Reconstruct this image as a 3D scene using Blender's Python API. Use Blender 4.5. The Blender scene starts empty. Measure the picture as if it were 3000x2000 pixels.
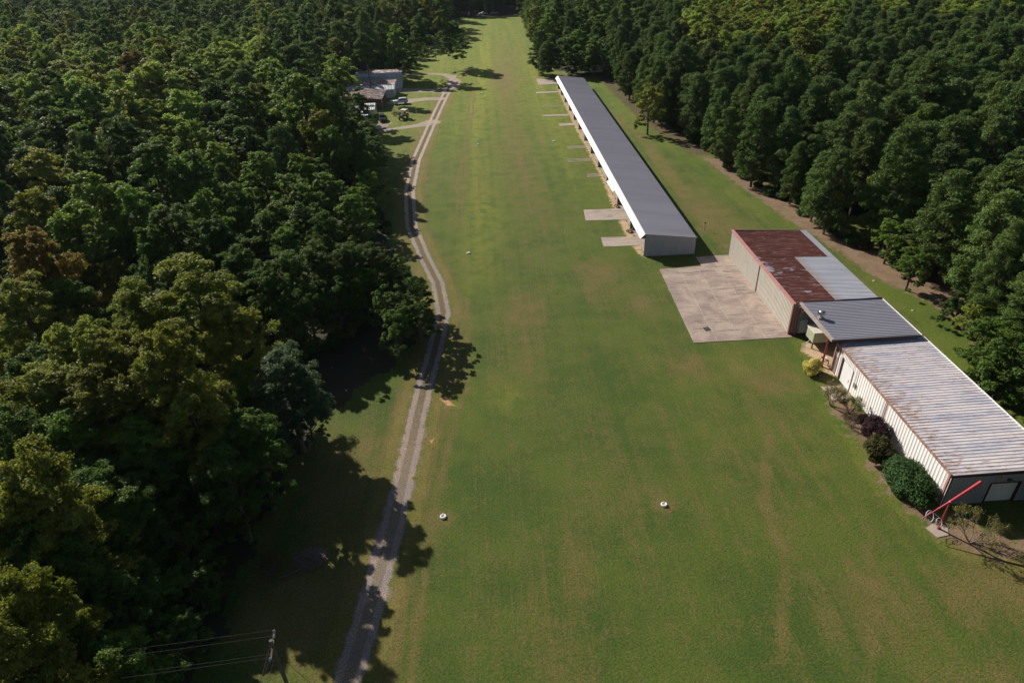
import bpy, math, random
import numpy as np
from mathutils import Vector, Matrix, noise
R_ = math.radians
random.seed(3)
RNG = np.random.default_rng(11)
scene = bpy.context.scene
COL = scene.collection

# ---------------------------------------------------------------- camera
cam_d = bpy.data.cameras.new("camera")
cam = bpy.data.objects.new("camera", cam_d)
COL.objects.link(cam)
F_PX, PITCH, YAW, ROLL = 1959.413, 0.565, 0.029, -0.043
cam_d.sensor_fit = 'HORIZONTAL'
cam_d.sensor_width = 36.0
cam_d.lens = 36.0 * F_PX / 3000.0
cam_d.clip_start = 0.5
cam_d.clip_end = 6000
_fw = Vector((math.sin(YAW) * math.cos(PITCH), math.cos(YAW) * math.cos(PITCH), -math.sin(PITCH)))
_rt = Vector((math.cos(YAW), -math.sin(YAW), 0))
_up = _rt.cross(_fw)
_r2 = _rt * math.cos(ROLL) + _up * math.sin(ROLL)
_u2 = _up * math.cos(ROLL) - _rt * math.sin(ROLL)
_m = Matrix((_r2, _u2, -_fw)).transposed().to_4x4()
_m.translation = (0, 0, 50)
cam.matrix_world = _m
scene.camera = cam

# ---------------------------------------------------------------- light
SUN_EL = R_(33.5)
SUN_DIR = Vector((-0.65 * math.cos(SUN_EL), 0.76 * math.cos(SUN_EL), math.sin(SUN_EL))).normalized()   # towards the sun
world = bpy.data.worlds.new("World")
scene.world = world
world.use_nodes = True
wn = world.node_tree
wn.nodes.clear()
_o = wn.nodes.new('ShaderNodeOutputWorld')
_b = wn.nodes.new('ShaderNodeBackground')
_s = wn.nodes.new('ShaderNodeTexSky')
_s.sky_type = 'NISHITA'
_s.sun_disc = False
_s.sun_elevation = SUN_EL
_s.sun_rotation = math.atan2(SUN_DIR.x, SUN_DIR.y)
_b.inputs['Strength'].default_value = 0.05
wn.links.new(_s.outputs[0], _b.inputs[0])
wn.links.new(_b.outputs[0], _o.inputs[0])
sun_d = bpy.data.lights.new("sun", 'SUN')
sun_d.energy = 5.0
sun_d.angle = R_(0.53)
sun_d.color = (1.0, 0.94, 0.84)
sun = bpy.data.objects.new("sun", sun_d)
COL.objects.link(sun)
sun.rotation_euler = SUN_DIR.to_track_quat('Z', 'Y').to_euler()
sun.location = (-60, 80, 90)
scene.view_settings.view_transform = 'Standard'
scene.view_settings.look = 'None'
scene.view_settings.exposure = 0.4
scene.view_settings.gamma = 1.0
scene.cycles.max_bounces = 5
scene.cycles.diffuse_bounces = 3
scene.cycles.transmission_bounces = 3
scene.cycles.transparent_max_bounces = 4
scene.cycles.volume_bounces = 0

# ---------------------------------------------------------------- helpers
def tag(o, label=None, cat=None, group=None, kind=None):
    if label: o['label'] = label
    if cat: o['category'] = cat
    if group: o['group'] = group
    if kind: o['kind'] = kind
    return o

def empty(name, loc, label, cat, group=None, rz=0.0):
    o = bpy.data.objects.new(name, None)
    COL.objects.link(o)
    o.location = loc
    o.rotation_euler = (0, 0, rz)
    o.empty_display_size = 0.5
    return tag(o, label, cat, group)

def link(name, me, parent=None, loc=None):
    o = bpy.data.objects.new(name, me)
    COL.objects.link(o)
    if parent is not None: o.parent = parent
    if loc is not None: o.location = loc
    return o

class MB:
    """collects shapes for ONE mesh"""
    def __init__(s): s.v = []; s.f = []; s.m = []
    def add(s, vs, fs, mi=0):
        b = len(s.v); s.v += [tuple(p) for p in vs]
        s.f += [tuple(b + i for i in f) for f in fs]; s.m += [mi] * len(fs)
        return s
    def box(s, x0, x1, y0, y1, z0, z1, mi=0, rz=0.0, bev=0.0):
        vs = [(x0,y0,z0),(x1,y0,z0),(x1,y1,z0),(x0,y1,z0),(x0,y0,z1),(x1,y0,z1),(x1,y1,z1),(x0,y1,z1)]
        if rz:
            cx, cy = (x0+x1)/2, (y0+y1)/2; c, n = math.cos(rz), math.sin(rz)
            vs = [(cx+(x-cx)*c-(y-cy)*n, cy+(x-cx)*n+(y-cy)*c, z) for x, y, z in vs]
        return s.add(vs, [(0,3,2,1),(4,5,6,7),(0,1,5,4),(1,2,6,5),(2,3,7,6),(3,0,4,7)], mi)
    def quadbox(s, lo, hi, mi=0):
        """two 4-point rings joined"""
        return s.add(list(lo)+list(hi), [(0,3,2,1),(4,5,6,7),(0,1,5,4),(1,2,6,5),(2,3,7,6),(3,0,4,7)], mi)
    def tube(s, pts, r, n=8, mi=0, closed=False):
        pts = [Vector(p) for p in pts]
        rs = r if isinstance(r, (list, tuple)) else [r] * len(pts)
        b = len(s.v); k = len(pts)
        prev = None
        for i, p in enumerate(pts):
            if closed: d = pts[(i+1) % k] - pts[i-1]
            else: d = pts[min(i+1, k-1)] - pts[max(i-1, 0)]
            if d.length < 1e-9: d = Vector((0,0,1))
            d.normalize()
            if prev is None:
                a = d.orthogonal().normalized()
            else:
                a = (prev - d * prev.dot(d))
                a = a.normalized() if a.length > 1e-6 else d.orthogonal().normalized()
            prev = a; c = d.cross(a)
            for j in range(n):
                t = 2 * math.pi * j / n
                s.v.append(tuple(p + (a * math.cos(t) + c * math.sin(t)) * rs[i]))
        m = k if closed else k - 1
        for i in range(m):
            i2 = (i + 1) % k
            for j in range(n):
                s.f.append((b+i*n+j, b+i*n+(j+1) % n, b+i2*n+(j+1) % n, b+i2*n+j)); s.m.append(mi)
        if not closed:
            s.f.append(tuple(b+j for j in range(n))[::-1]); s.m.append(mi)
            s.f.append(tuple(b+(k-1)*n+j for j in range(n))); s.m.append(mi)
        return s
    def lathe(s, prof, c=(0,0,0), n=16, mi=0, axis='Z'):
        b = len(s.v)
        for (r, z) in prof:
            for j in range(n):
                t = 2*math.pi*j/n
                if axis == 'Z': s.v.append((c[0]+r*math.cos(t), c[1]+r*math.sin(t), c[2]+z))
                elif axis == 'Y': s.v.append((c[0]+r*math.cos(t), c[1]+z, c[2]+r*math.sin(t)))
                else: s.v.append((c[0]+z, c[1]+r*math.cos(t), c[2]+r*math.sin(t)))
        for i in range(len(prof)-1):
            for j in range(n):
                s.f.append((b+i*n+j, b+i*n+(j+1)%n, b+(i+1)*n+(j+1)%n, b+(i+1)*n+j)); s.m.append(mi)
        return s
    def build(s, name, mats, parent=None, smooth=False, loc=None):
        me = bpy.data.meshes.new(name)
        me.from_pydata(s.v, [], s.f)
        if not isinstance(mats, (list, tuple)): mats = [mats]
        for m in mats: me.materials.append(m)
        if len(mats) > 1: me.polygons.foreach_set('material_index', s.m)
        if smooth: me.polygons.foreach_set('use_smooth', [True]*len(me.polygons))
        me.update()
        return link(name, me, parent, loc)

def np_mesh(name, V, F, mat, smooth=False):
    V = np.asarray(V, np.float32); F = np.asarray(F, np.int32)
    me = bpy.data.meshes.new(name)
    me.vertices.add(len(V)); me.vertices.foreach_set('co', V.ravel())
    n = F.shape[1]
    me.loops.add(F.size); me.loops.foreach_set('vertex_index', F.ravel())
    me.polygons.add(len(F))
    me.polygons.foreach_set('loop_start', np.arange(0, F.size, n, dtype=np.int32))
    me.polygons.foreach_set('loop_total', np.full(len(F), n, np.int32))
    if smooth: me.polygons.foreach_set('use_smooth', np.ones(len(F), bool))
    me.materials.append(mat)
    me.update(calc_edges=True)
    return me

# ---------------------------------------------------------------- node helper
class NT:
    def __init__(s, name):
        s.mat = bpy.data.materials.new(name); s.mat.use_nodes = True
        s.t = s.mat.node_tree; s.t.nodes.clear()
        s.out = s.t.nodes.new('ShaderNodeOutputMaterial')
        s._co = None
    def n(s, typ, **kw):
        nd = s.t.nodes.new(typ)
        for k, v in kw.items(): setattr(nd, k, v)
        return nd
    def set(s, sock, v):
        if isinstance(v, bpy.types.NodeSocket): s.t.links.new(v, sock)
        elif v is not None:
            if isinstance(v, (tuple, list)) and len(v) == 3 and sock.type == 'RGBA': v = (*v, 1)
            sock.default_value = v
    def co(s):
        if s._co is None: s._co = s.n('ShaderNodeTexCoord').outputs['Object']
        return s._co
    def geo(s): return s.n('ShaderNodeNewGeometry').outputs['Position']
    def math(s, op, a, b=None, c=None, clamp=False):
        nd = s.n('ShaderNodeMath', operation=op, use_clamp=clamp)
        s.set(nd.inputs[0], a); s.set(nd.inputs[1], b); s.set(nd.inputs[2], c)
        return nd.outputs[0]
    def mul(s, a, b): return s.math('MULTIPLY', a, b)
    def add(s, a, b): return s.math('ADD', a, b)
    def scale(s, v, sc):
        nd = s.n('ShaderNodeMapping'); s.set(nd.inputs['Vector'], v); nd.inputs['Scale'].default_value = sc
        return nd.outputs[0]
    def noise(s, v, sc, det=3, rough=.55, dist=0.0):
        nd = s.n('ShaderNodeTexNoise'); s.set(nd.inputs['Vector'], v)
        nd.inputs['Scale'].default_value = sc; nd.inputs['Detail'].default_value = det
        nd.inputs['Roughness'].default_value = rough; nd.inputs['Distortion'].default_value = dist
        return nd.outputs['Fac']
    def voro(s, v, sc, out='Distance', feat='F1'):
        nd = s.n('ShaderNodeTexVoronoi', feature=feat); s.set(nd.inputs['Vector'], v); nd.inputs['Scale'].default_value = sc
        return nd.outputs[out]
    def ramp(s, f, a, b, lo=0.0, hi=1.0):
        nd = s.n('ShaderNodeMapRange', interpolation_type='SMOOTHSTEP')
        s.set(nd.inputs['Value'], f)
        for k, v in (('From Min', a), ('From Max', b), ('To Min', lo), ('To Max', hi)): nd.inputs[k].default_value = v
        return nd.outputs[0]
    def mix(s, f, a, b, typ='MIX'):
        nd = s.n('ShaderNodeMix', data_type='RGBA', blend_type=typ)
        s.set(nd.inputs[0], f); s.set(nd.inputs[6], a); s.set(nd.inputs[7], b)
        return nd.outputs[2]
    def attr(s, name, out='Fac', typ='GEOMETRY'):
        nd = s.n('ShaderNodeAttribute', attribute_name=name, attribute_type=typ); return nd.outputs[out]
    def sep(s, v):
        nd = s.n('ShaderNodeSeparateXYZ'); s.set(nd.inputs[0], v); return nd.outputs
    def bump(s, h, strength=.3, dist=.1):
        nd = s.n('ShaderNodeBump'); s.set(nd.inputs['Height'], h)
        nd.inputs['Strength'].default_value = strength; nd.inputs['Distance'].default_value = dist
        return nd.outputs[0]
    def pbr(s, col, rough=.8, metal=0.0, normal=None, spec=None):
        p = s.n('ShaderNodeBsdfPrincipled')
        s.set(p.inputs['Base Color'], col); s.set(p.inputs['Roughness'], rough); s.set(p.inputs['Metallic'], metal)
        if normal is not None: s.set(p.inputs['Normal'], normal)
        if spec is not None: s.set(p.inputs['Specular IOR Level'], spec)
        s.t.links.new(p.outputs[0], s.out.inputs[0]); return s.mat

def plain(name, col, rough=.6, metal=0.0, var=.15, sc=2.0, spec=None):
    m = NT(name); co = m.co()
    f = m.noise(co, sc, 5, .65)
    c = m.mix(m.ramp(f, .3, .7), tuple(v*(1-var) for v in col), tuple(min(1, v*(1+var)) for v in col))
    return m.pbr(c, rough, metal, m.bump(f, .05, .02), spec)

# lawn colour as a reusable block: works from world position, so sheets on top of the lawn blend into it
def lawn_colour(m, dry=None, lush=None):
    p = m.geo()
    big = m.noise(p, .045, 4, .6)
    st = m.noise(m.scale(p, (.55, .018, 1)), 1.0, 4, .6)          # mowing lines run along the field
    st2 = m.noise(m.scale(p, (2.1, .05, 1)), 1.0, 3, .6)
    mid = m.noise(p, .38, 5, .65)
    fine = m.noise(p, 5.0, 4, .75)
    tiny = m.noise(p, 19.0, 2, .7)
    md2 = m.noise(p, 1.3, 4, .7); ln = m.noise(m.scale(p, (3.4, .03, 1)), 1.0, 2, .6)
    f = m.add(m.mul(big, .42), m.mul(st, .5)); f = m.add(f, m.mul(mid, .6)); f = m.add(f, m.mul(st2, .25)); f = m.add(f, m.mul(md2, .55)); f = m.add(f, m.mul(ln, .34)); f = m.math('MULTIPLY', f, 1/2.66)
    f = m.add(f, m.mul(m.math('SUBTRACT', fine, .5), .16))
    if dry is not None: f = m.add(f, m.mul(dry, .15))
    green = m.mix(m.ramp(m.noise(p, .11, 4, .6), .35, .65), (.058, .096, .013), (.088, .122, .017))
    if lush is not None: green = m.mix(m.math('MULTIPLY', lush, m.ramp(m.add(m.mul(mid, .6), m.mul(st, .4)), .38, .62, .25, 1.25), clamp=True), green, (.185, .205, .020))
    brown = m.mix(m.ramp(m.noise(p, .3, 3, .6), .35, .65), (.125, .116, .028), (.160, .128, .040))
    c = m.mix(m.ramp(f, .47, .64), green, brown)
    worm = m.ramp(m.add(m.mul(fine, .55), m.mul(tiny, .45)), .33, .62, .50, 1.38)
    c = m.mix(1.0, c, worm, 'MULTIPLY')
    yy = m.ramp(m.sep(p)[1], 90, 280, 1.0, 1.38)  # far grass brightened in its colour, standing in for backlight through the blades
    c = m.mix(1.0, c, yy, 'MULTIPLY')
    h = m.add(fine, m.mul(tiny, .8))
    return c, h

MATS = {}
def mats():
    M = MATS
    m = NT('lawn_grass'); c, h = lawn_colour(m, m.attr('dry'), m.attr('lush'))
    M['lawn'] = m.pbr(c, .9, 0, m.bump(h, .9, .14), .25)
    # leaf litter of the woods, the base ground everywhere
    m = NT('leaf_litter'); p = m.geo()
    f = m.noise(p, .25, 5, .7); g = m.noise(p, 6, 3, .7)
    c = m.mix(m.ramp(f, .35, .65), (.028, .024, .015), (.055, .042, .027)); c = m.mix(m.ramp(g, .3, .7), c, (.06, .06, .03))
    M['litter'] = m.pbr(c, .95, 0, m.bump(g, .6, .15), .2)
    def patch(name, cols, fine_sc=8., edge=(.0, 1.0), noise_sc=1.2, amp=.9, bstr=.6):
        m = NT(name); p = m.geo()
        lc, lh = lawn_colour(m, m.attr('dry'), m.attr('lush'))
        f = m.noise(p, noise_sc, 5, .7); g = m.noise(p, fine_sc, 3, .75); k = m.noise(p, .5, 3, .6)
        c = m.mix(m.ramp(k, .35, .65), cols[0], cols[1]); c = m.mix(m.ramp(g, .4, .72), c, cols[2])
        d = m.add(m.attr('dist'), m.mul(m.math('SUBTRACT', f, .5), amp * 3))
        msk = m.ramp(d, edge[0], edge[1])
        return m.pbr(m.mix(msk, lc, c), .95, 0, m.bump(m.mix(msk, lh, g), bstr, .1), .2)
    M['mulch'] = patch('pine_straw', [(.20, .125, .085), (.26, .17, .12), (.10, .09, .03)], amp=2.0, noise_sc=.7)
    M['edge_litter'] = patch('woodland_edge_litter', [(.10, .078, .035), (.13, .095, .05), (.06, .06, .025)], amp=1.8, noise_sc=.6)
    M['dirt'] = patch('bare_sand', [(.48, .34, .20), (.40, .27, .16), (.55, .42, .28)], amp=1.0, edge=(.0, .6))
    M['clay'] = patch('red_clay', [(.48, .24, .12), (.42, .22, .12), (.55, .32, .2)], amp=.35, edge=(0, .4), noise_sc=2.)
    M['worn'] = patch('worn_grass', [(.155, .115, .062), (.14, .11, .06), (.19, .135, .08)], amp=.8)
    M['yard'] = patch('yard_gravel', [(.26, .21, .17), (.32, .26, .21), (.2, .16, .12)], amp=.9)
    # gravel track: two pale wheel lines with a greener crown between
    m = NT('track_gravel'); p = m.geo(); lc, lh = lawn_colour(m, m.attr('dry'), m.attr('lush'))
    u = m.attr('u'); e = m.attr('dist')
    n1 = m.noise(p, 1.0, 4, .7); n2 = m.noise(p, 9, 4, .8); n3 = m.noise(p, .22, 3, .6)
    stones = m.mix(m.ramp(n2, .32, .7), (.14, .105, .085), (.48, .375, .30))
    stones = m.mix(m.ramp(n3, .4, .62), stones, m.mix(m.ramp(n2, .3, .7), (.13, .10, .095), (.38, .32, .29)))
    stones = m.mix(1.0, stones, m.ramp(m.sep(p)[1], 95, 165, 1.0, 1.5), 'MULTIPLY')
    au = m.math('ABSOLUTE', u)
    wheel = m.math('SUBTRACT', 1.0, m.math('MULTIPLY', m.math('ABSOLUTE', m.math('SUBTRACT', au, .52)), 2.6), clamp=True)
    wheel = m.ramp(m.add(wheel, m.mul(m.math('SUBTRACT', n1, .5), .9)), .15, .6)
    crown = m.mix(m.ramp(n2, .3, .7), (.09, .075, .03), (.19, .145, .085))
    sol = m.attr('solid')
    wheel = m.math('MAXIMUM', wheel, m.mul(sol, .75)); wheel = m.math('MAXIMUM', wheel, m.ramp(m.add(m.mul(m.sep(p)[1], -.01), m.mul(n1, .5)), -.5, -.25, 0, .45))
    c = m.mix(wheel, crown, stones)
    msk = m.ramp(m.add(e, m.add(m.mul(m.math('SUBTRACT', n1, .5), 1.9), m.mul(m.math('SUBTRACT', m.noise(p, .3, 2, .5), .5), .9))), .1, .5)
    M['gravel'] = m.pbr(m.mix(msk, lc, c), .95, 0, m.bump(m.add(n2, lh), .6, .08), .2)
    # concrete
    def conc(name, a, b, dark, seams=None):
        m = NT(name); p = m.geo()
        f = m.noise(p, .35, 5, .65, .6); g = m.noise(p, 3.0, 5, .7); s = m.noise(m.scale(p, (.25, 1.3, 1)), .8, 4, .6, 1.0)
        c = m.mix(m.ramp(f, .38, .62), a, b); c = m.mix(m.ramp(s, .52, .7), c, dark); c = m.mix(m.ramp(g, .3, .75, 0, .35), c, dark)
        return m.pbr(c, .9, 0, m.bump(g, .2, .02), .3)
    M['concrete'] = conc('apron_concrete', (.28, .215, .185), (.40, .315, .255), (.17, .13, .12))
    M['pad'] = conc('pad_concrete', (.36, .29, .24), (.42, .35, .29), (.24, .19, .17))
    M['joint'] = plain('concrete_joint', (.40, .33, .25), .9, var=.3, sc=1.5)
    # metal sheets
    def sheet(name, col, var=.08, rough=.5, metal=.0, streak=None, axis=(.15, 2.2, 2.2), thr=(.55, .7), spec=.4):
        m = NT(name); p = m.geo()
        f = m.noise(m.scale(p, axis), 1.0, 5, .65); g = m.noise(p, 4, 4, .6)
        c = m.mix(m.ramp(f, .3, .7), tuple(v*(1-var) for v in col), tuple(v*(1+var) for v in col))
        if streak: c = m.mix(m.ramp(f, thr[0], thr[1]), c, streak)
        return m.pbr(c, rough, metal, None, spec)
    M['roof_grey'] = sheet('grey_roof_sheet', (.235, .225, .26), .10, .42, .0, axis=(.02, .22, .1))
    M['roof_grey2'] = sheet('new_grey_roof_sheet', (.25, .245, .285), .06, .4, .0, axis=(.2, .9, 1))
    M['white_sheet'] = sheet('white_fascia_sheet', (.56, .54, .54), .05, .45)
    M['wall_grey'] = sheet('grey_wall_sheet', (.30, .31, .34), .06, .5, axis=(1.2, 1.2, .3))
    M['cream'] = sheet('cream_wall_sheet', (.66, .61, .53), .06, .5, axis=(1.2, 1.2, .3), streak=(.46, .40, .31), thr=(.66, .85))
    M['white_wall'] = sheet('white_wall_sheet', (.78, .74, .72), .05, .5, axis=(1.2, 1.2, .25), streak=(.52, .45, .40), thr=(.68, .9))
    M['pink_trim'] = sheet('faded_red_trim', (.42, .20, .18), .12, .55, streak=(.5, .32, .3), thr=(.6, .75))
    M['brown_trim'] = sheet('brown_trim', (.27, .15, .11), .2, .55, streak=(.42, .30, .24), thr=(.5, .7))
    M['dark_trim'] = plain('dark_brown_trim', (.055, .025, .02), .5)
    M['tan_trim'] = plain('tan_trim', (.33, .28, .25), .5)
    M['red_steel'] = plain('red_painted_steel', (.26, .035, .025), .45)
    M['bright_red'] = plain('bright_red_paint', (.42, .02, .035), .35, var=.12)
    M['white'] = plain('white_paint', (.75, .75, .72), .5, var=.06)
    M['black'] = plain('black_rubber', (.02, .02, .022), .7)
    M['dark'] = plain('dark_interior', (.03, .03, .03), .8)
    M['door_white'] = plain('door_white', (.74, .72, .72), .4, var=.03)
    M['green_tank'] = plain('pale_green_paint', (.36, .38, .26), .5)
    M['cream_tank'] = plain('cream_lid', (.62, .58, .50), .5)
    M['galv'] = plain('galvanised', (.42, .42, .42), .3, .8, .1)
    M['glass'] = plain('window_glass', (.015, .02, .025), .08, spec=.8)
    M['wood'] = plain('weathered_wood', (.11, .085, .065), .85, var=.3, sc=5)
    M['brown_sheet'] = sheet('brown_shed_sheet', (.11, .065, .055), .2, .7, axis=(1, 1, .3))
    M['bluegrey'] = sheet('blue_grey_sheet', (.42, .46, .50), .08, .55, axis=(.8, .8, .3))
    M['litter_roof'] = sheet('leaf_strewn_roof', (.22, .12, .10), .35, .8, axis=(.5, .9, 1), streak=(.55, .52, .5), thr=(.5, .62))
    M['twig'] = plain('dry_twigs', (.20, .15, .115), .9, var=.35, sc=8)
    M['twig2'] = plain('grey_bark', (.10, .078, .06), .9, var=.3, sc=6)
    # workshop roof: weathered off-white, blue grey where worn, rust speckle along the ribs
    m = NT('weathered_white_roof'); p = m.geo(); o = m.sep(p)
    a = m.noise(m.scale(p, (.16, .9, 1)), 1.0, 5, .65); b = m.noise(m.scale(p, (.9, 4.2, 1)), 1.0, 5, .75)
    r = m.noise(m.scale(p, (.75, 3.4, 1)), 1.3, 4, .7, .4)
    c = m.mix(m.ramp(m.add(m.mul(a, .6), m.mul(b, .4)), .36, .56), (.31, .32, .40), (.56, .51, .52))
    big = m.noise(p, .3, 3, .6)
    edge = m.ramp(o[0], 42.6, 46.2, .11, 0.0)
    spots = m.ramp(m.add(m.add(r, edge), m.mul(m.math('SUBTRACT', big, .5), .25)), .565, .67)
    c = m.mix(m.mul(spots, .8), c, m.mix(m.ramp(b, .3, .7), (.20, .10, .065), (.36, .24, .17)))
    M['roof_white'] = m.pbr(c, .5, 0, None, .4)
    # rusty hangar roof
    m = NT('rusty_red_roof'); p = m.geo(); o = m.sep(p)
    a = m.noise(m.scale(p, (.35, 1.9, 1)), 1.0, 5, .7); b = m.noise(m.scale(p, (.5, 5, 1)), 1.0, 4, .7)
    c = m.mix(m.ramp(a, .3, .72), (.075, .020, .015), (.14, .045, .033)); c = m.mix(m.ramp(b, .52, .68, 0, .75), c, (.34, .19, .16))
    zone = m.math('SUBTRACT', 1.0, m.math('DIVIDE', m.math('ABSOLUTE', m.math('SUBTRACT', o[1], 87.0)), 9.0), clamp=True)
    q = m.noise(m.scale(p, (.42, .75, 1)), 1.0, 4, .55)
    c = m.mix(m.ramp(m.add(m.add(q, m.mul(zone, .17)), m.mul(b, .06)), .70, .82), c, (.44, .43, .50))
    M['roof_rust'] = m.pbr(c, .65, 0, None, .3)
    m = NT('galvanised_roof'); p = m.geo(); o = m.sep(p)
    a = m.noise(m.scale(p, (.12, 1.6, 1)), 1.0, 4, .65)
    e = m.ramp(m.add(o[0], m.mul(m.math('SUBTRACT', m.noise(m.scale(p, (.4, 2.5, 1)), 1, 3, .6), .5), 3.5)), 46.2, 48.4, 1, 0)
    c = m.mix(m.ramp(a, .35, .65), (.50, .51, .58), (.62, .61, .65)); c = m.mix(m.mul(e, .6), c, (.50, .36, .22))
    M['roof_galv'] = m.pbr(c, .42, .25, None, .5)
    # foliage
    def leafmat(name, tr=.35, rough=.5, spec=.28):
        m = NT(name)
        tint = m.attr('tint', 'Color', 'INSTANCER')
        oi = m.n('ShaderNodeObjectInfo')
        geo = m.n('ShaderNodeNewGeometry')
        co = m.n('ShaderNodeTexCoord').outputs['Object']
        cl = m.noise(co, .55, 4, .65)
        rnd = geo.outputs['Random Per Island']
        k = m.add(m.ramp(cl, .32, .68, .72, 1.2), m.mul(m.math('SUBTRACT', rnd, .5), .5))
        k = m.mul(k, m.ramp(oi.outputs['Random'], 0, 1, .84, 1.16))
        c = m.mix(1.0, tint, k, 'MULTIPLY')
        warm = m.mix(1.0, c, (1.2, 1.0, .72), 'MULTIPLY')
        c = m.mix(m.ramp(m.noise(co, .33, 3, .6), .5, .72, 0, .55), c, warm)
        p = m.n('ShaderNodeBsdfPrincipled'); m.set(p.inputs['Base Color'], c)
        p.inputs['Roughness'].default_value = rough; p.inputs['Specular IOR Level'].default_value = spec
        t = m.n('ShaderNodeBsdfTranslucent'); m.set(t.inputs['Color'], m.mix(1.0, c, (1.25, 1.25, .7), 'MULTIPLY'))
        mx = m.n('ShaderNodeMixShader'); mx.inputs[0].default_value = tr
        m.t.links.new(p.outputs[0], mx.inputs[1]); m.t.links.new(t.outputs[0], mx.inputs[2])
        m.t.links.new(mx.outputs[0], m.out.inputs[0]); return m.mat
    M['leaf'] = leafmat('leaves', .45, .55, .2)
    M['needle'] = leafmat('needles', .25, .65, .12)
    M['bark'] = plain('bark', (.10, .075, .055), .9, var=.35, sc=3)
mats()
M = MATS

# ---------------------------------------------------------------- ground sheets
def seg_dist(P, line, closed=False):
    """distance, signed side distance and segment parameter of points P (n,2) to a polyline"""
    L = np.array(line, float)
    if closed: L = np.vstack([L, L[:1]])
    best = np.full(len(P), 1e9); side = np.zeros(len(P)); par = np.zeros(len(P))
    s0 = 0.0
    for a, b in zip(L[:-1], L[1:]):
        d = b - a; ln = np.hypot(*d)
        if ln < 1e-9: continue
        t = np.clip(((P - a) @ d) / ln**2, 0, 1)
        q = a + t[:, None] * d; r = P - q; dd = np.hypot(r[:, 0], r[:, 1])
        k = dd < best
        best[k] = dd[k]; side[k] = np.sign(r[k, 0] * d[1] - r[k, 1] * d[0]); par[k] = s0 + t[k] * ln
        s0 += ln
    return best, side, par

def inside(P, poly):
    L = np.array(poly, float); x, y = P[:, 0], P[:, 1]; c = np.zeros(len(P), bool)
    j = len(L) - 1
    for i in range(len(L)):
        xi, yi = L[i]; xj, yj = L[j]
        if yi != yj:
            c ^= ((yi > y) != (yj > y)) & (x < (xj - xi) * (y - yi) / (yj - yi) + xi)
        j = i
    return c

def grid(x0, x1, y0, y1, res):
    xs = np.arange(x0, x1 + res, res); ys = np.arange(y0, y1 + res, res)
    X, Y = np.meshgrid(xs, ys)
    return np.stack([X.ravel(), Y.ravel()], 1), len(xs), len(ys)

def sheet_mesh(name, P, nx, ny, keep, z, mat, attrs):
    idx = np.arange(nx * ny).reshape(ny, nx)
    q = np.stack([idx[:-1, :-1], idx[:-1, 1:], idx[1:, 1:], idx[1:, :-1]], -1).reshape(-1, 4)
    q = q[keep[q].any(1)]
    used = np.unique(q); remap = np.zeros(nx * ny, int); remap[used] = np.arange(len(used))
    V = np.column_stack([P[used], np.full(len(used), z)])
    me = np_mesh(name, V, remap[q], mat)
    for k, a in attrs.items():
        at = me.attributes.new(k, 'FLOAT', 'POINT'); at.data.foreach_set('value', a[used].astype(np.float32))
    return me

def patch(name, poly, z, mat, res=.5, margin=1.5, parent=None, **tg):
    A = np.array(poly); P, nx, ny = grid(A[:, 0].min() - margin, A[:, 0].max() + margin, A[:, 1].min() - margin, A[:, 1].max() + margin, res)
    d, _, _ = seg_dist(P, poly, True); d = np.where(inside(P, poly), d, -d)
    o = link(name, sheet_mesh(name, P, nx, ny, d > -margin, z, mat, {'dist': d, **lawn_fields(P)}), parent)
    return tag(o, **tg)

# base ground, to the horizon
tag(MB().box(-3000, 3000, -200, 5200, -1, 0).build('ground', M['litter']), kind='structure')

LAWN = [(-24, 5), (-24.5, 30), (-24.5, 42), (-23, 56), (-20, 66), (-14, 74), (-11, 80), (-10.5, 90), (-14, 101), (-19, 118), (-23, 135), (-27, 152), (-31, 172),
        (-38, 184), (-47, 195), (-48, 262), (-33, 277), (-32, 342), (-12, 347), (-11.5, 440), (0, 444), (28, 443), (26, 343), (25.2, 302), (28.5, 269),
        (40, 254), (42, 233), (43.5, 195), (44.8, 182), (49.5, 152.9), (52, 126.4), (54.3, 110.5), (56.5, 99), (58, 90.8), (60.5, 83), (61.5, 77),
        (61.8, 70.5), (60, 64.7), (60, 55), (56, 40), (50, 5)]
ROAD = [(-15.2, 14), (-13.1, 30.6), (-12.1, 37.9), (-11.1, 46.8), (-10.2, 58.4), (-9.4, 69.2), (-8.4, 78), (-7.6, 87.9), (-8.9, 98.0), (-11.7, 108.4),
        (-15.0, 122.7), (-17.0, 142.7), (-17.1, 164.6), (-15.3, 192.5), (-13.8, 215.0), (-11.3, 245.9), (-9.6, 262)]

def blob(P, x, y, sx, sy): return np.exp(-((P[:, 0] - x) / sx) ** 2 - ((P[:, 1] - y) / sy) ** 2)
def line_mask(P, line, w, soft=.35):
    d, _, _ = seg_dist(P, line); return np.clip((w / 2 + soft - d) / soft, 0, 1)

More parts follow.
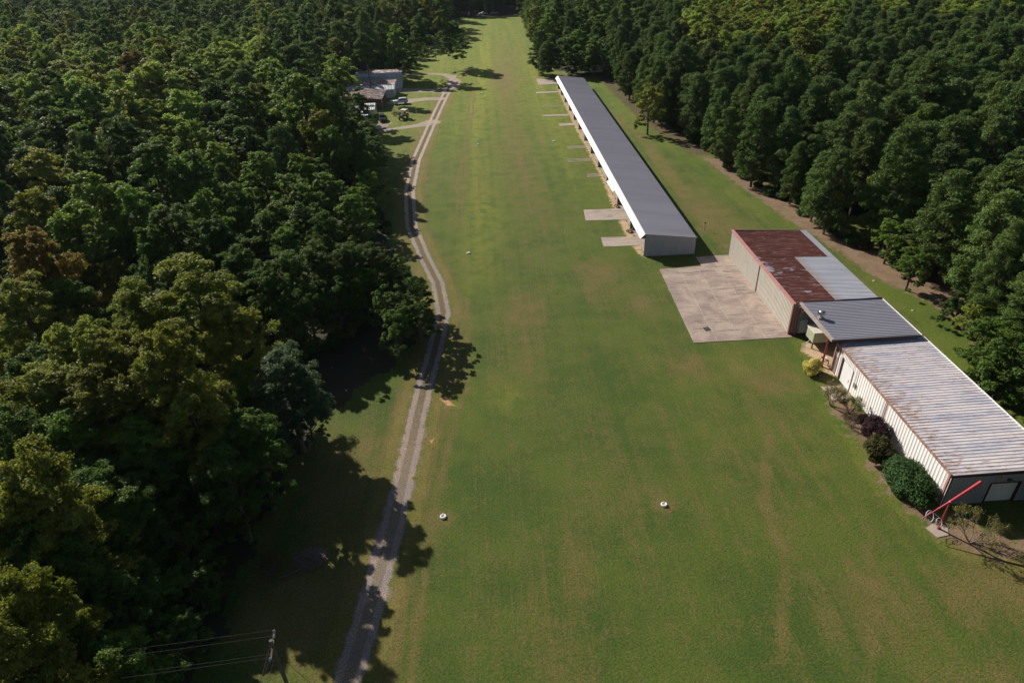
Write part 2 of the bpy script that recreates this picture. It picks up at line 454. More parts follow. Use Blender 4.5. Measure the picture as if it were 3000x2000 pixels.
def lawn_fields(P):
    dry = np.zeros(len(P)); lush = np.zeros(len(P))
    for x, y, sx, sy, v in [(9, 240, 4, 60, .5), (8, 150, 4, 45, .45), (4.5, 87, 3.2, 7, .9), (3, 74, 4, 7, .4), (18, 100, 3.5, 3.5, 1.0), (16, 92, 3, 5, .5),
                            (22, 87, 3, 4, .6), (25, 70, 3.5, 2.6, .6), (34, 66, 3.5, 2.5, .8), (32, 60, 3, 5, .3), (30, 34, 5, 4, .7), (44, 37, 4, 3, .9), (41, 34, 5, 3, .5),
                            (-18, 54, 4, 7, .75), (-19, 37, 4, 5, 1.4), (-15, 47, 3, 12, .4), (12, 50, 4, 8, .35), (6, 42, 2, 5, .5), (3, 33, 3, 6, .3),
                            (41, 150, 2, 40, .9), (38, 190, 1.5, 20, .3), (44, 120, 4, 14, .8), (47, 106, 4, 5, .5), (39.5, 113, 1.0, .8, 1.3), (57, 80, 2, 12, .7),
                            (8, 262, 4, 18, .9), (-2, 370, 6, 3, 1.2), (14, 300, 7, 60, .3), (-14, 160, 1.2, 40, .2), (15.9, 46.8, 1.0, .8, 1.7), (-6.2, 47.0, 1.2, .8, 1.5),
                            (-21, 285, 9, 1.0, .6), (-14, 230, 4, 4, .6), (26, 43, 1.2, 12, .35), (37, 25, 5, 3, .8)]:
        dry += v * blob(P, x, y, sx, sy)
    for x, y, sx, sy, v in [(-2, 180, 2.2, 50, .45), (-.5, 245, 2.6, 22, .7), (3, 315, 3, 60, .6), (-1, 130, 4, 25, .5), (-3, 105, 5, 12, .35), (21.5, 175, 3.5, 60, .42),
                            (20, 270, 1.2, 40, .7), (1.0, 66.5, 2.6, 3.4, .65), (-1.5, 210, 3, 8, .8), (-17, 300, 8, 24, .25), (-4.5, 75, 2.0, 14, .35), (28, 95, 2, 4, .3),
                            (48, 84, 5, 10, .5), (44, 60, 20, 20, .25), (55, 63, 4, 14, .4), (-23, 96, 4, 4, .3), (-24, 152, 2, 5, .5), (31, 70, 3, 3, .35), (-12, 330, 5, 10, .4)]:
        lush += v * blob(P, x, y, sx, sy)
    lush += .38 * np.clip((P[:, 1] - 110) / 120, 0, 1) * np.clip((40 - P[:, 0]) / 8, 0, 1) + .15 * np.clip((P[:, 1] - 70) / 60, 0, 1) * (P[:, 0] < 20)
    for ln, w, v in [([(-5.2, 92), (-5.4, 84), (-5.6, 76), (-5.6, 68), (-7.2, 60), (-8.4, 52), (-9.2, 42), (-9.8, 28)], .5, .9),
                     ([(-3.9, 92), (-4.0, 84), (-4.1, 76), (-4.1, 68), (-5.6, 60), (-6.9, 52), (-7.6, 42), (-8.3, 28)], .5, .8),
                     ([(-6.6, 120), (-6.2, 150), (-4.6, 200), (-3.4, 245), (-3.0, 262)], .35, .8), ([(-5.2, 120), (-4.8, 150), (-3.2, 200), (-2.0, 245), (-1.6, 262)], .35, .8),
                     ([(3.2, 28), (3.2, 44)], .5, .3), ([(21, 30), (24.5, 38), (26, 47), (30, 56)], .7, .55), ([(27, 28), (31, 35), (34, 42)], .6, .4),
                     ([(-1.6, 130), (-.8, 190)], .5, .35)]:
        dry += v * line_mask(P, ln, w)
    for x in np.arange(14, 39, 2.1):
        dry += .13 * line_mask(P, [(x, 25), (x - 1.5, 62)], .6, .5)
    rd, _, _ = seg_dist(P, ROAD); dry += 1.1 * np.clip(1 - np.abs(rd - 2.1) / 1.5, 0, 1)
    return {'dry': dry, 'lush': np.clip(lush, 0, 1)}
def build_lawn():
    P, nx, ny = grid(-49, 63, 5, 446, .6)
    d, _, _ = seg_dist(P, LAWN, True); d = np.where(inside(P, LAWN), d, -d)
    d += .9 * np.sin(P[:, 0] * 1.1 + np.sin(P[:, 1] * .7) * 2) * .4 + .5 * np.sin(P[:, 1] * .83)
    me = sheet_mesh('lawn', P, nx, ny, d > 0, .012, M['lawn'], lawn_fields(P))
    tag(link('grass_field', me), kind='structure')
build_lawn()

def build_track():
    P, nx, ny = grid(-42, -3, 12, 284, .3)
    W = 1.65
    d, side, par = seg_dist(P, ROAD)
    w = np.interp(par, [0, 60, 90, 120, 250], [1.6, 1.5, 1.45, 1.6, 1.8])
    dist = w - d; u = side * d / w; solid = np.zeros(len(P))
    def br(line, hw):
        nonlocal dist, solid
        dd, _, pp = seg_dist(P, line); hw_ = np.interp(pp, np.linspace(0, 1, len(hw)) * pp.max(), hw)
        k = (hw_ - dd) > dist; dist = np.where(k, hw_ - dd, dist); solid = np.maximum(solid, ((hw_ - dd) > 0).astype(float) * np.clip((hw_ - dd) * 2, 0, 1))
    br([(-15.0, 201), (-18, 198.5), (-21.2, 197.3), (-27.2, 195.2), (-34.2, 192.5), (-41, 189)], [3.2, 1.9, 1.5, 1.5, 2.0, 3.0])
    br([(-8.9, 248), (-9.6, 262), (-9.2, 268)], [2.2, 2.6, 2.2])
    br([(-9.6, 264.4), (-13.7, 272.0), (-18, 274.4), (-23.9, 275), (-34, 276)], [2.6, 1.8, 1.5, 1.4, 1.4])
    br([(-9.6, 264), (-6.8, 277)], [2.2, .6])
    br([(-13.2, 231), (-18, 232), (-28, 229)], [2.2, 2.6, 3.6])
    br([(-12.0, 240), (-17, 244), (-27, 247)], [2.0, 2.6, 3.6])
    me = sheet_mesh('track', P, nx, ny, dist > -.9, .02, M['gravel'], {'dist': dist, 'u': u, 'solid': solid, **lawn_fields(P)})
    tag(link('gravel_track', me), kind='structure')
build_track()

patch('yard_ground', [(-48, 184), (-33, 184), (-30, 193), (-27, 199), (-26, 204), (-33, 206), (-34, 215), (-48, 220)], .016, M['yard'], 1.0, kind='structure')
patch('red_earth_patch', [(-7.6, 264), (-6.2, 281), (-2.6, 284), (-4.2, 272), (-6, 262)], .024, M['worn'], .5, kind='structure')
patch('pine_straw_edge', [(41.3, 262), (42.4, 233), (44.2, 195), (45.6, 182.9), (50.6, 152.9), (53.6, 126.4), (55.6, 110.5), (58, 99.1), (59.4, 90.8), (62, 83.3), (62.6, 76.9),
                          (61.2, 72), (61.4, 66), (62, 61.4), (62, 54), (72, 50), (72, 76), (74, 90), (66, 112), (62, 130), (56, 160), (52, 190), (51, 262)], .016, M['edge_litter'], 1.0, 3.0, kind='structure')
patch('mulch_strip', [(51.2, 156), (51.6, 150), (54.2, 127), (56.3, 112), (58.6, 100), (59.8, 90.8), (63.2, 83.5), (64.0, 76.5), (62.4, 71), (70, 70), (74, 77), (73, 86), (68, 96), (64, 112), (61, 128), (58, 154)], .022, M['mulch'], .5, 1.2, kind='structure')
patch('planting_bed', [(40.6, 67.2), (40.0, 63.2), (38.2, 60.6), (38.4, 58.0), (38.6, 53.0), (37.9, 50.4), (38.0, 47.0), (38.9, 43.0), (39.6, 40.6), (40.6, 39.1), (42.4, 37.9), (45.0, 37.2),
                       (49, 38.6), (50, 40), (45.5, 41), (43.5, 44), (42.2, 44.4), (42.3, 66)], .022, M['mulch'], .3, .8, kind='structure')
patch('sandy_strip', [(26.4, 102.8), (25.2, 104.6), (24.6, 115), (24.9, 128), (25.4, 142), (25.5, 165), (25.2, 185), (25.4, 215), (25.8, 240), (26.8, 241), (26.8, 102.8)], .018, M['dirt'], .35, .9, kind='structure')
patch('sandy_gap', [(41.0, 74.0), (40.2, 72.0), (41.2, 69.4), (41.2, 66.4), (44, 66.4), (52, 69), (52, 75), (43, 75.4)], .026, M['dirt'], .35, .6, kind='structure')
patch('red_clay_spot', [(-7.6, 66.7), (-6.6, 67.2), (-5.0, 64.6), (-6.4, 65.0)], .028, M['clay'], .15, .5, kind='structure')
patch('red_clay_spill', [(-8.3, 58.8), (-7.4, 59.6), (-7.9, 57.8)], .028, M['clay'], .15, .4, kind='structure')

# concrete apron in front of the rusty roofed hangar
ap = MB()
AP = [(27.0, 75.7), (40.6, 75.7), (40.6, 102.2), (34.8, 102.2), (34.8, 98.6), (27.7, 98.3)]
n_ = len(AP)
ap.add([(x, y, .0) for x, y in AP] + [(x, y, .07) for x, y in AP], [tuple(range(n_, 2*n_))] + [(i, (i+1) % n_, n_+(i+1) % n_, n_+i) for i in range(n_)])
apron = tag(ap.build('concrete_apron', M['concrete']), kind='structure')
jt = MB()
rj = random.Random(4)
def strip(mb, a, b, w, z, n=24, wob=.02):
    a = Vector((*a, z)); b = Vector((*b, z)); d = (b - a); t = Vector((-d.y, d.x, 0)).normalized()
    vs = []; fs = []
    for i in range(n + 1):
        p = a + d * i / n; ww = w * rj.uniform(.45, 1.3) / 2; o = rj.uniform(-wob, wob)
        vs += [p + t * (o - ww), p + t * (o + ww)]
    for i in range(n): fs.append((2*i, 2*i+1, 2*i+3, 2*i+2))
    mb.add(vs, fs)
for k, x in enumerate((30.5, 33.7, 37.2)): strip(jt, (x - .25, 75.8), (x + .25, 98.2 if k < 2 else 102), .09, .074 + k*.0004)
for k, y in enumerate((78.9, 80.2, 83.4, 87.2, 91.0, 94.2, 97.2)): strip(jt, (27.2, y - .1), (40.5 if k % 3 else 37, y + .15), .07 if k % 2 else .1, .078 + k*.0004)
jt.build('joint_lines', M['joint'], apron)

def slab(name, pts, mat, z1=.07, **tg):
    m = MB(); n = len(pts)
    m.add([(x, y, 0) for x, y in pts] + [(x, y, z1) for x, y in pts], [tuple(range(n, 2*n))] + [(i, (i+1) % n, n+(i+1) % n, n+i) for i in range(n)])
    return tag(m.build(name, mat), **tg)
def pad(pts, strips=0, **tg):
    if not strips:
        o = slab('concrete_pad', pts, M['pad'], .075, **tg); return o
    (x0, y1), (x1, y1b), (x1b, y0b), (x0b, y0) = pts
    root = empty('pad_strips', ((x0+x1)/2, (y0+y1)/2, 0), tg['label'], tg['cat'], tg.get('group'))
    for i in range(strips):
        yc0 = y1 + (y0 - y1) * (i + .5) / strips; w = .36
        m = MB(); lx = random.uniform(0, .5)
        cx, cy = (x0+x1)/2, (y0+y1)/2
        x = x0 + lx
        while x < x1 - .1:
            e = min(x + random.uniform(1.6, 2.6), x1)
            m.box(x - cx, e - cx - .03, yc0 - w/2 - cy + random.uniform(-.03, .03), yc0 + w/2 - cy, 0, .07)
            x = e
        m.build('strip', M['pad'], root)
    return root
GP = 'concrete taxi pads beside the long hangar'
def P4(*a): return a
pads = [([(20.3, 255.2), (27.3, 254.6), (27.1, 244.9), (20.1, 244.8)], 0, 'large square concrete pad at the far end of the long grey hangar'),
        ([(18.4, 233.9), (25.8, 233.5), (25.7, 231.4), (18.4, 231.8)], 0, 'narrow concrete pad, second from the far end of the long hangar'),
        ([(18.3, 213.9), (25.6, 213.5), (25.6, 211.3), (18.3, 211.6)], 2, 'two-strip pad between the two narrow slabs near the far end of the hangar'),
        ([(17.8, 202.8), (25.5, 202.4), (25.5, 200.4), (17.8, 201.0)], 0, 'long narrow slab reaching furthest left from the middle of the hangar'),
        ([(21.5, 192.2), (25.8, 192.2), (25.8, 189.9), (21.4, 189.6)], 0, 'short pale slab beside the middle of the long hangar'),
        ([(20.9, 170.1), (25.8, 170.0), (25.8, 167.5), (20.9, 167.6)], 3, 'three-strip pad on brown grass farther from the camera than the longer three-strip pad'),
        ([(19.4, 159.5), (25.8, 159.4), (25.8, 156.8), (19.4, 156.8)], 3, 'longest three-strip pad of pale concrete beside the hangar'),
        ([(22.6, 147.9), (25.8, 147.9), (25.8, 145.4), (22.6, 145.5)], 3, 'short three-strip pad nearest to the two wide slabs'),
        ([(19.1, 126.2), (26.6, 125.8), (26.6, 120.1), (18.7, 120.6)], 0, 'wide concrete slab, second from the near end of the long hangar'),
        ([(20.3, 112.4), (26.6, 111.8), (26.6, 108.0), (20.1, 108.2)], 0, 'grey stained slab at the near corner of the long hangar')]
for pts, st, lab in pads:
    o = pad(pts, st, label=lab, cat='pad', group=GP)
    if not st:
        j = MB(); (xa, ya), (xb, yb), (xc, yc), (xd, yd) = pts
        k = .74; strip(j, (xa+(xb-xa)*k, ya-.1), (xd+(xc-xd)*k, yd+.1), .07, .079, 8)
        if abs(ya - yd) > 4: strip(j, (xa+.2, (ya+yd)/2), (xb-.2, (yb+yc)/2), .04, .0795, 12)
        j.build('joint', M['joint'], o)
slab('entrance_path', [(39.45, 64.3), (42.2, 64.3), (42.2, 61.7), (39.7, 61.5)], M['pad'], .06, label='pale concrete path leading to the white sliding door of the workshop', cat='path')
"""drain grate on the apron"""
dr = tag(MB().box(-.42, .42, -.42, .42, .0, .05, rz=.25).build('drain_grate', M['black'], None, loc=(29.8, 79.0, .07)), 'black square drain grate in the pale concrete apron', 'drain')
gb = MB()
for i in range(7): gb.box(-.34, .34, -.34 + i*.1, -.30 + i*.1, .05, .065, rz=0)
gb.build('grate_bars', M['galv'], dr)

# ---------------------------------------------------------------- buildings
def corr(name, A, B, UA, UB, pitch, depth, mat, parent=None, sgn=1, ribw=.12, flank=.03):
    """ribbed sheet: ribs spaced from A to B, each rib runs along UA (at A) .. UB (at B)"""
    A, B, UA, UB = map(Vector, (A, B, UA, UB))
    nrm = ((B - A).cross(UA)).normalized() * sgn
    L = (B - A).length; n = max(1, round(L / pitch)); p = L / n
    ts = []
    for i in range(n):
        ts += [(i*p, 0), (i*p + p - ribw, 0), (i*p + p - ribw + flank, depth), (i*p + p - flank, depth)]
    ts.append((L, 0))
    V = []; F = []
    for t, h in ts:
        k = t / L; b = A + (B - A) * k + nrm * h
        V += [tuple(b), tuple(b + UA.lerp(UB, k))]
    for i in range(len(ts) - 1): F.append((2*i, 2*i+1, 2*i+3, 2*i+2))
    me = np_mesh(name, V, F, mat)
    return link(name, me, parent)

# --- long aircraft shelter
LH = empty('long_hangar', (26.2, 103.4, 0), 'very long low grey-roofed hangar with a bright white fascia along its left side', 'hangar')
def loc(root, *pts): return [tuple(Vector(p) - root.location) for p in pts]
def corr_in(root, name, A, B, UA, UB, *a, **k):
    A, B = loc(root, A, B); return corr(name, A, B, UA, UB, *a, parent=root, **k)
Y0, Y1 = 103.37, 237.5
def rz_(x): return 4.18 + (3.06 - 4.18) * (x - 26.16) / (35.09 - 26.16)
yy = Y0
k_ = 0
while yy < Y1 - 1:
    ye = min(yy + 33.55, Y1); dz = .015 * (k_ % 2)
    corr_in(LH, 'roof_panel', (26.16, yy - .06, 4.18 + dz), (26.16, ye, 4.18 + dz), (4.5, 0, rz_(30.66) - 4.18), (4.5, 0, rz_(30.66) - 4.18), .3, .022, M['roof_grey'], sgn=-1, ribw=.075, flank=.02)
    corr_in(LH, 'roof_panel', (30.58, yy - .06, rz_(30.58) - .03 + dz), (30.58, ye, rz_(30.58) - .03 + dz), (4.51, 0, 3.06 - rz_(30.58)), (4.51, 0, 3.06 - rz_(30.58)), .3, .022, M['roof_grey'], sgn=-1, ribw=.075, flank=.02)
    yy = ye; k_ += 1
corr_in(LH, 'fascia', (25.36, Y0 - .02, 3.42), (25.36, Y1, 3.42), (.82, 0, .79), (.82, 0, .79), .3, .02, M['white_sheet'], sgn=-1, ribw=.06, flank=.02)
MB().box(26.12, 26.24, Y0 - .08, Y1, 4.19, 4.235).build('ridge_cap', M['white_sheet'], LH, loc=-LH.location)
corr_in(LH, 'end_wall', (26.22, Y0 + .08, 0), (34.98, Y0 + .08, 0), (0, 0, 4.1), (0, 0, 3.0), .3, .025, M['wall_grey'], sgn=1, ribw=.09, flank=.02)
corr_in(LH, 'end_wall', (26.22, Y1 - .1, 0), (34.98, Y1 - .1, 0), (0, 0, 4.1), (0, 0, 3.0), .3, .025, M['wall_grey'], sgn=-1, ribw=.09, flank=.02)
corr_in(LH, 'back_wall', (34.95, Y0 + .1, 0), (34.95, Y1 - .1, 0), (0, 0, 2.98), (0, 0, 2.98), .3, .025, M['wall_grey'], sgn=1, ribw=.09, flank=.02)
# rake trim, gable of the fascia
t = MB(); t.tube(loc(LH, (26.1, Y0 - .05, 4.2), (35.12, Y0 - .05, 3.08)), .055, 4)
t.build('rake_trim', M['tan_trim'], LH)
t = MB(); t.add(loc(LH, (25.36, Y0, 3.42), (26.2, Y0, 4.17), (26.2, Y0, 3.36), (25.36, Y0 + .03, 3.42), (26.2, Y0 + .03, 4.17), (26.2, Y0 + .03, 3.36)), [(0, 2, 1), (3, 4, 5), (0, 1, 4, 3), (1, 2, 5, 4), (2, 0, 3, 5)])
t.build('soffit_end', M['dark_trim'], LH)
piers = [115.4, 128.2, 141, 152.4, 163.4, 174.6, 185.8, 196.1, 207, 218.1, 228.2]
for y in piers:
    MB().box(26.5, 34.9, y - .04, y + .04, .03, 3.02).build('partition', M['wall_grey'], LH, loc=-LH.location)
for y in [Y0 + .3] + piers + [Y1 - .35]:
    m = MB().box(26.25, 26.47, y - .11, y + .11, .0, 3.9).box(26.15, 26.57, y - .2, y + .2, 0, .12)
    m.build('post', M['dark_trim'], LH, loc=-LH.location)
MB().box(26.6, 34.9, Y0 + .2, Y1 - .2, 0.0, .05).build('floor', M['pad'], LH, loc=-LH.location)
m = MB().box(26.28, 26.42, Y0 + .3, Y1 - .3, 3.55, 3.85); m.build('beam', M['dark_trim'], LH, loc=-LH.location)
# one fascia sheet tilted out near the middle of the front
t = MB(); t.quadbox(loc(LH, (24.75, 133.2, 3.15), (25.4, 133.4, 3.5), (25.35, 126.9, 3.5), (24.95, 127.0, 3.15)), loc(LH, (24.75, 133.2, 3.2), (25.4, 133.4, 3.55), (25.35, 126.9, 3.55), (24.95, 127.0, 3.2)))
t.build('awning_sheet', M['white_sheet'], LH)
# sheltered machines that peep out from under the fascia
def trolley(x, y, rz, label):
    r = empty('hand_trolley', (x, y, .05), label, 'trolley', None, rz)
    MB().box(-.5, .5, -.3, .3, .32, .4).build('deck', M['wood'], r)
    for sx in (-.35, .35):
        for sy in (-.3, .3): MB().lathe([(0, -.04), (.16, -.04), (.16, .04), (0, .04)], (sx, sy, .16), 12, axis='Y').build('wheel', M['black'], r)
    MB().tube([(.5, 0, .4), (.95, 0, .95)], .025, 6).tube([(.95, -.2, .95), (.95, .2, .95)], .025, 6).build('handle', M['galv'], r)
trolley(25.9, 114.2, .4, 'small dark trolley beside the first post under the white fascia')
trolley(25.9, 126.8, 1.9, 'dark trolley on the sand beside the second post under the white fascia')

# --- rusty roofed hangar
RH = empty('rusty_roofed_hangar', (40.4, 76.5, 0), 'cream hangar with a rusty red roof and two tall sliding doors', 'hangar')
rx0, rx1, ry0, ry1 = 40.41, 52.95, 76.51, 101.87
def rr(x): return 4.62 + (3.95 - 4.62) * (x - rx0) / (rx1 - rx0)
gx, gy = 46.6, 91.45
corr_in(RH, 'rusty_roof', (rx0, ry0, rr(rx0)), (rx0, gy, rr(rx0)), (gx - rx0, 0, rr(gx) - rr(rx0)), (gx - rx0, 0, rr(gx) - rr(rx0)), .4, .05, M['roof_rust'], sgn=-1)
corr_in(RH, 'rusty_roof', (rx0, gy, rr(rx0)), (rx0, ry1, rr(rx0)), (52.0 - rx0, 0, rr(52.0) - rr(rx0)), (52.0 - rx0, 0, rr(52.0) - rr(rx0)), .4, .05, M['roof_rust'], sgn=-1)
corr_in(RH, 'pale_roof', (gx, ry0, rr(gx) + .012), (gx, gy, rr(gx) + .012), (rx1 - gx, 0, rr(rx1) - rr(gx)), (rx1 - gx, 0, rr(rx1) - rr(gx)), .4, .05, M['roof_galv'], sgn=-1)
corr_in(RH, 'pale_roof', (51.9, gy, rr(51.9) + .014), (51.9, ry1, rr(51.9) + .014), (rx1 - 51.9, 0, rr(rx1) - rr(51.9)), (rx1 - 51.9, 0, rr(rx1) - rr(51.9)), .4, .05, M['roof_galv'], sgn=-1)
seam = 88.95
for a, b in ((ry0 + .15, seam - .12), (seam + .12, ry1 - .1)):
    d = corr_in(RH, 'sliding_door', (rx0 - .02, a, .06), (rx0 - .02, b, .06), (0, 0, 4.35), (0, 0, 4.35), .4, .07, M['cream'], sgn=-1, ribw=.12)
    e = MB().box(rx0 - .085, rx0 - .068, a, b, 2.52, 2.57).build('rail', M['tan_trim'], d, loc=None); e.location = -RH.location
MB().box(rx0 - .13, rx0 + .05, seam - .11, seam + .11, 0, 4.4).build('door_post', M['dark_trim'], RH, loc=-RH.location)
MB().box(rx0 - .16, rx0 + .22, ry0 + .02, ry1 + .05, 4.5, 4.8).build('eave_trim', M['pink_trim'], RH, loc=-RH.location)
MB().box(rx0 - .1, rx0 + .1, ry1 - .1, ry1 + .06, 0, 4.5).build('corner_trim', M['dark'], RH, loc=-RH.location)
MB().box(rx0 - .14, rx0 + .1, ry0 - .1, ry0 + .1, 0, 4.5).build('corner_trim', M['red_steel'], RH, loc=-RH.location)
MB().box(rx0 - .1, rx1, ry1 - .02, ry1 + .06, 3.7, 3.9).build('rear_trim', M['tan_trim'], RH, loc=-RH.location)
MB().add([(rx0, ry1, 4.8), (rx1, ry1, 4.05), (rx1, ry1 + .09, 4.05), (rx0, ry1 + .09, 4.8), (rx0, ry1, 3.8), (rx1, ry1, 3.8), (rx1, ry1 + .09, 3.8), (rx0, ry1 + .09, 3.8)],
         [(0, 1, 2, 3), (4, 7, 6, 5), (0, 4, 5, 1), (3, 2, 6, 7), (0, 3, 7, 4), (1, 5, 6, 2)]).build('rake_trim', M['tan_trim'], RH, loc=-RH.location)
corr_in(RH, 'end_wall', (rx0 + .1, ry0 + .12, 0), (rx1 - .05, ry0 + .12, 0), (0, 0, 4.5), (0, 0, 3.9), .4, .03, M['wall_grey'], sgn=1)
corr_in(RH, 'end_wall', (rx0 + .1, ry1 - .1, 0), (rx1 - .05, ry1 - .1, 0), (0, 0, 4.5), (0, 0, 3.9), .4, .03, M['cream'], sgn=-1)
corr_in(RH, 'back_wall', (rx1 - .08, ry0 + .1, 0), (rx1 - .08, ry1 - .1, 0), (0, 0, 3.9), (0, 0, 3.9), .4, .03, M['cream'], sgn=1)
dd = MB().box(41.75, 42.75, ry0 + .02, ry0 + .075, .1, 2.15).build('side_door', M['door_white'], RH, loc=-RH.location)
MB().lathe([(0, -.03), (.05, -.03), (.05, .03), (0, .03)], (42.62, ry0 - .02, 1.1), 8, axis='Y').build('knob', M['galv'], dd)

# --- grey canopy linking the two
CP = empty('canopy_shed', (41.3, 67.5, 0), 'open fronted shed with a ribbed grey roof on red posts between hangar and workshop', 'shed')
cx0, cx1, cy0, cy1 = 41.3, 52.5, 67.45, 76.85
def cz(x): return 4.72 + (4.62 - 4.72) * (x - cx0) / (cx1 - cx0)
corr_in(CP, 'roof', (cx0 + .25, cy0, cz(cx0)), (cx0 + .25, cy1, cz(cx0)), (cx1 - cx0 - .25, 0, -.1), (cx1 - cx0 - .25, 0, -.1), .37, .055, M['roof_grey2'], sgn=-1, ribw=.12)
MB().box(cx0 - .08, cx0 + .27, cy0 - .05, cy1 + .02, 4.45, 4.80).build('fascia', M['tan_trim'], CP, loc=-CP.location)
MB().box(cx1, cx1 + .08, cy0 - .02, cy1, 4.5, 4.72).build('gutter', M['white'], CP, loc=-CP.location)
MB().box(cx0, cx1, cy0 - .06, cy0 - .01, 4.42, 4.70).build('rake_trim', M['dark_trim'], CP, loc=-CP.location)
MB().box(cx0, cx1, cy1 + .02, cy1 + .07, 4.5, 4.83).build('ridge_trim', M['dark'], CP, loc=-CP.location)
for (x, y) in ((41.45, 68.5), (41.0, 76.1)):
    MB().tube([(x, y, 0), (x, y, 4.5)], .13, 8).box(x - .22, x + .22, y - .22, y + .22, 0, .06).build('post', M['red_steel'], CP, loc=-CP.location)
MB().tube([(41.45, 68.5, 3.7), (41.35, 69.6, 4.42)], .05, 6).build('brace', M['red_steel'], CP, loc=-CP.location)
MB().tube([(41.1, 76.1, 3.7), (41.3, 75.1, 4.42)], .05, 6).build('brace', M['red_steel'], CP, loc=-CP.location)
MB().box(52.1, 52.2, cy0 + .1, cy1 - .6, 0, 4.5).build('back_wall', M['wall_grey'], CP, loc=-CP.location)
MB().box(44.5, 52.1, 68.0, 68.12, 0, 4.45).build('side_wall', M['brown_trim'], CP, loc=-CP.location)
# roof vent: round turbine on a short stub
RV = empty('roof_ventilator', (42.15, 72.6, 4.73), 'shiny round turbine ventilator on the grey ribbed canopy roof', 'ventilator')
MB().box(-.34, .34, -.28, .28, 0, .22).build('base', M['tan_trim'], RV)
MB().lathe([(.2, .2), (.2, .5)], n=16).build('neck', M['galv'], RV, True)
MB().lathe([(.28, .5), (.36, .56), (.40, .72), (.40, .9), (.34, 1.04), (.16, 1.14), (0, 1.16)], n=22).build('drum', M['galv'], RV, True)
fb = MB()
for i in range(18):
    a = 2*math.pi*i/18; b = a + .22
    fb.add([(.40*math.cos(a), .40*math.sin(a), .58), (.455*math.cos(b), .455*math.sin(b), .58), (.455*math.cos(b), .455*math.sin(b), .98), (.40*math.cos(a), .40*math.sin(a), .98)], [(0, 1, 2, 3)])
fb.build('vanes', M['galv'], RV)
# tank box under the canopy
TK = empty('storage_tank', (43.0, 73.7, 0), 'pale green box tank with a cream lid standing under the canopy', 'tank')
MB().box(-1.15, 1.15, -1.1, 1.1, .95, 2.35).build('body', M['green_tank'], TK)
MB().box(-1.2, 1.2, -1.15, 1.15, 2.36, 2.5).build('lid', M['cream_tank'], TK)
for sx in (-1, 1):
    for sy in (-.95, .95): MB().box(sx - .06, sx + .06, sy - .06, sy + .06, 0.03, .95).build('leg', M['black'], TK)
MB().tube([(-1.15, -.5, 1.1), (-1.7, -.5, .6), (-1.8, -.5, .1)], .04, 6).build('pipe', M['galv'], TK)
CR = empty('parts_bench', (41.75, 69.0, 0), 'pale workbench piled with red and grey parts beside the red canopy post', 'workbench')
MB().box(-.25, .55, -.5, .5, .75, .82).build('top', M['pad'], CR)
for sx in (-.2, .5):
    for sy in (-.45, .45): MB().box(sx - .04, sx + .04, sy - .04, sy + .04, 0.03, .75).build('leg', M['wood'], CR)
MB().box(0, .3, -.3, .05, .82, 1.15).build('machine', M['white'], CR)
MB().box(-.15, .2, .2, .42, .82, .98).build('crate', M['bright_red'], CR)

# --- workshop in the foreground
WS = empty('workshop_building', (42.3, 44.48, 0), 'white ribbed metal workshop with a rust speckled off-white roof at the right edge', 'workshop')
wx0, wx1, wy0, wy1 = 42.3, 53.1, 44.48, 67.85
wl = -WS.location
def wz(x): return 3.99 + (4.12 - 3.99) * (x - wx0) / (wx1 - wx0)
corr_in(WS, 'roof', (wx0, wy0 - .05, 3.99), (wx0, wy1, 3.99), (wx1 - wx0, 0, .13), (wx1 - wx0, 0, .13), .46, .03, M['roof_white'], sgn=-1, ribw=.075, flank=.02)
# wall sections left to right (far to near): two narrow bays, door bay, long runs
d0, d1 = 63.15, 65.55
corr_in(WS, 'side_wall', (wx0 + .05, wy0 + .35, 0), (wx0 + .05, 55.75, 0), (0, 0, 3.86), (0, 0, 3.86), .46, .032, M['white_wall'], sgn=-1, ribw=.09)
corr_in(WS, 'side_wall', (wx0 + .05, 56.25, 0), (wx0 + .05, d0, 0), (0, 0, 3.86), (0, 0, 3.86), .46, .032, M['white_wall'], sgn=-1, ribw=.09)
corr_in(WS, 'side_wall', (wx0 + .05, d0, 2.95), (wx0 + .05, 66.6, 2.95), (0, 0, .91), (0, 0, .91), .3, .04, M['white_wall'], sgn=-1, ribw=.09)
corr_in(WS, 'side_wall', (wx0 + .05, 66.0, 0), (wx0 + .05, wy1, 0), (0, 0, 2.95), (0, 0, 2.95), .46, .04, M['white_wall'], sgn=-1, ribw=.09)
MB().box(wx0 + .02, wx0 + .09, 55.75, 56.0, 0, 3.8).build('corner_trim', M['brown_trim'], WS, loc=wl)
MB().box(wx0 + .09, wx0 + .14, 56.0, 56.25, 0, 3.8).build('recess', M['bluegrey'], WS, loc=wl)
dm = MB().box(wx0 - .06, wx0 - .005, d0, 65.35, .1, 2.95).build('sliding_door', M['door_white'], WS, loc=wl)
MB().box(wx0 - .09, wx0 - .06, 63.5, 63.56, 1.0, 1.4).build('handle', M['galv'], dm)
MB().box(wx0 + .06, wx0 + .14, 65.35, 66.0, 0, 2.95).build('door_recess', M['dark'], WS, loc=wl)
MB().box(wx0 - .03, wx0 + .05, 65.62, 65.95, 0, 3.1).build('door_jamb', M['dark_trim'], WS, loc=wl)
MB().box(wx0 - .03, wx0 + .0, 66.78, 66.95, 0, 3.85).build('wall_trim', M['pink_trim'], WS, loc=wl)
MB().box(wx0 - .03, wx0 + .0, 67.72, 67.9, 0, 3.7).build('corner_trim', M['pink_trim'], WS, loc=wl)
MB().tube([(wx0 - .1, 67.3, .1), (wx0 - .1, 67.3, 2.4)], .05, 6).build('conduit', M['dark_trim'], WS, loc=wl)
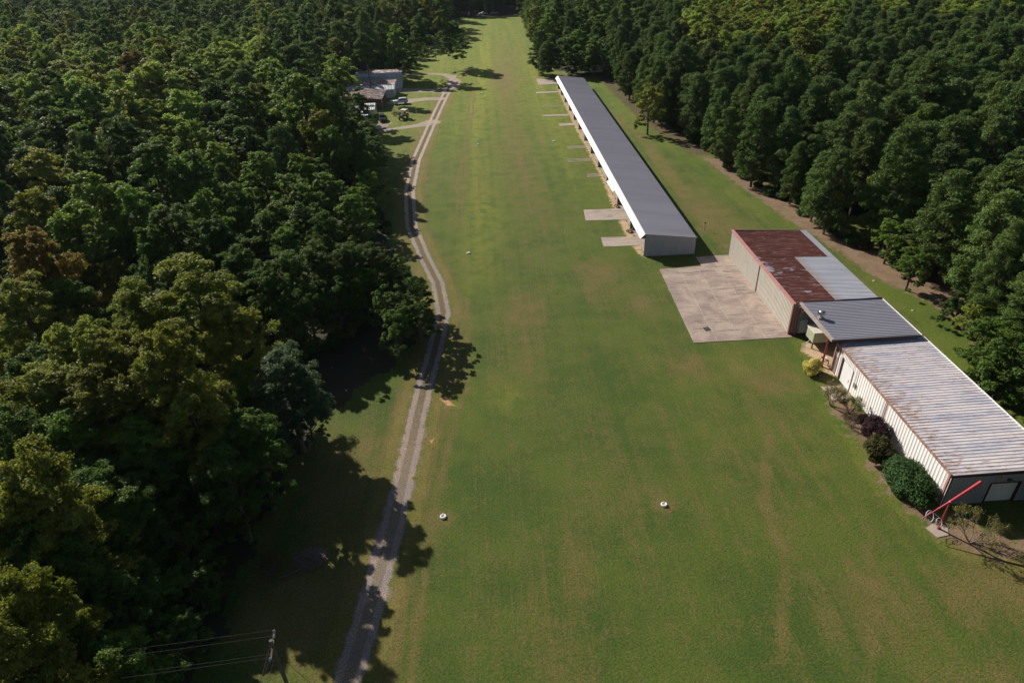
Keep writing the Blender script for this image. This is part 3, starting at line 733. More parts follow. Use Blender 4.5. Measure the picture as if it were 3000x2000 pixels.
MB().box(wx0 - .07, wx0 + .05, wy0, wy1, 3.82, 4.06).build('eave_trim', M['brown_trim'], WS, loc=wl)
MB().box(wx0 - .02, wx0 + .05, wy0 + .12, wy0 + .34, 0, 3.8).build('corner_trim', M['pink_trim'], WS, loc=wl)
MB().box(wx1, wx1 + .1, wy0, wy1, 4.0, 4.2).build('gutter', M['white'], WS, loc=wl)
MB().box(wx0 - .05, wx1 + .05, wy0 - .14, wy0 - .06, 3.72, 3.99).build('rake_trim', M['dark_trim'], WS, loc=wl)
# end wall facing the camera with the roll-up door
corr_in(WS, 'end_wall', (wx0 + .1, wy0, 0), (46.55, wy0, 0), (0, 0, 3.8), (0, 0, 3.82), .3, .03, M['wall_grey'], sgn=1)
corr_in(WS, 'end_wall', (49.55, wy0, 0), (wx1, wy0, 0), (0, 0, 3.85), (0, 0, 3.9), .3, .03, M['wall_grey'], sgn=1)
corr_in(WS, 'end_wall', (46.55, wy0, 2.62), (49.55, wy0, 2.62), (0, 0, 1.2), (0, 0, 1.22), .3, .03, M['wall_grey'], sgn=1)
corr_in(WS, 'roller_door', (46.7, wy0 + .12, .03), (46.7, wy0 + .12, 2.55), (2.7, 0, 0), (2.7, 0, 0), .14, .02, M['white_wall'], sgn=-1, ribw=.06, flank=.02)
MB().box(49.40, 49.62, wy0 - .05, wy0 + .2, 0, 2.62).box(46.5, 46.7, wy0 - .05, wy0 + .2, 0, 2.62).box(46.7, 49.4, wy0 - .05, wy0 + .2, 2.5, 2.62).build('door_frame', M['dark_trim'], WS, loc=wl)
MB().box(wx0 + .05, wx0 + .2, wy0 - .09, wy0 + .05, 0, 3.75).build('corner_trim', M['dark_trim'], WS, loc=wl)
MB().tube([(wx0 + .0, wy0 - .12, .12), (wx0 + .0, wy0 - .12, 3.7)], .045, 8).build('downpipe', M['white'], WS, loc=wl)
MB().box(46.85, 47.4, wy0 - .1, wy0 - .03, 2.95, 3.35).build('wall_vent', M['tan_trim'], WS, loc=wl)
lf = MB().box(48.0, 48.3, wy0 - .16, wy0 - .03, 2.85, 3.1).build('wall_lamp', M['dark_trim'], WS, loc=wl)
MB().lathe([(0, 0), (.12, .05), (.16, .2)], (48.4, wy0 - .2, 2.75), 12).build('lamp_shade', M['galv'], lf)
corr_in(WS, 'end_wall', (wx0 + .1, wy1 - .05, 0), (wx1, wy1 - .05, 0), (0, 0, 3.85), (0, 0, 3.9), .3, .03, M['white_wall'], sgn=-1)
corr_in(WS, 'back_wall', (wx1 - .03, wy0, 0), (wx1 - .03, wy1, 0), (0, 0, 4.0), (0, 0, 4.0), .46, .03, M['white_wall'], sgn=1)
em = MB().box(wx0 - .14, wx0 - .02, 62.0, 62.4, 1.3, 1.9).tube([(wx0 - .08, 62.2, 1.9), (wx0 - .08, 62.2, 3.7)], .03, 6).build('electric_meter', M['galv'], WS, loc=wl)

# ---------------------------------------------------------------- farmyard buildings, far left
def gable(root, x0, x1, y0, y1, h, rise, wall, roof, ov=.35, along='x', thick=.08):
    L = -root.location
    MB().box(x0, x1, y0, y1, 0, h).build('walls', wall, root, loc=L)
    if along == 'x':
        ym = (y0+y1)/2
        prof = [(y0-ov, h-.05), (ym, h+rise), (y1+ov, h-.05)]
        for (a, za), (b, zb) in zip(prof[:-1], prof[1:]):
            corr_in(root, 'roof_slope', (x0-ov, a, za), (x1+ov, a, za), (0, b-a, zb-za), (0, b-a, zb-za), .5, .04, roof, sgn=1)
        for x in (x0, x1): MB().add([(x, y0, h), (x, y1, h), (x, ym, h+rise-.1)], [(0, 2, 1)]).build('gable_end', wall, root, loc=L)
    else:
        xm = (x0+x1)/2
        prof = [(x0-ov, h-.05), (xm, h+rise), (x1+ov, h-.05)]
        for (a, za), (b, zb) in zip(prof[:-1], prof[1:]):
            corr_in(root, 'roof_slope', (a, y0-ov, za), (a, y1+ov, za), (b-a, 0, zb-za), (b-a, 0, zb-za), .5, .04, roof, sgn=-1)
        for y in (y0, y1): MB().add([(x0, y, h), (x1, y, h), (xm, y, h+rise-.1)], [(0, 1, 2)]).build('gable_end', wall, root, loc=L)
def window(root, x, y, z, w, h, face):
    L = -root.location
    if face == 'x':
        f = MB().box(x, x + .08, y - w/2 - .06, y + w/2 + .06, z - .06, z + h + .06).build('window', M['white'], root, loc=L)
        MB().box(x + .08, x + .1, y - w/2, y + w/2, z, z + h).build('pane', M['glass'], f)
    else:
        f = MB().box(x - w/2 - .06, x + w/2 + .06, y - .08, y, z - .06, z + h + .06).build('window', M['white'], root, loc=L)
        MB().box(x - w/2, x + w/2, y - .1, y - .08, z, z + h).build('pane', M['glass'], f)
B1 = empty('metal_farm_building', (-28, 250, 0), 'tall blue-grey metal building with overhanging roof behind the lower sheds', 'building')
L1 = -B1.location
MB().box(-43, -28.0, 250, 257.5, 0, 4.7).build('walls', M['bluegrey'], B1, loc=L1)
corr_in(B1, 'roof_slope', (-43.6, 249.2, 4.5), (-27.2, 249.2, 4.5), (0, 1.0, 1.05), (0, 1.0, 1.05), .5, .03, M['bluegrey'])
corr_in(B1, 'roof_slope', (-43.6, 250.2, 5.55), (-27.2, 250.2, 5.55), (0, 3.6, .35), (0, 3.6, .35), .5, .03, M['litter_roof'])
corr_in(B1, 'roof_slope', (-43.6, 253.8, 5.9), (-27.2, 253.8, 5.9), (0, 4.6, -.9), (0, 4.6, -.9), .5, .03, M['litter_roof'])
MB().add([(-28, 250, 4.7), (-28, 257.5, 4.7), (-28, 257.4, 5.1), (-28, 253.8, 5.85), (-28, 250.3, 5.5)], [(0, 1, 2, 3, 4)]).build('gable_end', M['bluegrey'], B1, loc=L1)
window(B1, -28, 252.0, 3.0, .6, 1.6, 'x'); window(B1, -28, 254.2, 3.0, .6, 1.6, 'x'); window(B1, -30.6, 249.9, 4.55, 1.6, .5, 'y')
MB().box(-28.0, -27.94, 250.8, 253.6, .05, 2.3).build('garage_door', M['white'], B1, loc=L1)
B2 = empty('low_white_shed', (-29, 236, 0), 'low long shed with white end wall and a leaf-strewn roof', 'shed')
MB().box(-45, -29.3, 236.2, 244.8, 0, 3.0).build('walls', M['bluegrey'], B2, loc=-B2.location)
corr_in(B2, 'roof_slope', (-45.5, 235.7, 2.8), (-28.9, 235.7, 2.8), (0, 2.4, .9), (0, 2.4, .9), .5, .03, M['bluegrey'])
corr_in(B2, 'roof_slope', (-45.5, 238.1, 3.7), (-28.9, 238.1, 3.7), (0, 7.2, .35), (0, 7.2, .35), .5, .03, M['litter_roof'])
MB().add([(-29.3, 236.2, 3), (-29.3, 244.8, 3), (-29.3, 244.8, 3.95), (-29.3, 238.1, 3.65)], [(0, 1, 2, 3)]).build('gable_end', M['white_wall'], B2, loc=-B2.location)
MB().box(-29.3, -29.24, 237.2, 243.6, .05, 2.7).build('sliding_door', M['door_white'], B2, loc=-B2.location)
window(B2, -29.3, 244.2, 1.2, .5, .9, 'x')
B3 = empty('brown_shed', (-31, 220, 0), 'dark brown shed with a low roof between the white sheds', 'shed')
gable(B3, -45, -31.6, 220.5, 233.8, 3.1, .9, M['brown_sheet'], M['litter_roof'], along='y')
MB().box(-31.6, -31.54, 222, 225.5, .05, 2.6).build('sliding_door', M['dark_trim'], B3, loc=-B3.location)
MB().box(-38, -35, 220.44, 220.5, .05, 2.6).build('sliding_door', M['dark_trim'], B3, loc=-B3.location)
MB().box(-31.5, -31.42, 221.2, 221.4, 0, 2.6).build('downpipe', M['white'], B3, loc=-B3.location)
B4 = empty('cream_gabled_shed', (-32.6, 209, 0), 'small cream shed with a pale blue gabled roof beside the yard', 'shed')
gable(B4, -40, -32.6, 209.3, 215.6, 2.7, 1.1, M['cream'], M['bluegrey'], along='x')
MB().box(-32.6, -32.52, 211, 213.2, .05, 2.2).build('door', M['white'], B4, loc=-B4.location)
B5 = empty('small_white_lean_to', (-33.5, 204, 0), 'small white lean-to with sagging pale roof in front of the cream shed', 'shed')
gable(B5, -40, -34.0, 204.2, 208.7, 2.3, .8, M['cream'], M['bluegrey'], along='x')
MB().box(-34.0, -33.94, 205.2, 206.6, .05, 1.95).build('door', M['wood'], B5, loc=-B5.location)
# hut in the trees behind the far end of the long hangar
B6 = empty('pale_hut', (43, 262, 0), 'small pale hut with a reddish roof half hidden by trees behind the long hangar', 'hut')
gable(B6, 41.6, 45.6, 262, 266, 2.6, .9, M['cream'], M['pink_trim'], along='x', ov=.25)
window(B6, 42.6, 262, 1.0, .8, .9, 'y')
B7 = empty('distant_grey_house', (-273, 447, 0), 'grey roofed house far off at the left edge beyond the woods', 'house')
gable(B7, -284, -262, 447, 458, 4, 4, M['cream'], M['roof_grey2'], along='x'); window(B7, -270, 447, 1.5, 1.6, 1.4, 'y')
B9 = empty('distant_blue_house', (-300, 475, 0), 'blue-grey house behind the red maple at the left edge', 'house')
gable(B9, -322, -303, 482, 493, 5, 4, M['bluegrey'], M['roof_grey'], along='x'); window(B9, -310, 482, 1.5, 1.6, 1.4, 'y')
B8 = empty('distant_white_barn', (-243, 623, 0), 'long white barn far off near the top of the left woods', 'barn')
gable(B8, -262, -228, 640, 655, 8, 4, M['white_wall'], M['white_wall'], along='x'); window(B8, -240, 640, 2, 2, 2, 'y')

# ---------------------------------------------------------------- vehicles
PAINT = {}
def paint(name, col):
    if name not in PAINT: PAINT[name] = plain(name, col, .3, 0, .04, 1, .6)
    return PAINT[name]
def wheel(root, x, y, r=.36, w=.24):
    t = MB().lathe([(r*.6, -w/2), (r*.93, -w/2), (r, -w/4), (r, w/4), (r*.93, w/2), (r*.6, w/2)], (0, 0, 0), 18, axis='Y').build('wheel', M['black'], root, loc=(x, y, r))
    MB().lathe([(0, -w/2+.02), (r*.6, -w/2+.01), (r*.6, w/2-.01), (0, w/2-.02)], (0, 0, 0), 14, axis='Y').build('rim', M['galv'], t)
def vehicle(name, loc_, rz, label, cat, style, body):
    r = empty(name, loc_, label, cat, None, rz)
    W = .92
    prof = {'suv': [(-2.35, .45), (-2.4, .95), (-2.2, 1.12), (-1.05, 1.2), (-.45, 1.2), (2.25, 1.2), (2.38, 1.0), (2.35, .45)],
            'pickup': [(-2.7, .45), (-2.75, .95), (-2.5, 1.12), (-1.2, 1.18), (.55, 1.2), (2.65, 1.2), (2.72, 1.0), (2.7, .5)]}[style]
    cab = {'suv': [(-1.05, 1.2), (-.35, 1.78), (.2, 1.85), (1.9, 1.82), (2.28, 1.22)], 'pickup': [(-1.15, 1.18), (-.5, 1.75), (.45, 1.78), (.8, 1.2)]}[style]
    m = MB(); n = len(prof)
    def prism(mb, P, w0, w1, zsplit):
        n = len(P)
        ys = [(-(w0 if z <= zsplit else w1), (w0 if z <= zsplit else w1)) for _, z in P]
        vs = [(x, a, z) for (x, z), (a, b) in zip(P, ys)] + [(x, b, z) for (x, z), (a, b) in zip(P, ys)]
        mb.add(vs, [tuple(range(n)), tuple(range(2*n-1, n-1, -1))] + [(i, n+i, n+(i+1) % n, (i+1) % n) for i in range(n)])
    prism(m, prof, W, W*.96, 1.1)
    if style == 'pickup':
        m.box(.85, 2.6, -.75, .75, 1.2, 1.21)
    bd = m.build('body', body, r)
    mb = bd.modifiers.new('bevel', 'BEVEL'); mb.width = .05; mb.segments = 2
    m = MB(); prism(m, cab, W*.93, W*.78, 1.25); cb = m.build('cabin', body, r)
    mb = cb.modifiers.new('bevel', 'BEVEL'); mb.width = .04; mb.segments = 2
    # glass
    def glass(nm, pts): MB().add(pts, [(0, 1, 2, 3)]).build(nm, M['glass'], cb)
    x1 = 1.85 if style == 'suv' else .45
    xs = [(-.8, .3), (.4, 1.15), (1.25, x1)] if style == 'suv' else [(-.85, .4)]
    for a, b in xs:
        for sgn in (-1, 1):
            glass('side_window', [(a, sgn*.87, 1.27), (b, sgn*.87, 1.27), (b if b < 1.7 else b - .1, sgn*.765, 1.68), (a + (.38 if a == xs[0][0] else 0), sgn*.765, 1.68)])
    glass('windscreen', [(-1.06, -.7, 1.24), (-1.06, .7, 1.24), (-.47, .62, 1.7), (-.47, -.62, 1.7)])
    if style == 'suv': glass('rear_window', [(2.3, -.65, 1.28), (2.3, .65, 1.28), (2.0, .6, 1.72), (2.0, -.6, 1.72)])
    else:
        glass('rear_window', [(.83, -.62, 1.26), (.83, .62, 1.26), (.53, .56, 1.66), (.53, -.56, 1.66)])
        MB().box(.9, 2.58, -.72, .72, 1.205, 1.225).build('bed', M['dark'], r)
    fx = prof[1][0]
    for sy in (-.66, .66):
        MB().box(fx - .03, fx + .06, sy - .14, sy + .14, .72, .9).build('headlight', M['galv'], r)
        MB().box(prof[-2][0] - .05, prof[-2][0] + .03, sy - .1, sy + .1, .78, 1.05).build('tail_light', M['bright_red'], r)
    MB().box(fx - .08, fx + .05, -.85, .85, .42, .6).build('bumper', M['dark'], r)
    k = 1.45 if style == 'suv' else 1.75
    for x in (-k, k):
        for y in (-.82, .82): wheel(r, x, y)
    return r
vehicle('parked_suv', (-26.2, 226.6, .05), R_(7), 'white estate car parked in shade in front of the brown shed', 'car', 'suv', paint('white_car_paint', (.6, .62, .65)))
vehicle('pickup_truck', (-31.6, 194.6, .05), R_(25), 'white pickup truck with dark cab glass at the yard entrance, rear one of the pair', 'truck', 'pickup', paint('silver_car_paint', (.5, .5, .5)))
vehicle('parked_van', (-32.6, 189.4, .05), R_(60), 'white car with pale hood in front of the pickup truck in the yard', 'car', 'suv', paint('white_car_paint', (.6, .62, .65)))
vehicle('parked_car', (-36.2, 187.6, .05), R_(95), 'pale blue car half under the tree at the left end of the yard', 'car', 'suv', paint('blue_car_paint', (.32, .4, .5)))
vehicle('dark_utility_car', (-29.8, 205.6, .03), R_(100), 'black utility car parked between cream shed and farm tractor', 'car', 'suv', paint('black_car_paint', (.02, .02, .022)))
vehicle('far_pickup_truck', (4.2, 452.5, 0), R_(5), 'white pickup at the far end of the field under the trees', 'truck', 'pickup', paint('white_car_paint', (.6, .62, .65)))
vehicle('far_pale_car', (11, 453, 0), R_(178), 'pale car right of the pickup at the far end of the field', 'car', 'suv', paint('blue_car_paint', (.32, .4, .5)))

def tractor(loc_, rz, label):
    r = empty('farm_tractor', loc_, label, 'tractor', None, rz)
    g = paint('faded_machine_paint', (.12, .11, .10))
    MB().box(-1.9, .1, -.4, .4, .8, 1.45).box(-2.0, -1.7, -.45, .45, .6, 1.3).build('hood', g, r)
    MB().box(.1, 1.4, -.8, .8, .8, 1.1).build('platform', M['dark'], r)
    MB().box(.7, 1.2, -.3, .3, 1.1, 1.3).box(1.1, 1.25, -.3, .3, 1.3, 1.8).build('seat', M['black'], r)
    MB().tube([(.1, 0, 1.3), (.35, 0, 1.75)], .03, 6).build('steering_column', M['dark'], r)
    for sx, sy in ((.2, -.7), (.2, .7), (1.4, -.7), (1.4, .7)): MB().tube([(sx, sy, 1.0), (sx, sy, 2.5)], .04, 6).build('canopy_post', M['dark'], r)
    MB().box(-.1, 1.7, -.9, .9, 2.5, 2.58).build('canopy', M['cream_tank'], r)
    MB().tube([(-1.2, .2, 1.4), (-1.2, .2, 2.1)], .04, 6).build('exhaust', M['dark'], r)
    for y in (-.85, .85): wheel(r, 1.0, y, .75, .42); wheel(r, -1.5, y * .8, .42, .25)
tractor((-23.6, 206.6, .03), R_(70), 'dark old tractor with a pale canopy beside the swing frame')
def loader(loc_, rz):
    r = empty('rusty_disc_harrow', loc_, 'rusty farm implement with upright tines behind the old tractor', 'implement', None, rz)
    MB().tube([(-1.3, -.9, .7), (1.3, -.9, .7), (1.3, .9, .7), (-1.3, .9, .7), (-1.3, -.9, .7)], .07, 6).build('frame', M['brown_trim'], r)
    MB().tube([(0, -.9, .7), (0, -.9, 2.4), (0, .9, 2.4), (0, .9, .7)], .06, 6).build('mast', M['wood'], r)
    for i in range(7):
        y = -.9 + i * .3
        MB().tube([(-1.2, y, 2.3), (-1.0, y, 1.2), (-1.3, y, .45)], .03, 5).build('tine', M['brown_trim'], r)
        MB().lathe([(0, -.02), (.3, 0), (0, .02)], (.9, y, .4), 12, axis='Y').build('disc', M['galv'], r)
    for y in (-1.0, 1.0): wheel(r, .1, y, .42, .22)
loader((-26.2, 211.6, .03), R_(60))
sw = empty('swing_frame', (-21.2, 210.4, .03), 'thin pale swing frame standing on the grass beside the old tractor', 'frame')
for x in (-1.2, 1.2):
    MB().tube([(x, -.8, 0), (x, 0, 2.5), (x, .8, 0)], .045, 6).build('leg', M['cream_tank'], sw)
MB().tube([(-1.4, 0, 2.5), (1.4, 0, 2.5)], .045, 6).build('crossbar', M['cream_tank'], sw)
for x in (-.35, .35): MB().tube([(x, 0, 2.5), (x, 0, .6)], .012, 4).build('chain', M['galv'], sw)
MB().box(-.4, .4, -.12, .12, .56, .6).build('seat', M['wood'], sw)
tag(MB().box(-.8, .8, -.5, .5, 0, .12, rz=.3).box(-.5, .9, -.3, .6, .12, .2, rz=-.2).build('pale_tarpaulin', M['white'], loc=(-27.0, 193.4, .04)), 'pale tarpaulin lying on grass beside the yard drive', 'tarpaulin')
tag(MB().quadbox([(-.6, -.4, 0), (.6, -.4, 0), (.6, .4, 0), (-.6, .4, 0)], [(-.45, -.25, 2.2), (.45, -.25, 2.2), (.35, .2, 2.5), (-.4, .2, 2.4)]).build('white_cabinet', M['bluegrey'], loc=(-4.6, 453, 0)), 'tall pale cabinet under the trees left of the far pickup', 'cabinet')

# ---------------------------------------------------------------- runway markers
def marker(x, y, label, pin=True, tilt=0.0):
    r = empty('runway_marker', (x, y, .0), label, 'marker', 'white tyre markers down both sides of the grass runway')
    t = MB().lathe([(.17, .02), (.17, .16), (.21, .21), (.27, .21), (.31, .17), (.33, .10), (.31, .02)], n=20).build('tyre', M['white'], r, True)
    MB().lathe([(0, .1), (.17, .1)], n=14).build('hub', M['cream_tank'], r)
    if pin:
        MB().tube([(0, .02, .1), (.0, .02, .42)], .028, 6).build('stake', M['white'], r)
        MB().lathe([(0, .5), (.05, .48), (.06, .42), (0, .40)], (0, .02, 0), 10).build('lamp', M['galv'], r)
left_m = [(-6.2, 47.1), (-3.9, 108.7), (-1.6, 175.7), (.3, 236), (2.6, 296.3), (4.5, 340.4)]
right_m = [(15.8, 46.8), (18.3, 175.2), (19.4, 238.5), (20.7, 292.9)]
names = ['nearest to the camera on the left side', 'second on the left side, beside the bend of the track', 'third on the left side, level with the middle pads', 'fourth on the left side, level with the far hangar end', 'fifth on the left side', 'farthest of the left side row']
for (x, y), s in zip(left_m, names): marker(x, y, 'white tyre marker, ' + s)
for (x, y), s in zip(right_m, ['nearest to the camera on the right, ringed by bare earth', 'second on the right, beside the three-strip pads', 'third on the right, by the last concrete pads', 'farthest on the right side near the trees']): marker(x, y, 'white tyre marker, ' + s)

# ---------------------------------------------------------------- posts and small things
tp = empty('marker_post', (39.6, 113.1, 0), 'thin dark metal post on a bare spot behind the long hangar', 'post')
MB().tube([(0, 0, 0), (.02, 0, 1.6)], .035, 6).build('post', M['dark'], tp); MB().box(-.12, .14, -.02, .02, 1.35, 1.6).build('plate', M['dark_trim'], tp)
tag(MB().tube([(0, 0, 0), (0, 0, 2.2)], .04, 6).box(-.06, .06, -.06, .06, 2.2, 2.28).build('thin_post', M['dark'], loc=(40.2, 238, 0)), 'thin dark post standing near the far right corner of the long hangar', 'post')
tag(MB().box(-.1, .1, -.1, .1, 0, .75, rz=.3).add([(-.1, -.1, .75), (.1, -.1, .75), (.1, .1, .75), (-.1, .1, .75), (0, 0, .86)], [(0, 1, 4), (1, 2, 4), (2, 3, 4), (3, 0, 4)]).build('white_boundary_stake', M['white'], loc=(64.1, 75.2, 0)), 'white boundary stake against the bushes right of the workshop', 'stake')
tag(MB().box(-.25, .25, -.25, .25, 0, 1.3).lathe([(.0, 1.75), (.2, 1.7), (.32, 1.3)], n=10).build('orange_barrel', plain('faded_orange', (.45, .17, .08), .6), loc=(28.4, 251.6, 0)), 'faded orange barrel stand beside the bushes past the long hangar', 'barrel')
for x, y, s in ((59.5, 90.2, .3), (60.3, 80.8, .25)):
    o = MB().lathe([(0, .5*s), (.5*s, .45*s), (.9*s, .2*s), (1.0*s, 0)], n=9).build('pale_stone', M['pad'], loc=(x, y, 0)); 
    for v in o.data.vertices: v.co.x *= random.uniform(.8, 1.3); v.co.y *= random.uniform(.7, 1.1)
    tag(o, 'pale stone in the pine straw ' + ('farther up the woodland edge' if y > 85 else 'closest to the bushes by the workshop'), 'stone')

# windsock mast: red post, slanted red boom, bare white hoops
WM = empty('windsock_mast', (40.53, 41.63, 0), 'red mast with a long slanted red boom and bare white hoops at the workshop corner', 'mast')
MB().tube([(0, 0, .0), (0, 0, 3.5)], [.12, .09], 10).lathe([(.2, 0), (.2, .12), (.13, .2)], n=12).build('post', M['red_steel'], WM)
tail, piv, tip = Vector((-2.15, -.12, 1.72)), Vector((0, 0, 3.58)), Vector((2.35, .25, 5.62))
MB().tube([tail, piv.lerp(tail, .45)], [.045, .055], 8).build('boom_tail', M['bright_red'], WM)
MB().tube([piv.lerp(tail, .45), piv], [.08, .09], 8).build('boom_neck', M['bright_red'], WM)
MB().tube([piv, tip], [.12, .155], 12).build('boom', M['bright_red'], WM)
MB().lathe([(0, -.1), (.14, -.1), (.14, .1), (0, .1)], (0, 0, 3.52), 10, axis='Y').build('pivot', M['red_steel'], WM)
def ring(c, ax, r, th, nm, parent):
    ax = Vector(ax).normalized(); a = ax.orthogonal().normalized(); b = ax.cross(a); c = Vector(c)
    return MB().tube([c + (a * math.cos(t) + b * math.sin(t)) * r for t in np.linspace(0, 2*math.pi, 25)[:-1]], th, 6, closed=True).build(nm, M['white'], parent)
c1, c2 = Vector((-1.15, .25, 1.55)), Vector((-.5, -.3, 1.25)); ax = Vector((.35, -.75, .55))
ring(c1, ax, .52, .022, 'hoop', WM); ring(c2, ax, .40, .022, 'hoop', WM)
rb = MB(); axn = ax.normalized(); a = axn.orthogonal().normalized(); b = axn.cross(a)
for t in (0.4, 1.8, 3.2, 4.9): rb.tube([c1 + (a*math.cos(t)+b*math.sin(t))*.52, c2 + (a*math.cos(t)+b*math.sin(t))*.40], .012, 5)
rb.tube([tail, c1 + a*.52], .012, 5); rb.tube([tail, c1 - a*.52], .012, 5)
rb.build('hoop_rods', M['white'], WM)
tag(MB().add([(-.9, .3, 0), (-.5, -.9, 0), (.7, -.7, 0), (1.1, .1, 0), (.2, .8, 0), (-.9, .3, .06), (-.5, -.9, .06), (.7, -.7, .06), (1.1, .1, .06), (.2, .8, .06)],
    [(5, 6, 7, 8, 9), (0, 1, 6, 5), (1, 2, 7, 6), (2, 3, 8, 7), (3, 4, 9, 8), (4, 0, 5, 9)]).build('mast_footing', M['pad'], loc=(40.3, 41.5, 0.02)), 'irregular pale concrete footing under the red windsock mast', 'footing')

# utility pole, bottom left
UP = empty('utility_pole', (-15.7, 27.1, 0), 'dark wooden utility pole with crossarm and wires at the bottom left edge', 'utility pole')
MB().tube([(0, 0, 0), (0, 0, 11.0)], [.17, .11], 10).build('pole', M['wood'], UP)
MB().box(-.06, .06, -1.1, 1.1, 10.3, 10.45, rz=.12).build('crossarm', M['wood'], UP)
for y in (-1.0, .55, 1.0):
    MB().lathe([(.02, 10.45), (.07, 10.5), (.05, 10.58), (.07, 10.62), (0, 10.7)], (-y * .12, y, 0), 8).build('insulator', M['bluegrey'], UP)
def wire(a, b, sag, r=.014):
    a, b = Vector(a), Vector(b); return [a.lerp(b, t) - Vector((0, 0, sag * 4 * t * (1 - t))) for t in np.linspace(0, 1, 22)]
wm = plain('wire_metal', (.012, .012, .014), .9, 0, .1)
k = 0
for y, z in ((-1.0, 10.68), (.55, 10.68), (1.0, 10.68), (0, 9.6)):
    MB().tube(wire((-y * .12, y, z), (-62, -2 + y, z - .5), 1.0), .011, 4).build('wire', wm, UP)
    MB().tube(wire((-y * .12, y, z), (-1.2 + y * .8, -40, z), .8), .011, 4).build('wire', wm, UP)
MB().tube([(0, 0, 9.8), (2.6, 1.2, 0)], .012, 4).build('guy_wire', wm, UP)

# garden chair by the yellow shrub
gc = empty('wooden_crate', (40.35, 66.5, 0), 'small dark slatted crate beside the yellow shrub', 'crate', rz=.2)
MB().box(-.35, .35, -.25, .25, 0, .05).build('base', M['wood'], gc)
for i, z in enumerate((.12, .26, .4)): 
    MB().box(-.36, .36, -.27, -.24, z, z + .09).box(-.36, .36, .24, .27, z, z + .09).box(-.38, -.35, -.25, .25, z, z + .09).box(.35, .38, -.25, .25, z, z + .09).build('slats', M['wood'], gc)

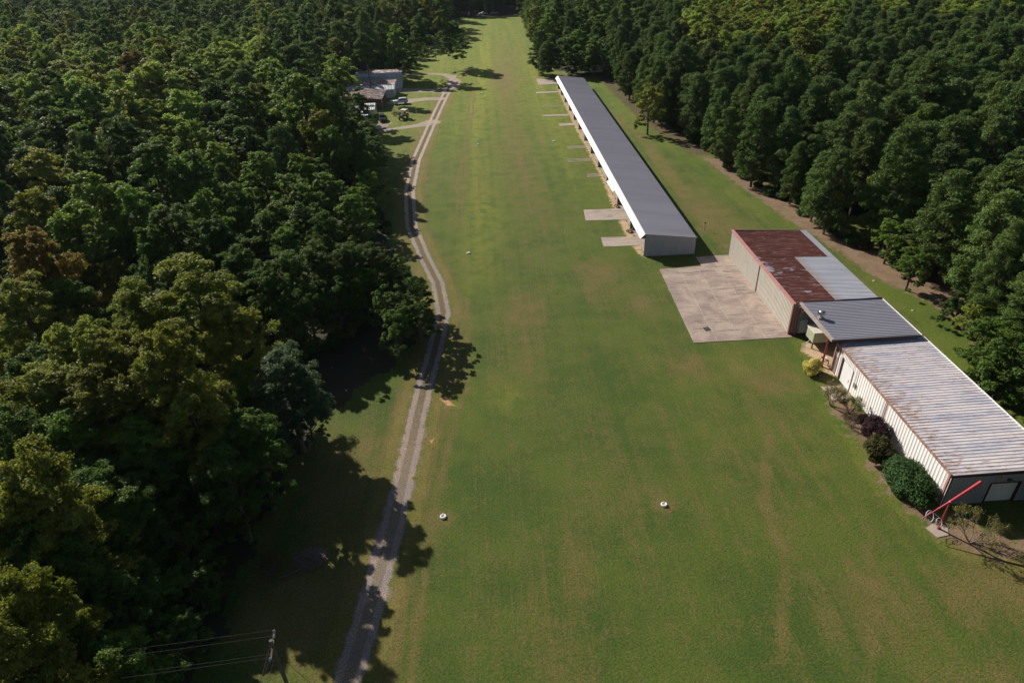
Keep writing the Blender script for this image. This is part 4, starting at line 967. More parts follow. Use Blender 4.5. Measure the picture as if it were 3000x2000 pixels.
# tree table: kind+side  x  y  height  crown radius (metres)
TREES = """
P2 48.4 30.4 15.3 3.8
P2 55.4 29.6 14.8 4.4
P2 53.8 35.3 14.3 3.2
P2 61.7 31 15.8 4
P2 59.6 35.7 17.8 5.2
P2 54.9 43.2 16.3 4.3
P2 59.6 43.5 14 3.7
P2 66.8 37 18.2 4.6
P2 61.1 48.3 14.2 3.7
P2 66.8 43.8 20.2 5
P2 69 48.4 15.7 4.5
P2 67.5 57.1 13.7 3.5
P2 73.1 50.9 17.8 4.1
P2 72.7 56.6 14.1 3.8
P2 67.6 64.2 15.6 3.5
P2 67.5 68.9 16.1 4.1
P2 74.2 62.6 18.1 5.4
P2 66.2 75.1 15.7 3.5
P2 75.5 70.1 14.4 3.9
P2 81.7 64 16.3 4.2
P2 74.3 74.6 15.2 3.7
P2 82.1 68.3 15.5 4.2
P2 69 81.6 16.8 4.7
P2 79.4 76.7 14.9 3.6
P2 87.3 69.5 14.6 4.3
P2 67.3 89.7 17.1 4.5
P2 75.1 83.8 13.2 4
P2 86.6 75.6 17.7 4.2
P2 81.5 82.5 20.2 5
P2 74.6 89.6 18.3 5.2
P2 92.8 76.1 16 4.4
P2 75.6 94.6 15.9 3.9
P2 66.8 102.2 20.2 5
P2 82.1 90.9 17 4.6
P2 92.4 82.2 18.3 4.1
P2 59.7 108.5 15.3 3.9
P2 87.6 89.1 17.7 5.2
P2 79.6 97.4 14.3 3.5
P2 74.1 103.2 16.8 5
P2 60 114.4 13.1 3.4
P2 87 95.7 17.4 4.9
P2 93.7 90.1 13.6 3.7
P2 72.9 108.5 19 5.5
P2 80.1 103.6 14 3.9
P1 -48 122.1 14.1 3.1
P2 100.4 88.4 17.2 4.4
P2 94.8 95.9 18.8 5.6
P2 68.3 116.3 17.6 3.9
P2 87.9 104.1 15.3 3.9
P1 -61.7 121.7 11.8 2.6
P2 80.2 110.5 18.7 5
P2 74.4 114.8 17.8 4.5
P2 59.6 123.4 12.1 2.9
P1 -38.8 131.6 18 4
P2 101.4 95.5 20.3 5.4
P2 86.5 109.8 18.7 4.1
P2 67.5 123 17.3 4.8
P2 94.8 103.6 16.1 4.4
P2 80.2 116.9 16.3 4.6
P1 -83.2 115.7 15.1 3.3
P2 74 122.8 15.5 4.1
P2 60 130.3 16.9 4
P2 107.3 95.3 17.4 4.9
P2 95.4 107.7 15.3 3.6
P2 85.8 115.8 16.8 4.1
P2 66.7 128.3 14.6 3.8
P2 101.1 103.5 16.3 4.6
P2 55.7 134.2 16.6 4.6
P2 106 102.3 15.9 4.1
P2 73.4 129 21.2 5.2
P2 100.1 109.8 17.7 4.6
P1 -41 144.3 14.8 3.2
P2 86.6 122.5 15.8 3.9
P1 -96.1 115.4 15.1 3.3
P2 94.5 117.3 21.5 5.4
P2 112.6 101.2 16.4 3.9
P2 106.2 107.9 15.4 3.8
P1 -75.4 131.7 18.3 4
P2 60.4 140.7 16.5 4.5
P2 101.9 114.5 17.1 4.9
P2 81 130.3 18.7 4.8
P2 85.9 128.6 16.8 4.9
P2 95.4 122.2 17.8 4
P2 73.4 136.6 18.5 5.5
P1 -95.4 122.2 10.9 2.4
P1 -32.2 152.8 19.5 4.3
P2 112.8 108.4 14.3 3.5
P2 68.7 140.7 18.6 4.2
P1 -74 138.8 19.2 4.2
P2 54.2 147.7 13.3 3
P2 106.7 115.7 16.4 4.5
P2 100 121.8 17 4.9
P2 81.9 135.5 16.5 4.8
P1 -61.2 146.4 13.7 3
P1 -111.9 114.6 14.1 3.1
P2 75.1 141.6 16.4 4.8
P2 94.9 130.3 14.7 3.3
P2 86.9 136.4 16.2 4.6
P2 112.7 116.2 14.4 4
P2 62 150 16.9 4.8
P2 99.5 128.8 20.2 4.7
P2 81.2 141.6 15 3.6
P2 108.5 122.8 15 4.4
P2 67.7 149.8 22.6 5.2
P1 -102.2 129.4 12.4 2.7
P2 54.8 155.7 15.6 3.5
P1 -60.1 154.1 17.7 3.9
P2 86.9 141 16.5 4.5
P1 -89.2 139.6 15.7 3.4
P2 75.2 148 18.2 5.3
P1 -112 123.4 13.2 2.9
P2 95.5 136.8 17.6 5.2
P2 121.1 115.2 15.4 3.9
P2 62.5 156.2 20.7 5.2
P2 114.9 123 18.2 4.7
P2 108 129.6 22.2 5.9
P2 92.8 141.1 23.1 5.7
P2 67.1 155.2 15.8 3.9
P2 79.6 149.5 15.1 3.9
P2 101.6 136.6 16.2 4.7
P2 54.5 161.3 11 2.6
P2 85.9 147.4 14.6 3.3
P2 120.4 121.2 14.7 4.2
P2 61 161.1 15.1 3.8
P2 73.3 157 17.6 4.6
P2 108.3 135.7 9.5 2.2
P2 100.3 142.4 17.8 5.3
P1 -95.1 146.7 16.2 3.6
P2 80.8 155.1 15.4 4.1
P2 66.7 162.3 14.2 4.2
P2 126.8 121.5 20.5 5
P2 95.5 147.7 15.8 3.5
P1 -40.2 172.1 18.1 4
P2 106.7 141.1 17.9 4.9
P2 121.7 128.5 14.9 4.4
P2 53.1 169.3 16.2 4.6
P2 88.9 154.6 19.8 4.4
P2 59.7 168.2 17.6 5.1
P1 -68.6 164.9 16.8 3.7
P2 74.9 163.3 15.1 3.6
P2 125.7 128.6 12 3.1
P2 79.4 161.6 15.6 4.5
P2 100.6 149.5 15.1 3.5
P1 -83.8 161.1 15.3 3.4
P2 68.5 168.8 18.8 4.7
P2 114.1 142.8 14.3 3.2
P2 94.3 156.7 12.8 2.9
P2 105.9 149.9 15.8 3.8
P2 100.1 154 18.7 4.8
P2 54.5 176.6 15 4.3
P2 60 175.2 11.6 3.3
P2 88.9 162.7 16.2 3.8
P2 75.1 169.8 14.8 3.5
P2 112.5 149.7 17.3 4.1
P2 94.9 161.6 13.3 3.1
P1 -66.6 175.7 15.8 3.5
P2 81.6 169.4 12.8 3.5
P2 66.8 175.9 19.2 4.5
P2 48.3 182 13.1 3.2
P2 106.6 155.3 19.1 5.2
P2 74.1 174.3 16.7 3.8
P2 54 182 13.8 3.3
P2 86.5 170 14.6 3.7
P2 62 180.5 16.6 3.7
P2 101.2 161.8 13.3 3
P1 -59.9 181.5 20.3 4.5
P2 79.7 174.2 15.4 4
P1 -68.1 180.2 18.2 4
P2 120.9 150.1 16.1 4.5
P2 106.3 160.8 15.4 3.5
P2 93.6 169.3 16.8 4.6
P2 47.5 187.8 16.5 3.8
P2 115.3 156.2 16.1 4.6
P2 67.5 183.2 14.9 3.5
P2 101.4 167.4 16 4.4
P2 88.6 175.4 20.2 5.8
P2 54.1 189 19.9 6
P2 73 182.5 17.6 5.2
P2 120.5 156.4 15.8 3.5
P2 114.2 161.3 18.8 4.8
P1 -61.2 189.1 20 5
P2 93.9 175.8 16 4.1
P2 82.2 181.9 16.2 4.5
P2 127.1 154.1 17.6 4.2
P2 66.1 188.9 15.4 4.1
P2 107.4 169.1 17.1 4.9
P2 119.1 162 17.8 4
P2 55.3 194.5 16 4.4
P2 49.3 196.2 16.1 4
P2 75.3 188.1 16.8 4.9
P2 101 175.8 15.1 4.2
P2 115.2 167.7 13.7 3.4
P1 -53.8 196.3 19 4.2
P2 94.2 180.5 18.7 5.1
P2 82.1 187.1 18.1 4.2
P2 106.8 174.3 16.8 4.8
P2 66.2 193.8 16.5 4.8
P2 126.7 161.8 19.9 4.9
P2 121.3 168.1 19.8 4.8
P2 73.2 194.1 13.8 3.8
P2 53.4 200.7 18.7 4.7
P1 -75.1 193.7 19.3 4.3
P2 47.9 202.5 15.2 3.6
P2 114.5 174 17.7 4.6
P2 99.3 183.3 14.7 3.9
P1 -52 202.7 22.5 5
P2 94 187 17.7 5.2
P2 132.6 162.1 18.3 4.8
P2 60.4 201 16.1 3.7
P2 66 200.6 18.8 4.8
P2 120.7 173.8 16.6 4
P2 106.6 183.1 14 3.8
P2 81.1 195.9 17.4 5.1
P2 86.1 194.4 15.3 3.6
P2 47.9 207.6 12.2 2.7
P2 132.8 167.2 19.6 4.9
P2 101.5 188 19.3 5
P2 112.6 182 16 4.3
P2 53.5 207.5 19.5 4.4
P2 72.7 201.8 17.3 5
P2 127.5 174.1 14.2 3.2
P2 92.7 194.9 19.9 5.4
P2 61.9 207 13 3.2
P2 120.7 180.4 16.6 4.7
P2 106.4 189.5 17.7 4.1
P2 139 167.3 11.1 2.7
P1 -62.1 208.6 19 4.5
P2 80 202.9 16.3 3.7
P2 66.8 208 16.4 4.6
P2 86.5 201.9 19 4.7
P1 -50.6 213.8 20 4.5
P2 133.2 174.8 14.4 3.3
P2 75.8 206.8 16.9 3.8
P2 100 196.3 18.7 4.3
P2 114.8 188.3 11.7 3.2
P2 126.8 180.8 18.1 5.2
P2 46.4 216.2 14.3 4.1
P2 54.9 214.2 19.4 4.5
P2 80.8 207.3 18.1 4.3
P2 119.1 188.2 16.4 3.9
P2 107.8 195 15.1 4.1
P2 92.8 202.6 18.8 5.1
P1 -58.8 215.7 14.4 3.2
P2 61.4 215 14.9 4.4
P2 86.3 207.1 14.7 3.9
P2 67 214.7 12.9 3.1
P1 -51.7 219.1 17.6 3.9
P2 113.3 194.6 18.2 4.4
P2 141.6 176.4 16.9 3.8
P2 135 181.6 17.1 4.2
P2 101.5 202.6 16.6 4.5
P2 53.4 220.6 15.6 4.2
P2 93 207.7 15.9 3.8
P2 119.7 193.5 14.5 4
P2 128.5 188 19.7 4.9
P2 48.9 222.6 14.4 4.3
P2 106.4 201.8 15.9 4
P2 80.4 213.8 18 4.2
P2 140 181.1 14.2 3.3
P1 -60 222.1 21 5
P2 86.6 213.4 13.7 3.5
P2 59.5 222.9 13.7 3.6
P2 66.1 221.1 16.3 4.4
P2 114 201.3 17.5 4.9
P2 100.7 208.9 17.6 4.5
P2 133.4 189.7 15.6 4.5
P2 145.3 180.9 20.9 5.4
P1 -54.7 225.6 20.4 4.5
P2 46.8 227.9 14.6 3.3
P2 128.4 194.8 16.1 4.7
P2 74.4 221.6 14.8 4.2
P2 108.5 207.1 12.1 2.8
P2 55.8 227.7 19.7 4.8
P2 139.4 188.8 21.5 5.7
P2 119.2 203.1 13.7 3.8
P1 -81.1 221.4 19 4.5
P2 60.2 228.3 17.6 4.3
P2 99.9 215.3 13.9 3.1
P2 114.1 208.3 18.7 4.3
P2 86.8 221.3 15.7 3.6
P1 -36.5 235 20.5 3.4
P2 134.3 196.5 15.8 4
P2 67.8 228.7 12.4 3.2
P2 139.4 194.1 18.1 4.8
P2 145.5 189.7 20.1 4.5
P1 -53.5 233.3 19 4.2
P2 128.1 202.2 14 3.8
P2 48.5 234.8 12.6 3.1
P2 119.1 208.5 17 4.9
P2 55.4 233.9 18 4.9
P1 -62.8 232.8 16.8 3.7
P2 107.4 216.1 15 3.6
P2 62.5 233.2 16 4
P2 134.1 201.4 15.8 4.2
P1 -89.5 225.5 14.5 3.2
P2 112.2 215.2 15.4 3.8
P2 100.9 220.8 15.9 4
P1 -78.4 230.4 20 4.5
Y1 -29.3 24.8 18 3.5
G1 -26.9 27.7 11 3
O1 -26.2 29.5 6 2.6
Y1 -29.7 28.1 18 3.2
G1 -30.1 28.4 13 3.4
O1 -26.3 33.1 6 2.6
O1 -28.3 32.2 7.5 3
O1 -30.9 32.8 9 3
O1 -26.4 37.9 6 2.6
O1 -28.8 36.5 7.5 3
O1 -31.5 34.6 13 3.6
O1 -34 34.5 12 3.5
O1 -31.9 37.6 9 3.2
O1 -28.3 41.4 7.5 3
O1 -35.8 36 15 4
Y1 -36.3 36.2 17 4
O1 -30.6 41.2 8 3
Y1 -34.5 38.2 19 4.3
O1 -24.6 45.4 12 3.5
G1 -32.1 41.3 12 3.8
O1 -35.2 39.7 11 3.5
Y1 -45.1 28.5 9.8 3.4
O1 -27.8 46 7 3
O1 -26.3 47.3 5 2.4
O1 -34.8 42.6 13 4
G1 -37 40.8 13 4
O1 -23.5 49.8 12.5 3.5
O1 -31.3 45.5 11 3.8
O1 -30.4 47.5 8 3
O1 -26.1 51.2 7 3
Y1 -28.3 50.6 16 4.3
O1 -28.5 51.1 9 3
G1 -33.1 48.6 13 4
O1 -30.1 51.4 11 3.5
G1 -48.2 35.9 9.5 3
O1 -52 30.3 13.3 3.9
O1 -26 54.7 8 2.8
G1 -38.6 47.2 15 4.5
Y1 -30.5 53 20 4.3
O1 -28.1 54.5 10 3.4
B1 -22.2 58.1 14 4.2
Y1 -36.1 50.7 17 4.8
B1 -21.1 58.7 8 2.4
Y1 -28.7 55.5 12 3.6
Y1 -32.7 53.9 16 5
O1 -42.7 48.2 16 4.5
G1 -52.2 38.9 12.8 3.3
O1 -48.3 44.2 13.8 4.2
G1 -27.2 60.5 10 3
Y1 -42.2 52 17 5
Y1 -36.4 56.5 18 4.8
G1 -61.1 28.5 12.8 3.9
O1 -54.1 43.7 16.2 4
Y1 -41 57.4 19 5
Y1 -28.9 65.3 16 4.2
O1 -62.4 37.7 10.2 3.3
O1 -52.2 51 9.8 3.1
O1 -46.6 58.8 15.6 4.4
O1 -59.2 46.3 13.9 4.6
Y1 -33.4 68.7 20 6.2
O1 -13.1 76.3 8 2.8
O1 -60.9 49.6 10.5 2.7
O1 -53.7 58.3 12.5 4.1
Y1 -40.4 68.9 17 4.5
G1 -45.1 66 9 2.3
O1 -10.4 79.5 7 2.6
O1 -14 79.9 9 3.1
O1 -27.5 77 9.5 3.2
G2 57.6 59.4 9 3.8
G1 -59 58.2 13 3.4
G2 58.4 58.7 5 2.5
O1 -24.6 79.3 10 3.4
O1 -69.9 45.7 10.1 2.7
G1 -38.6 74.7 12.3 3.8
G2 57.7 61.8 6 2.8
O1 -10.9 84.1 8 2.8
O1 -66.9 52.3 9.7 2.7
O1 -21.8 82.5 9.5 3.3
O1 -29.8 80.3 13 3.8
G1 -44.4 74.3 13.6 3.7
G2 58.7 63.9 8.5 3.8
O1 -18.2 85.7 9 3.2
Y1 -53.8 69.7 18 5
O1 -27.9 84.1 13 4
Y1 -39.4 80.1 12.8 3.6
Y1 -60.7 66.5 13.3 3.8
Y1 -68.5 58.6 14.6 4.5
O1 -44.8 78.6 14.2 3.5
O1 -20.5 88.2 12 3.8
O1 -24.6 87.6 12.5 4
O1 -14.1 90 8.6 3.1
G1 -52.7 75.5 15 4.5
O1 -75 53.6 14.4 3.9
O1 -34.5 85.6 14 4
O1 -17.5 91.2 10.5 3.7
Y1 -59.7 72.3 12.2 3.1
O1 -67.7 65.6 11.3 2.8
O1 -40.3 86.2 10.7 2.7
Y2 63.4 72.6 6 2.8
R1 -56.7 79 20 5.5
O1 -76.8 60.4 17.7 5.5
O1 -24.6 95.4 14.2 3.3
G1 -80.4 57.8 12.9 3.3
O2 63.3 76.2 5 2.6
O1 -66.5 74.1 12.7 3.7
G1 -30.9 94.9 12.4 3
O1 -47.5 89.3 15.7 3.7
G1 -75.2 68 11.6 3.6
O1 -40.2 93.3 15 4.6
Y1 -53.1 87.6 11.8 3.1
O1 -46.2 94.1 17 5
O1 -33.5 100.2 14 4.3
O1 -28.7 102.1 13 4.2
O1 -83.8 65.5 9 2.1
G2 62.5 86.7 7 2.8
Y1 -69.1 81.9 9.4 2.8
G1 -62 88.2 14.7 4.5
G1 -42.9 99.1 17 4.5
O1 -54 94 12.9 4.4
G1 -23 107.9 12 4
O1 -76.5 79.6 14.1 4.4
G1 -59.6 93.5 18 5
O1 -66.9 89.3 11.8 3.7
G1 -40.6 103.9 12.4 3.3
G1 -83.4 74.2 15.6 4.3
O1 -47.3 101.5 12.6 4.2
G1 -53.8 99.9 18 5
O1 -82 78.5 13.5 3.6
G1 -30.8 110.3 13.6 4.1
O1 -75.4 87.1 10.7 3.7
G2 64 95.8 8 3
G1 -41.7 108.6 15 4.6
Y1 -66.1 96.1 19 5.2
L1 -59.8 101.8 20 6.2
Y1 -80.8 87.6 14.4 4.3
G1 -34.2 114.9 14 4.4
O1 -22.9 118.6 9.9 3.3
G1 -28.5 117.4 13 4.2
O1 -77 93.3 10.8 3.6
O1 -54.1 108.4 12.3 3.8
G1 -91.5 81.3 12.8 4
O1 -49.3 113.4 19 5.2
G1 -69.6 103 13.6 3.5
O1 -89.7 88.1 8.7 2.4
G1 -24.2 123.4 8.6 3
Y2 67.2 107 13 3.2
O1 -74.4 102.8 13.5 3.4
G1 -33.8 122.4 15.1 3.7
Y1 -68.4 108 12 4
Y1 -84.1 96.4 10.2 2.6
G1 -40.7 121.5 16 5.2
O1 -56.6 116.3 20 6.5
O1 -95.6 87.4 14.5 5.1
G1 -23.4 129.5 9.2 3.4
O1 -90.5 95.7 13.1 3.1
O1 -84 102.3 16.2 4.2
G1 -75.9 108.9 12.5 3.8
O1 -33.5 129.3 12.4 4.2
G1 -68.8 114.5 12.3 3.3
O1 -95.2 94.2 12.3 3.4
O1 -88.2 101.4 12.4 2.9
O1 -82.6 108.5 14.5 3.6
G1 -54.4 125.3 15.6 4.7
O1 -74.6 115.6 13.4 4.5
O1 -24 135.5 9.6 3.4
O1 -95.6 101.7 13 4
O1 -30.6 137.1 16.1 4
O1 -102.8 95.9 9.8 2.9
G1 -88.8 109.3 13.1 3.7
G1 -24.9 139.5 10.1 3.2
L1 -51.6 133 15 4.5
O1 -73.2 124.3 17 5
O1 -88 114.6 12.7 3.4
O1 -96.1 108.1 11.9 3
G1 -62.3 131.7 17.1 4
O1 -48 138.8 16.4 5.4
Y1 -33.4 143.2 17.9 5.9
Y1 -80.1 123.5 18 5.5
O1 -67.9 131.4 20.2 4.8
O1 -105.7 103.7 13.1 3
G2 81.9 124 17.1 4.1
O1 -26.6 146.4 10.9 3.2
L1 -58.7 139 18 5.5
Y1 -90.5 122.6 14.2 4
O1 -83.3 129 13.8 4.7
O1 -25.5 152.3 8.6 3.6
O1 -52.9 145.6 17.1 6
O1 -68.4 139.2 16.6 5.8
Y1 -103.3 117.4 12.9 3.5
G1 -38.8 152 23.4 7.6
O1 -87.7 132.3 16.4 5.5
G1 -27.3 157.1 9.1 3.3
G1 -102.9 122.8 10.2 3.4
G1 -96.6 129.1 10.9 3.8
O1 -81.4 139.6 17.1 5.2
O1 -51.8 153.9 21.1 6.2
O1 -40.7 158.5 17 5
O1 -76.3 145.5 17.9 5.5
O1 -32.1 161.5 13 4.5
O1 -27.7 162.4 8.9 3.6
O1 -47.9 160.1 16.5 5.4
O1 -96.9 137.4 20.3 6.3
O1 -53.8 160.6 19 4.4
G1 -28.7 167.9 9.4 3.7
L1 -76.4 153 21.9 7.2
O1 -111.5 129.7 12 3.2
O1 -89.5 146.4 18.6 5.8
L1 -66.1 158.9 20 6
G1 -60.2 161.4 17 5.7
G1 -119.9 125.5 15.2 5.3
O1 -46.2 168.7 17.9 5.5
G1 -30.9 174 9.2 3
G2 114.1 136.9 15.3 4
O1 -103.4 145.7 19.9 5.8
O1 -61.5 168.1 20 6.7
O1 -31.1 177.2 14 4.5
O1 -97.6 152.2 16.3 5.3
Y1 -54.5 172.9 18.2 5.1
Y2 43.3 176.8 13 4.2
G1 -47.5 175.7 20.4 6.3
O1 -34.2 180.3 9.5 3.9
Y1 -81.8 165.8 17.4 5
G1 -105.5 153.2 16.7 5.6
O1 -41.5 183.1 17 5.5
L1 -73.4 172.9 17.4 6.1
G1 -89.7 165 21.1 6.7
O1 -97.9 160.8 10.7 2.8
G1 -52.3 181.8 22.2 7.8
G1 -36.1 186.1 10.1 3.2
G1 -81.2 174.1 11.4 2.9
G1 -88.2 172.7 19.2 4.8
O1 -110.4 160.8 18.8 6.6
L1 -76.3 180.1 20.3 6.4
O1 -46.7 190.2 20.4 5.7
G1 -53.3 188.7 19.5 6.8
O1 -103.1 167.1 16.1 5.5
L1 -86.1 178.1 19 5
G1 -96.2 175.2 14.1 3.3
O1 -67.4 188.7 14.2 4.5
Y1 -75.6 186.5 20 6.8
L1 -83.8 183.1 22.3 7.3
G2 87.4 181.7 16.8 3.9
G1 -105.6 172.6 18.6 6
G1 -112.8 168.4 16 5
L1 -62.5 195.7 19.9 5.9
Y1 -96.1 182.1 20.5 5.9
L1 -40 202.4 19 6.5
L1 -85.7 190.1 22 7
Y2 87.6 190 21.9 6.2
L1 -58.9 201.3 24.9 7
L1 -97.6 187.1 16.2 4.7
O1 -118.7 175.2 21 7.3
L1 -69.1 202 19.5 6
L1 -104.5 186.5 20.5 6.8
Y1 -118.9 180.6 18.2 4.4
L1 -96.4 193.8 19.3 6
L1 -91 197.3 18 5.2
O1 -109.7 187.9 21.2 5.4
L1 -81.2 202.9 21.6 7.4
Y1 -69.7 210.3 16.9 3.9
G1 -104.4 196.7 15.6 3.7
L1 -75.6 210 21.4 7.1
L1 -89.4 204.7 14.4 3.4
L1 -117.4 190.3 20 5.2
L1 -95.4 203.2 13.1 4.1
O1 -84.2 208.2 16.1 5.2
L1 -112.9 194.9 18.1 6.2
L2 73.8 214.7 19 4.5
L1 -103.4 203.6 16.5 5.5
L1 -90.1 210 18 5.3
L1 -67.2 218.7 16.4 4
O1 -119.5 195.9 17.9 4.9
G1 -124.6 194.7 18 4.2
R1 -98.4 209.5 21.7 6.3
O1 -111.3 204.1 12 4.1
Y1 -67.9 224.2 17.9 5.4
O1 -90 216.4 16.4 4.1
L2 95.2 215 18.4 4.6
L2 81.2 220.7 17.5 4.9
Y1 -116.4 204.6 20.9 7.3
L1 -103.5 211.8 19.7 5.6
L1 -95.7 216.4 17.8 4.8
G1 -132.6 196.8 19.2 5
L1 -75.7 225.1 21 6.3
G1 -126.2 201.7 18.2 5.8
Y1 -111.8 211.2 18.8 5.7
L2 73.5 228.8 19.1 4.6
L1 -103.4 217.4 18 5
L2 94.7 221.7 16.8 4.4
L1 -131.5 204.1 12.5 3.9
Y2 79.5 229.5 16.7 4.9
O1 -52.9 238.1 11.2 3.6
G2 87.4 228 15.7 3.8
G1 -125.8 209.8 18.2 4.7
G2 139.9 200.8 18 4.3
L1 -98 224.4 20.6 5.4
G2 148.3 195 16.3 4.6
L1 -111.8 218.2 21.4 7.2
"""
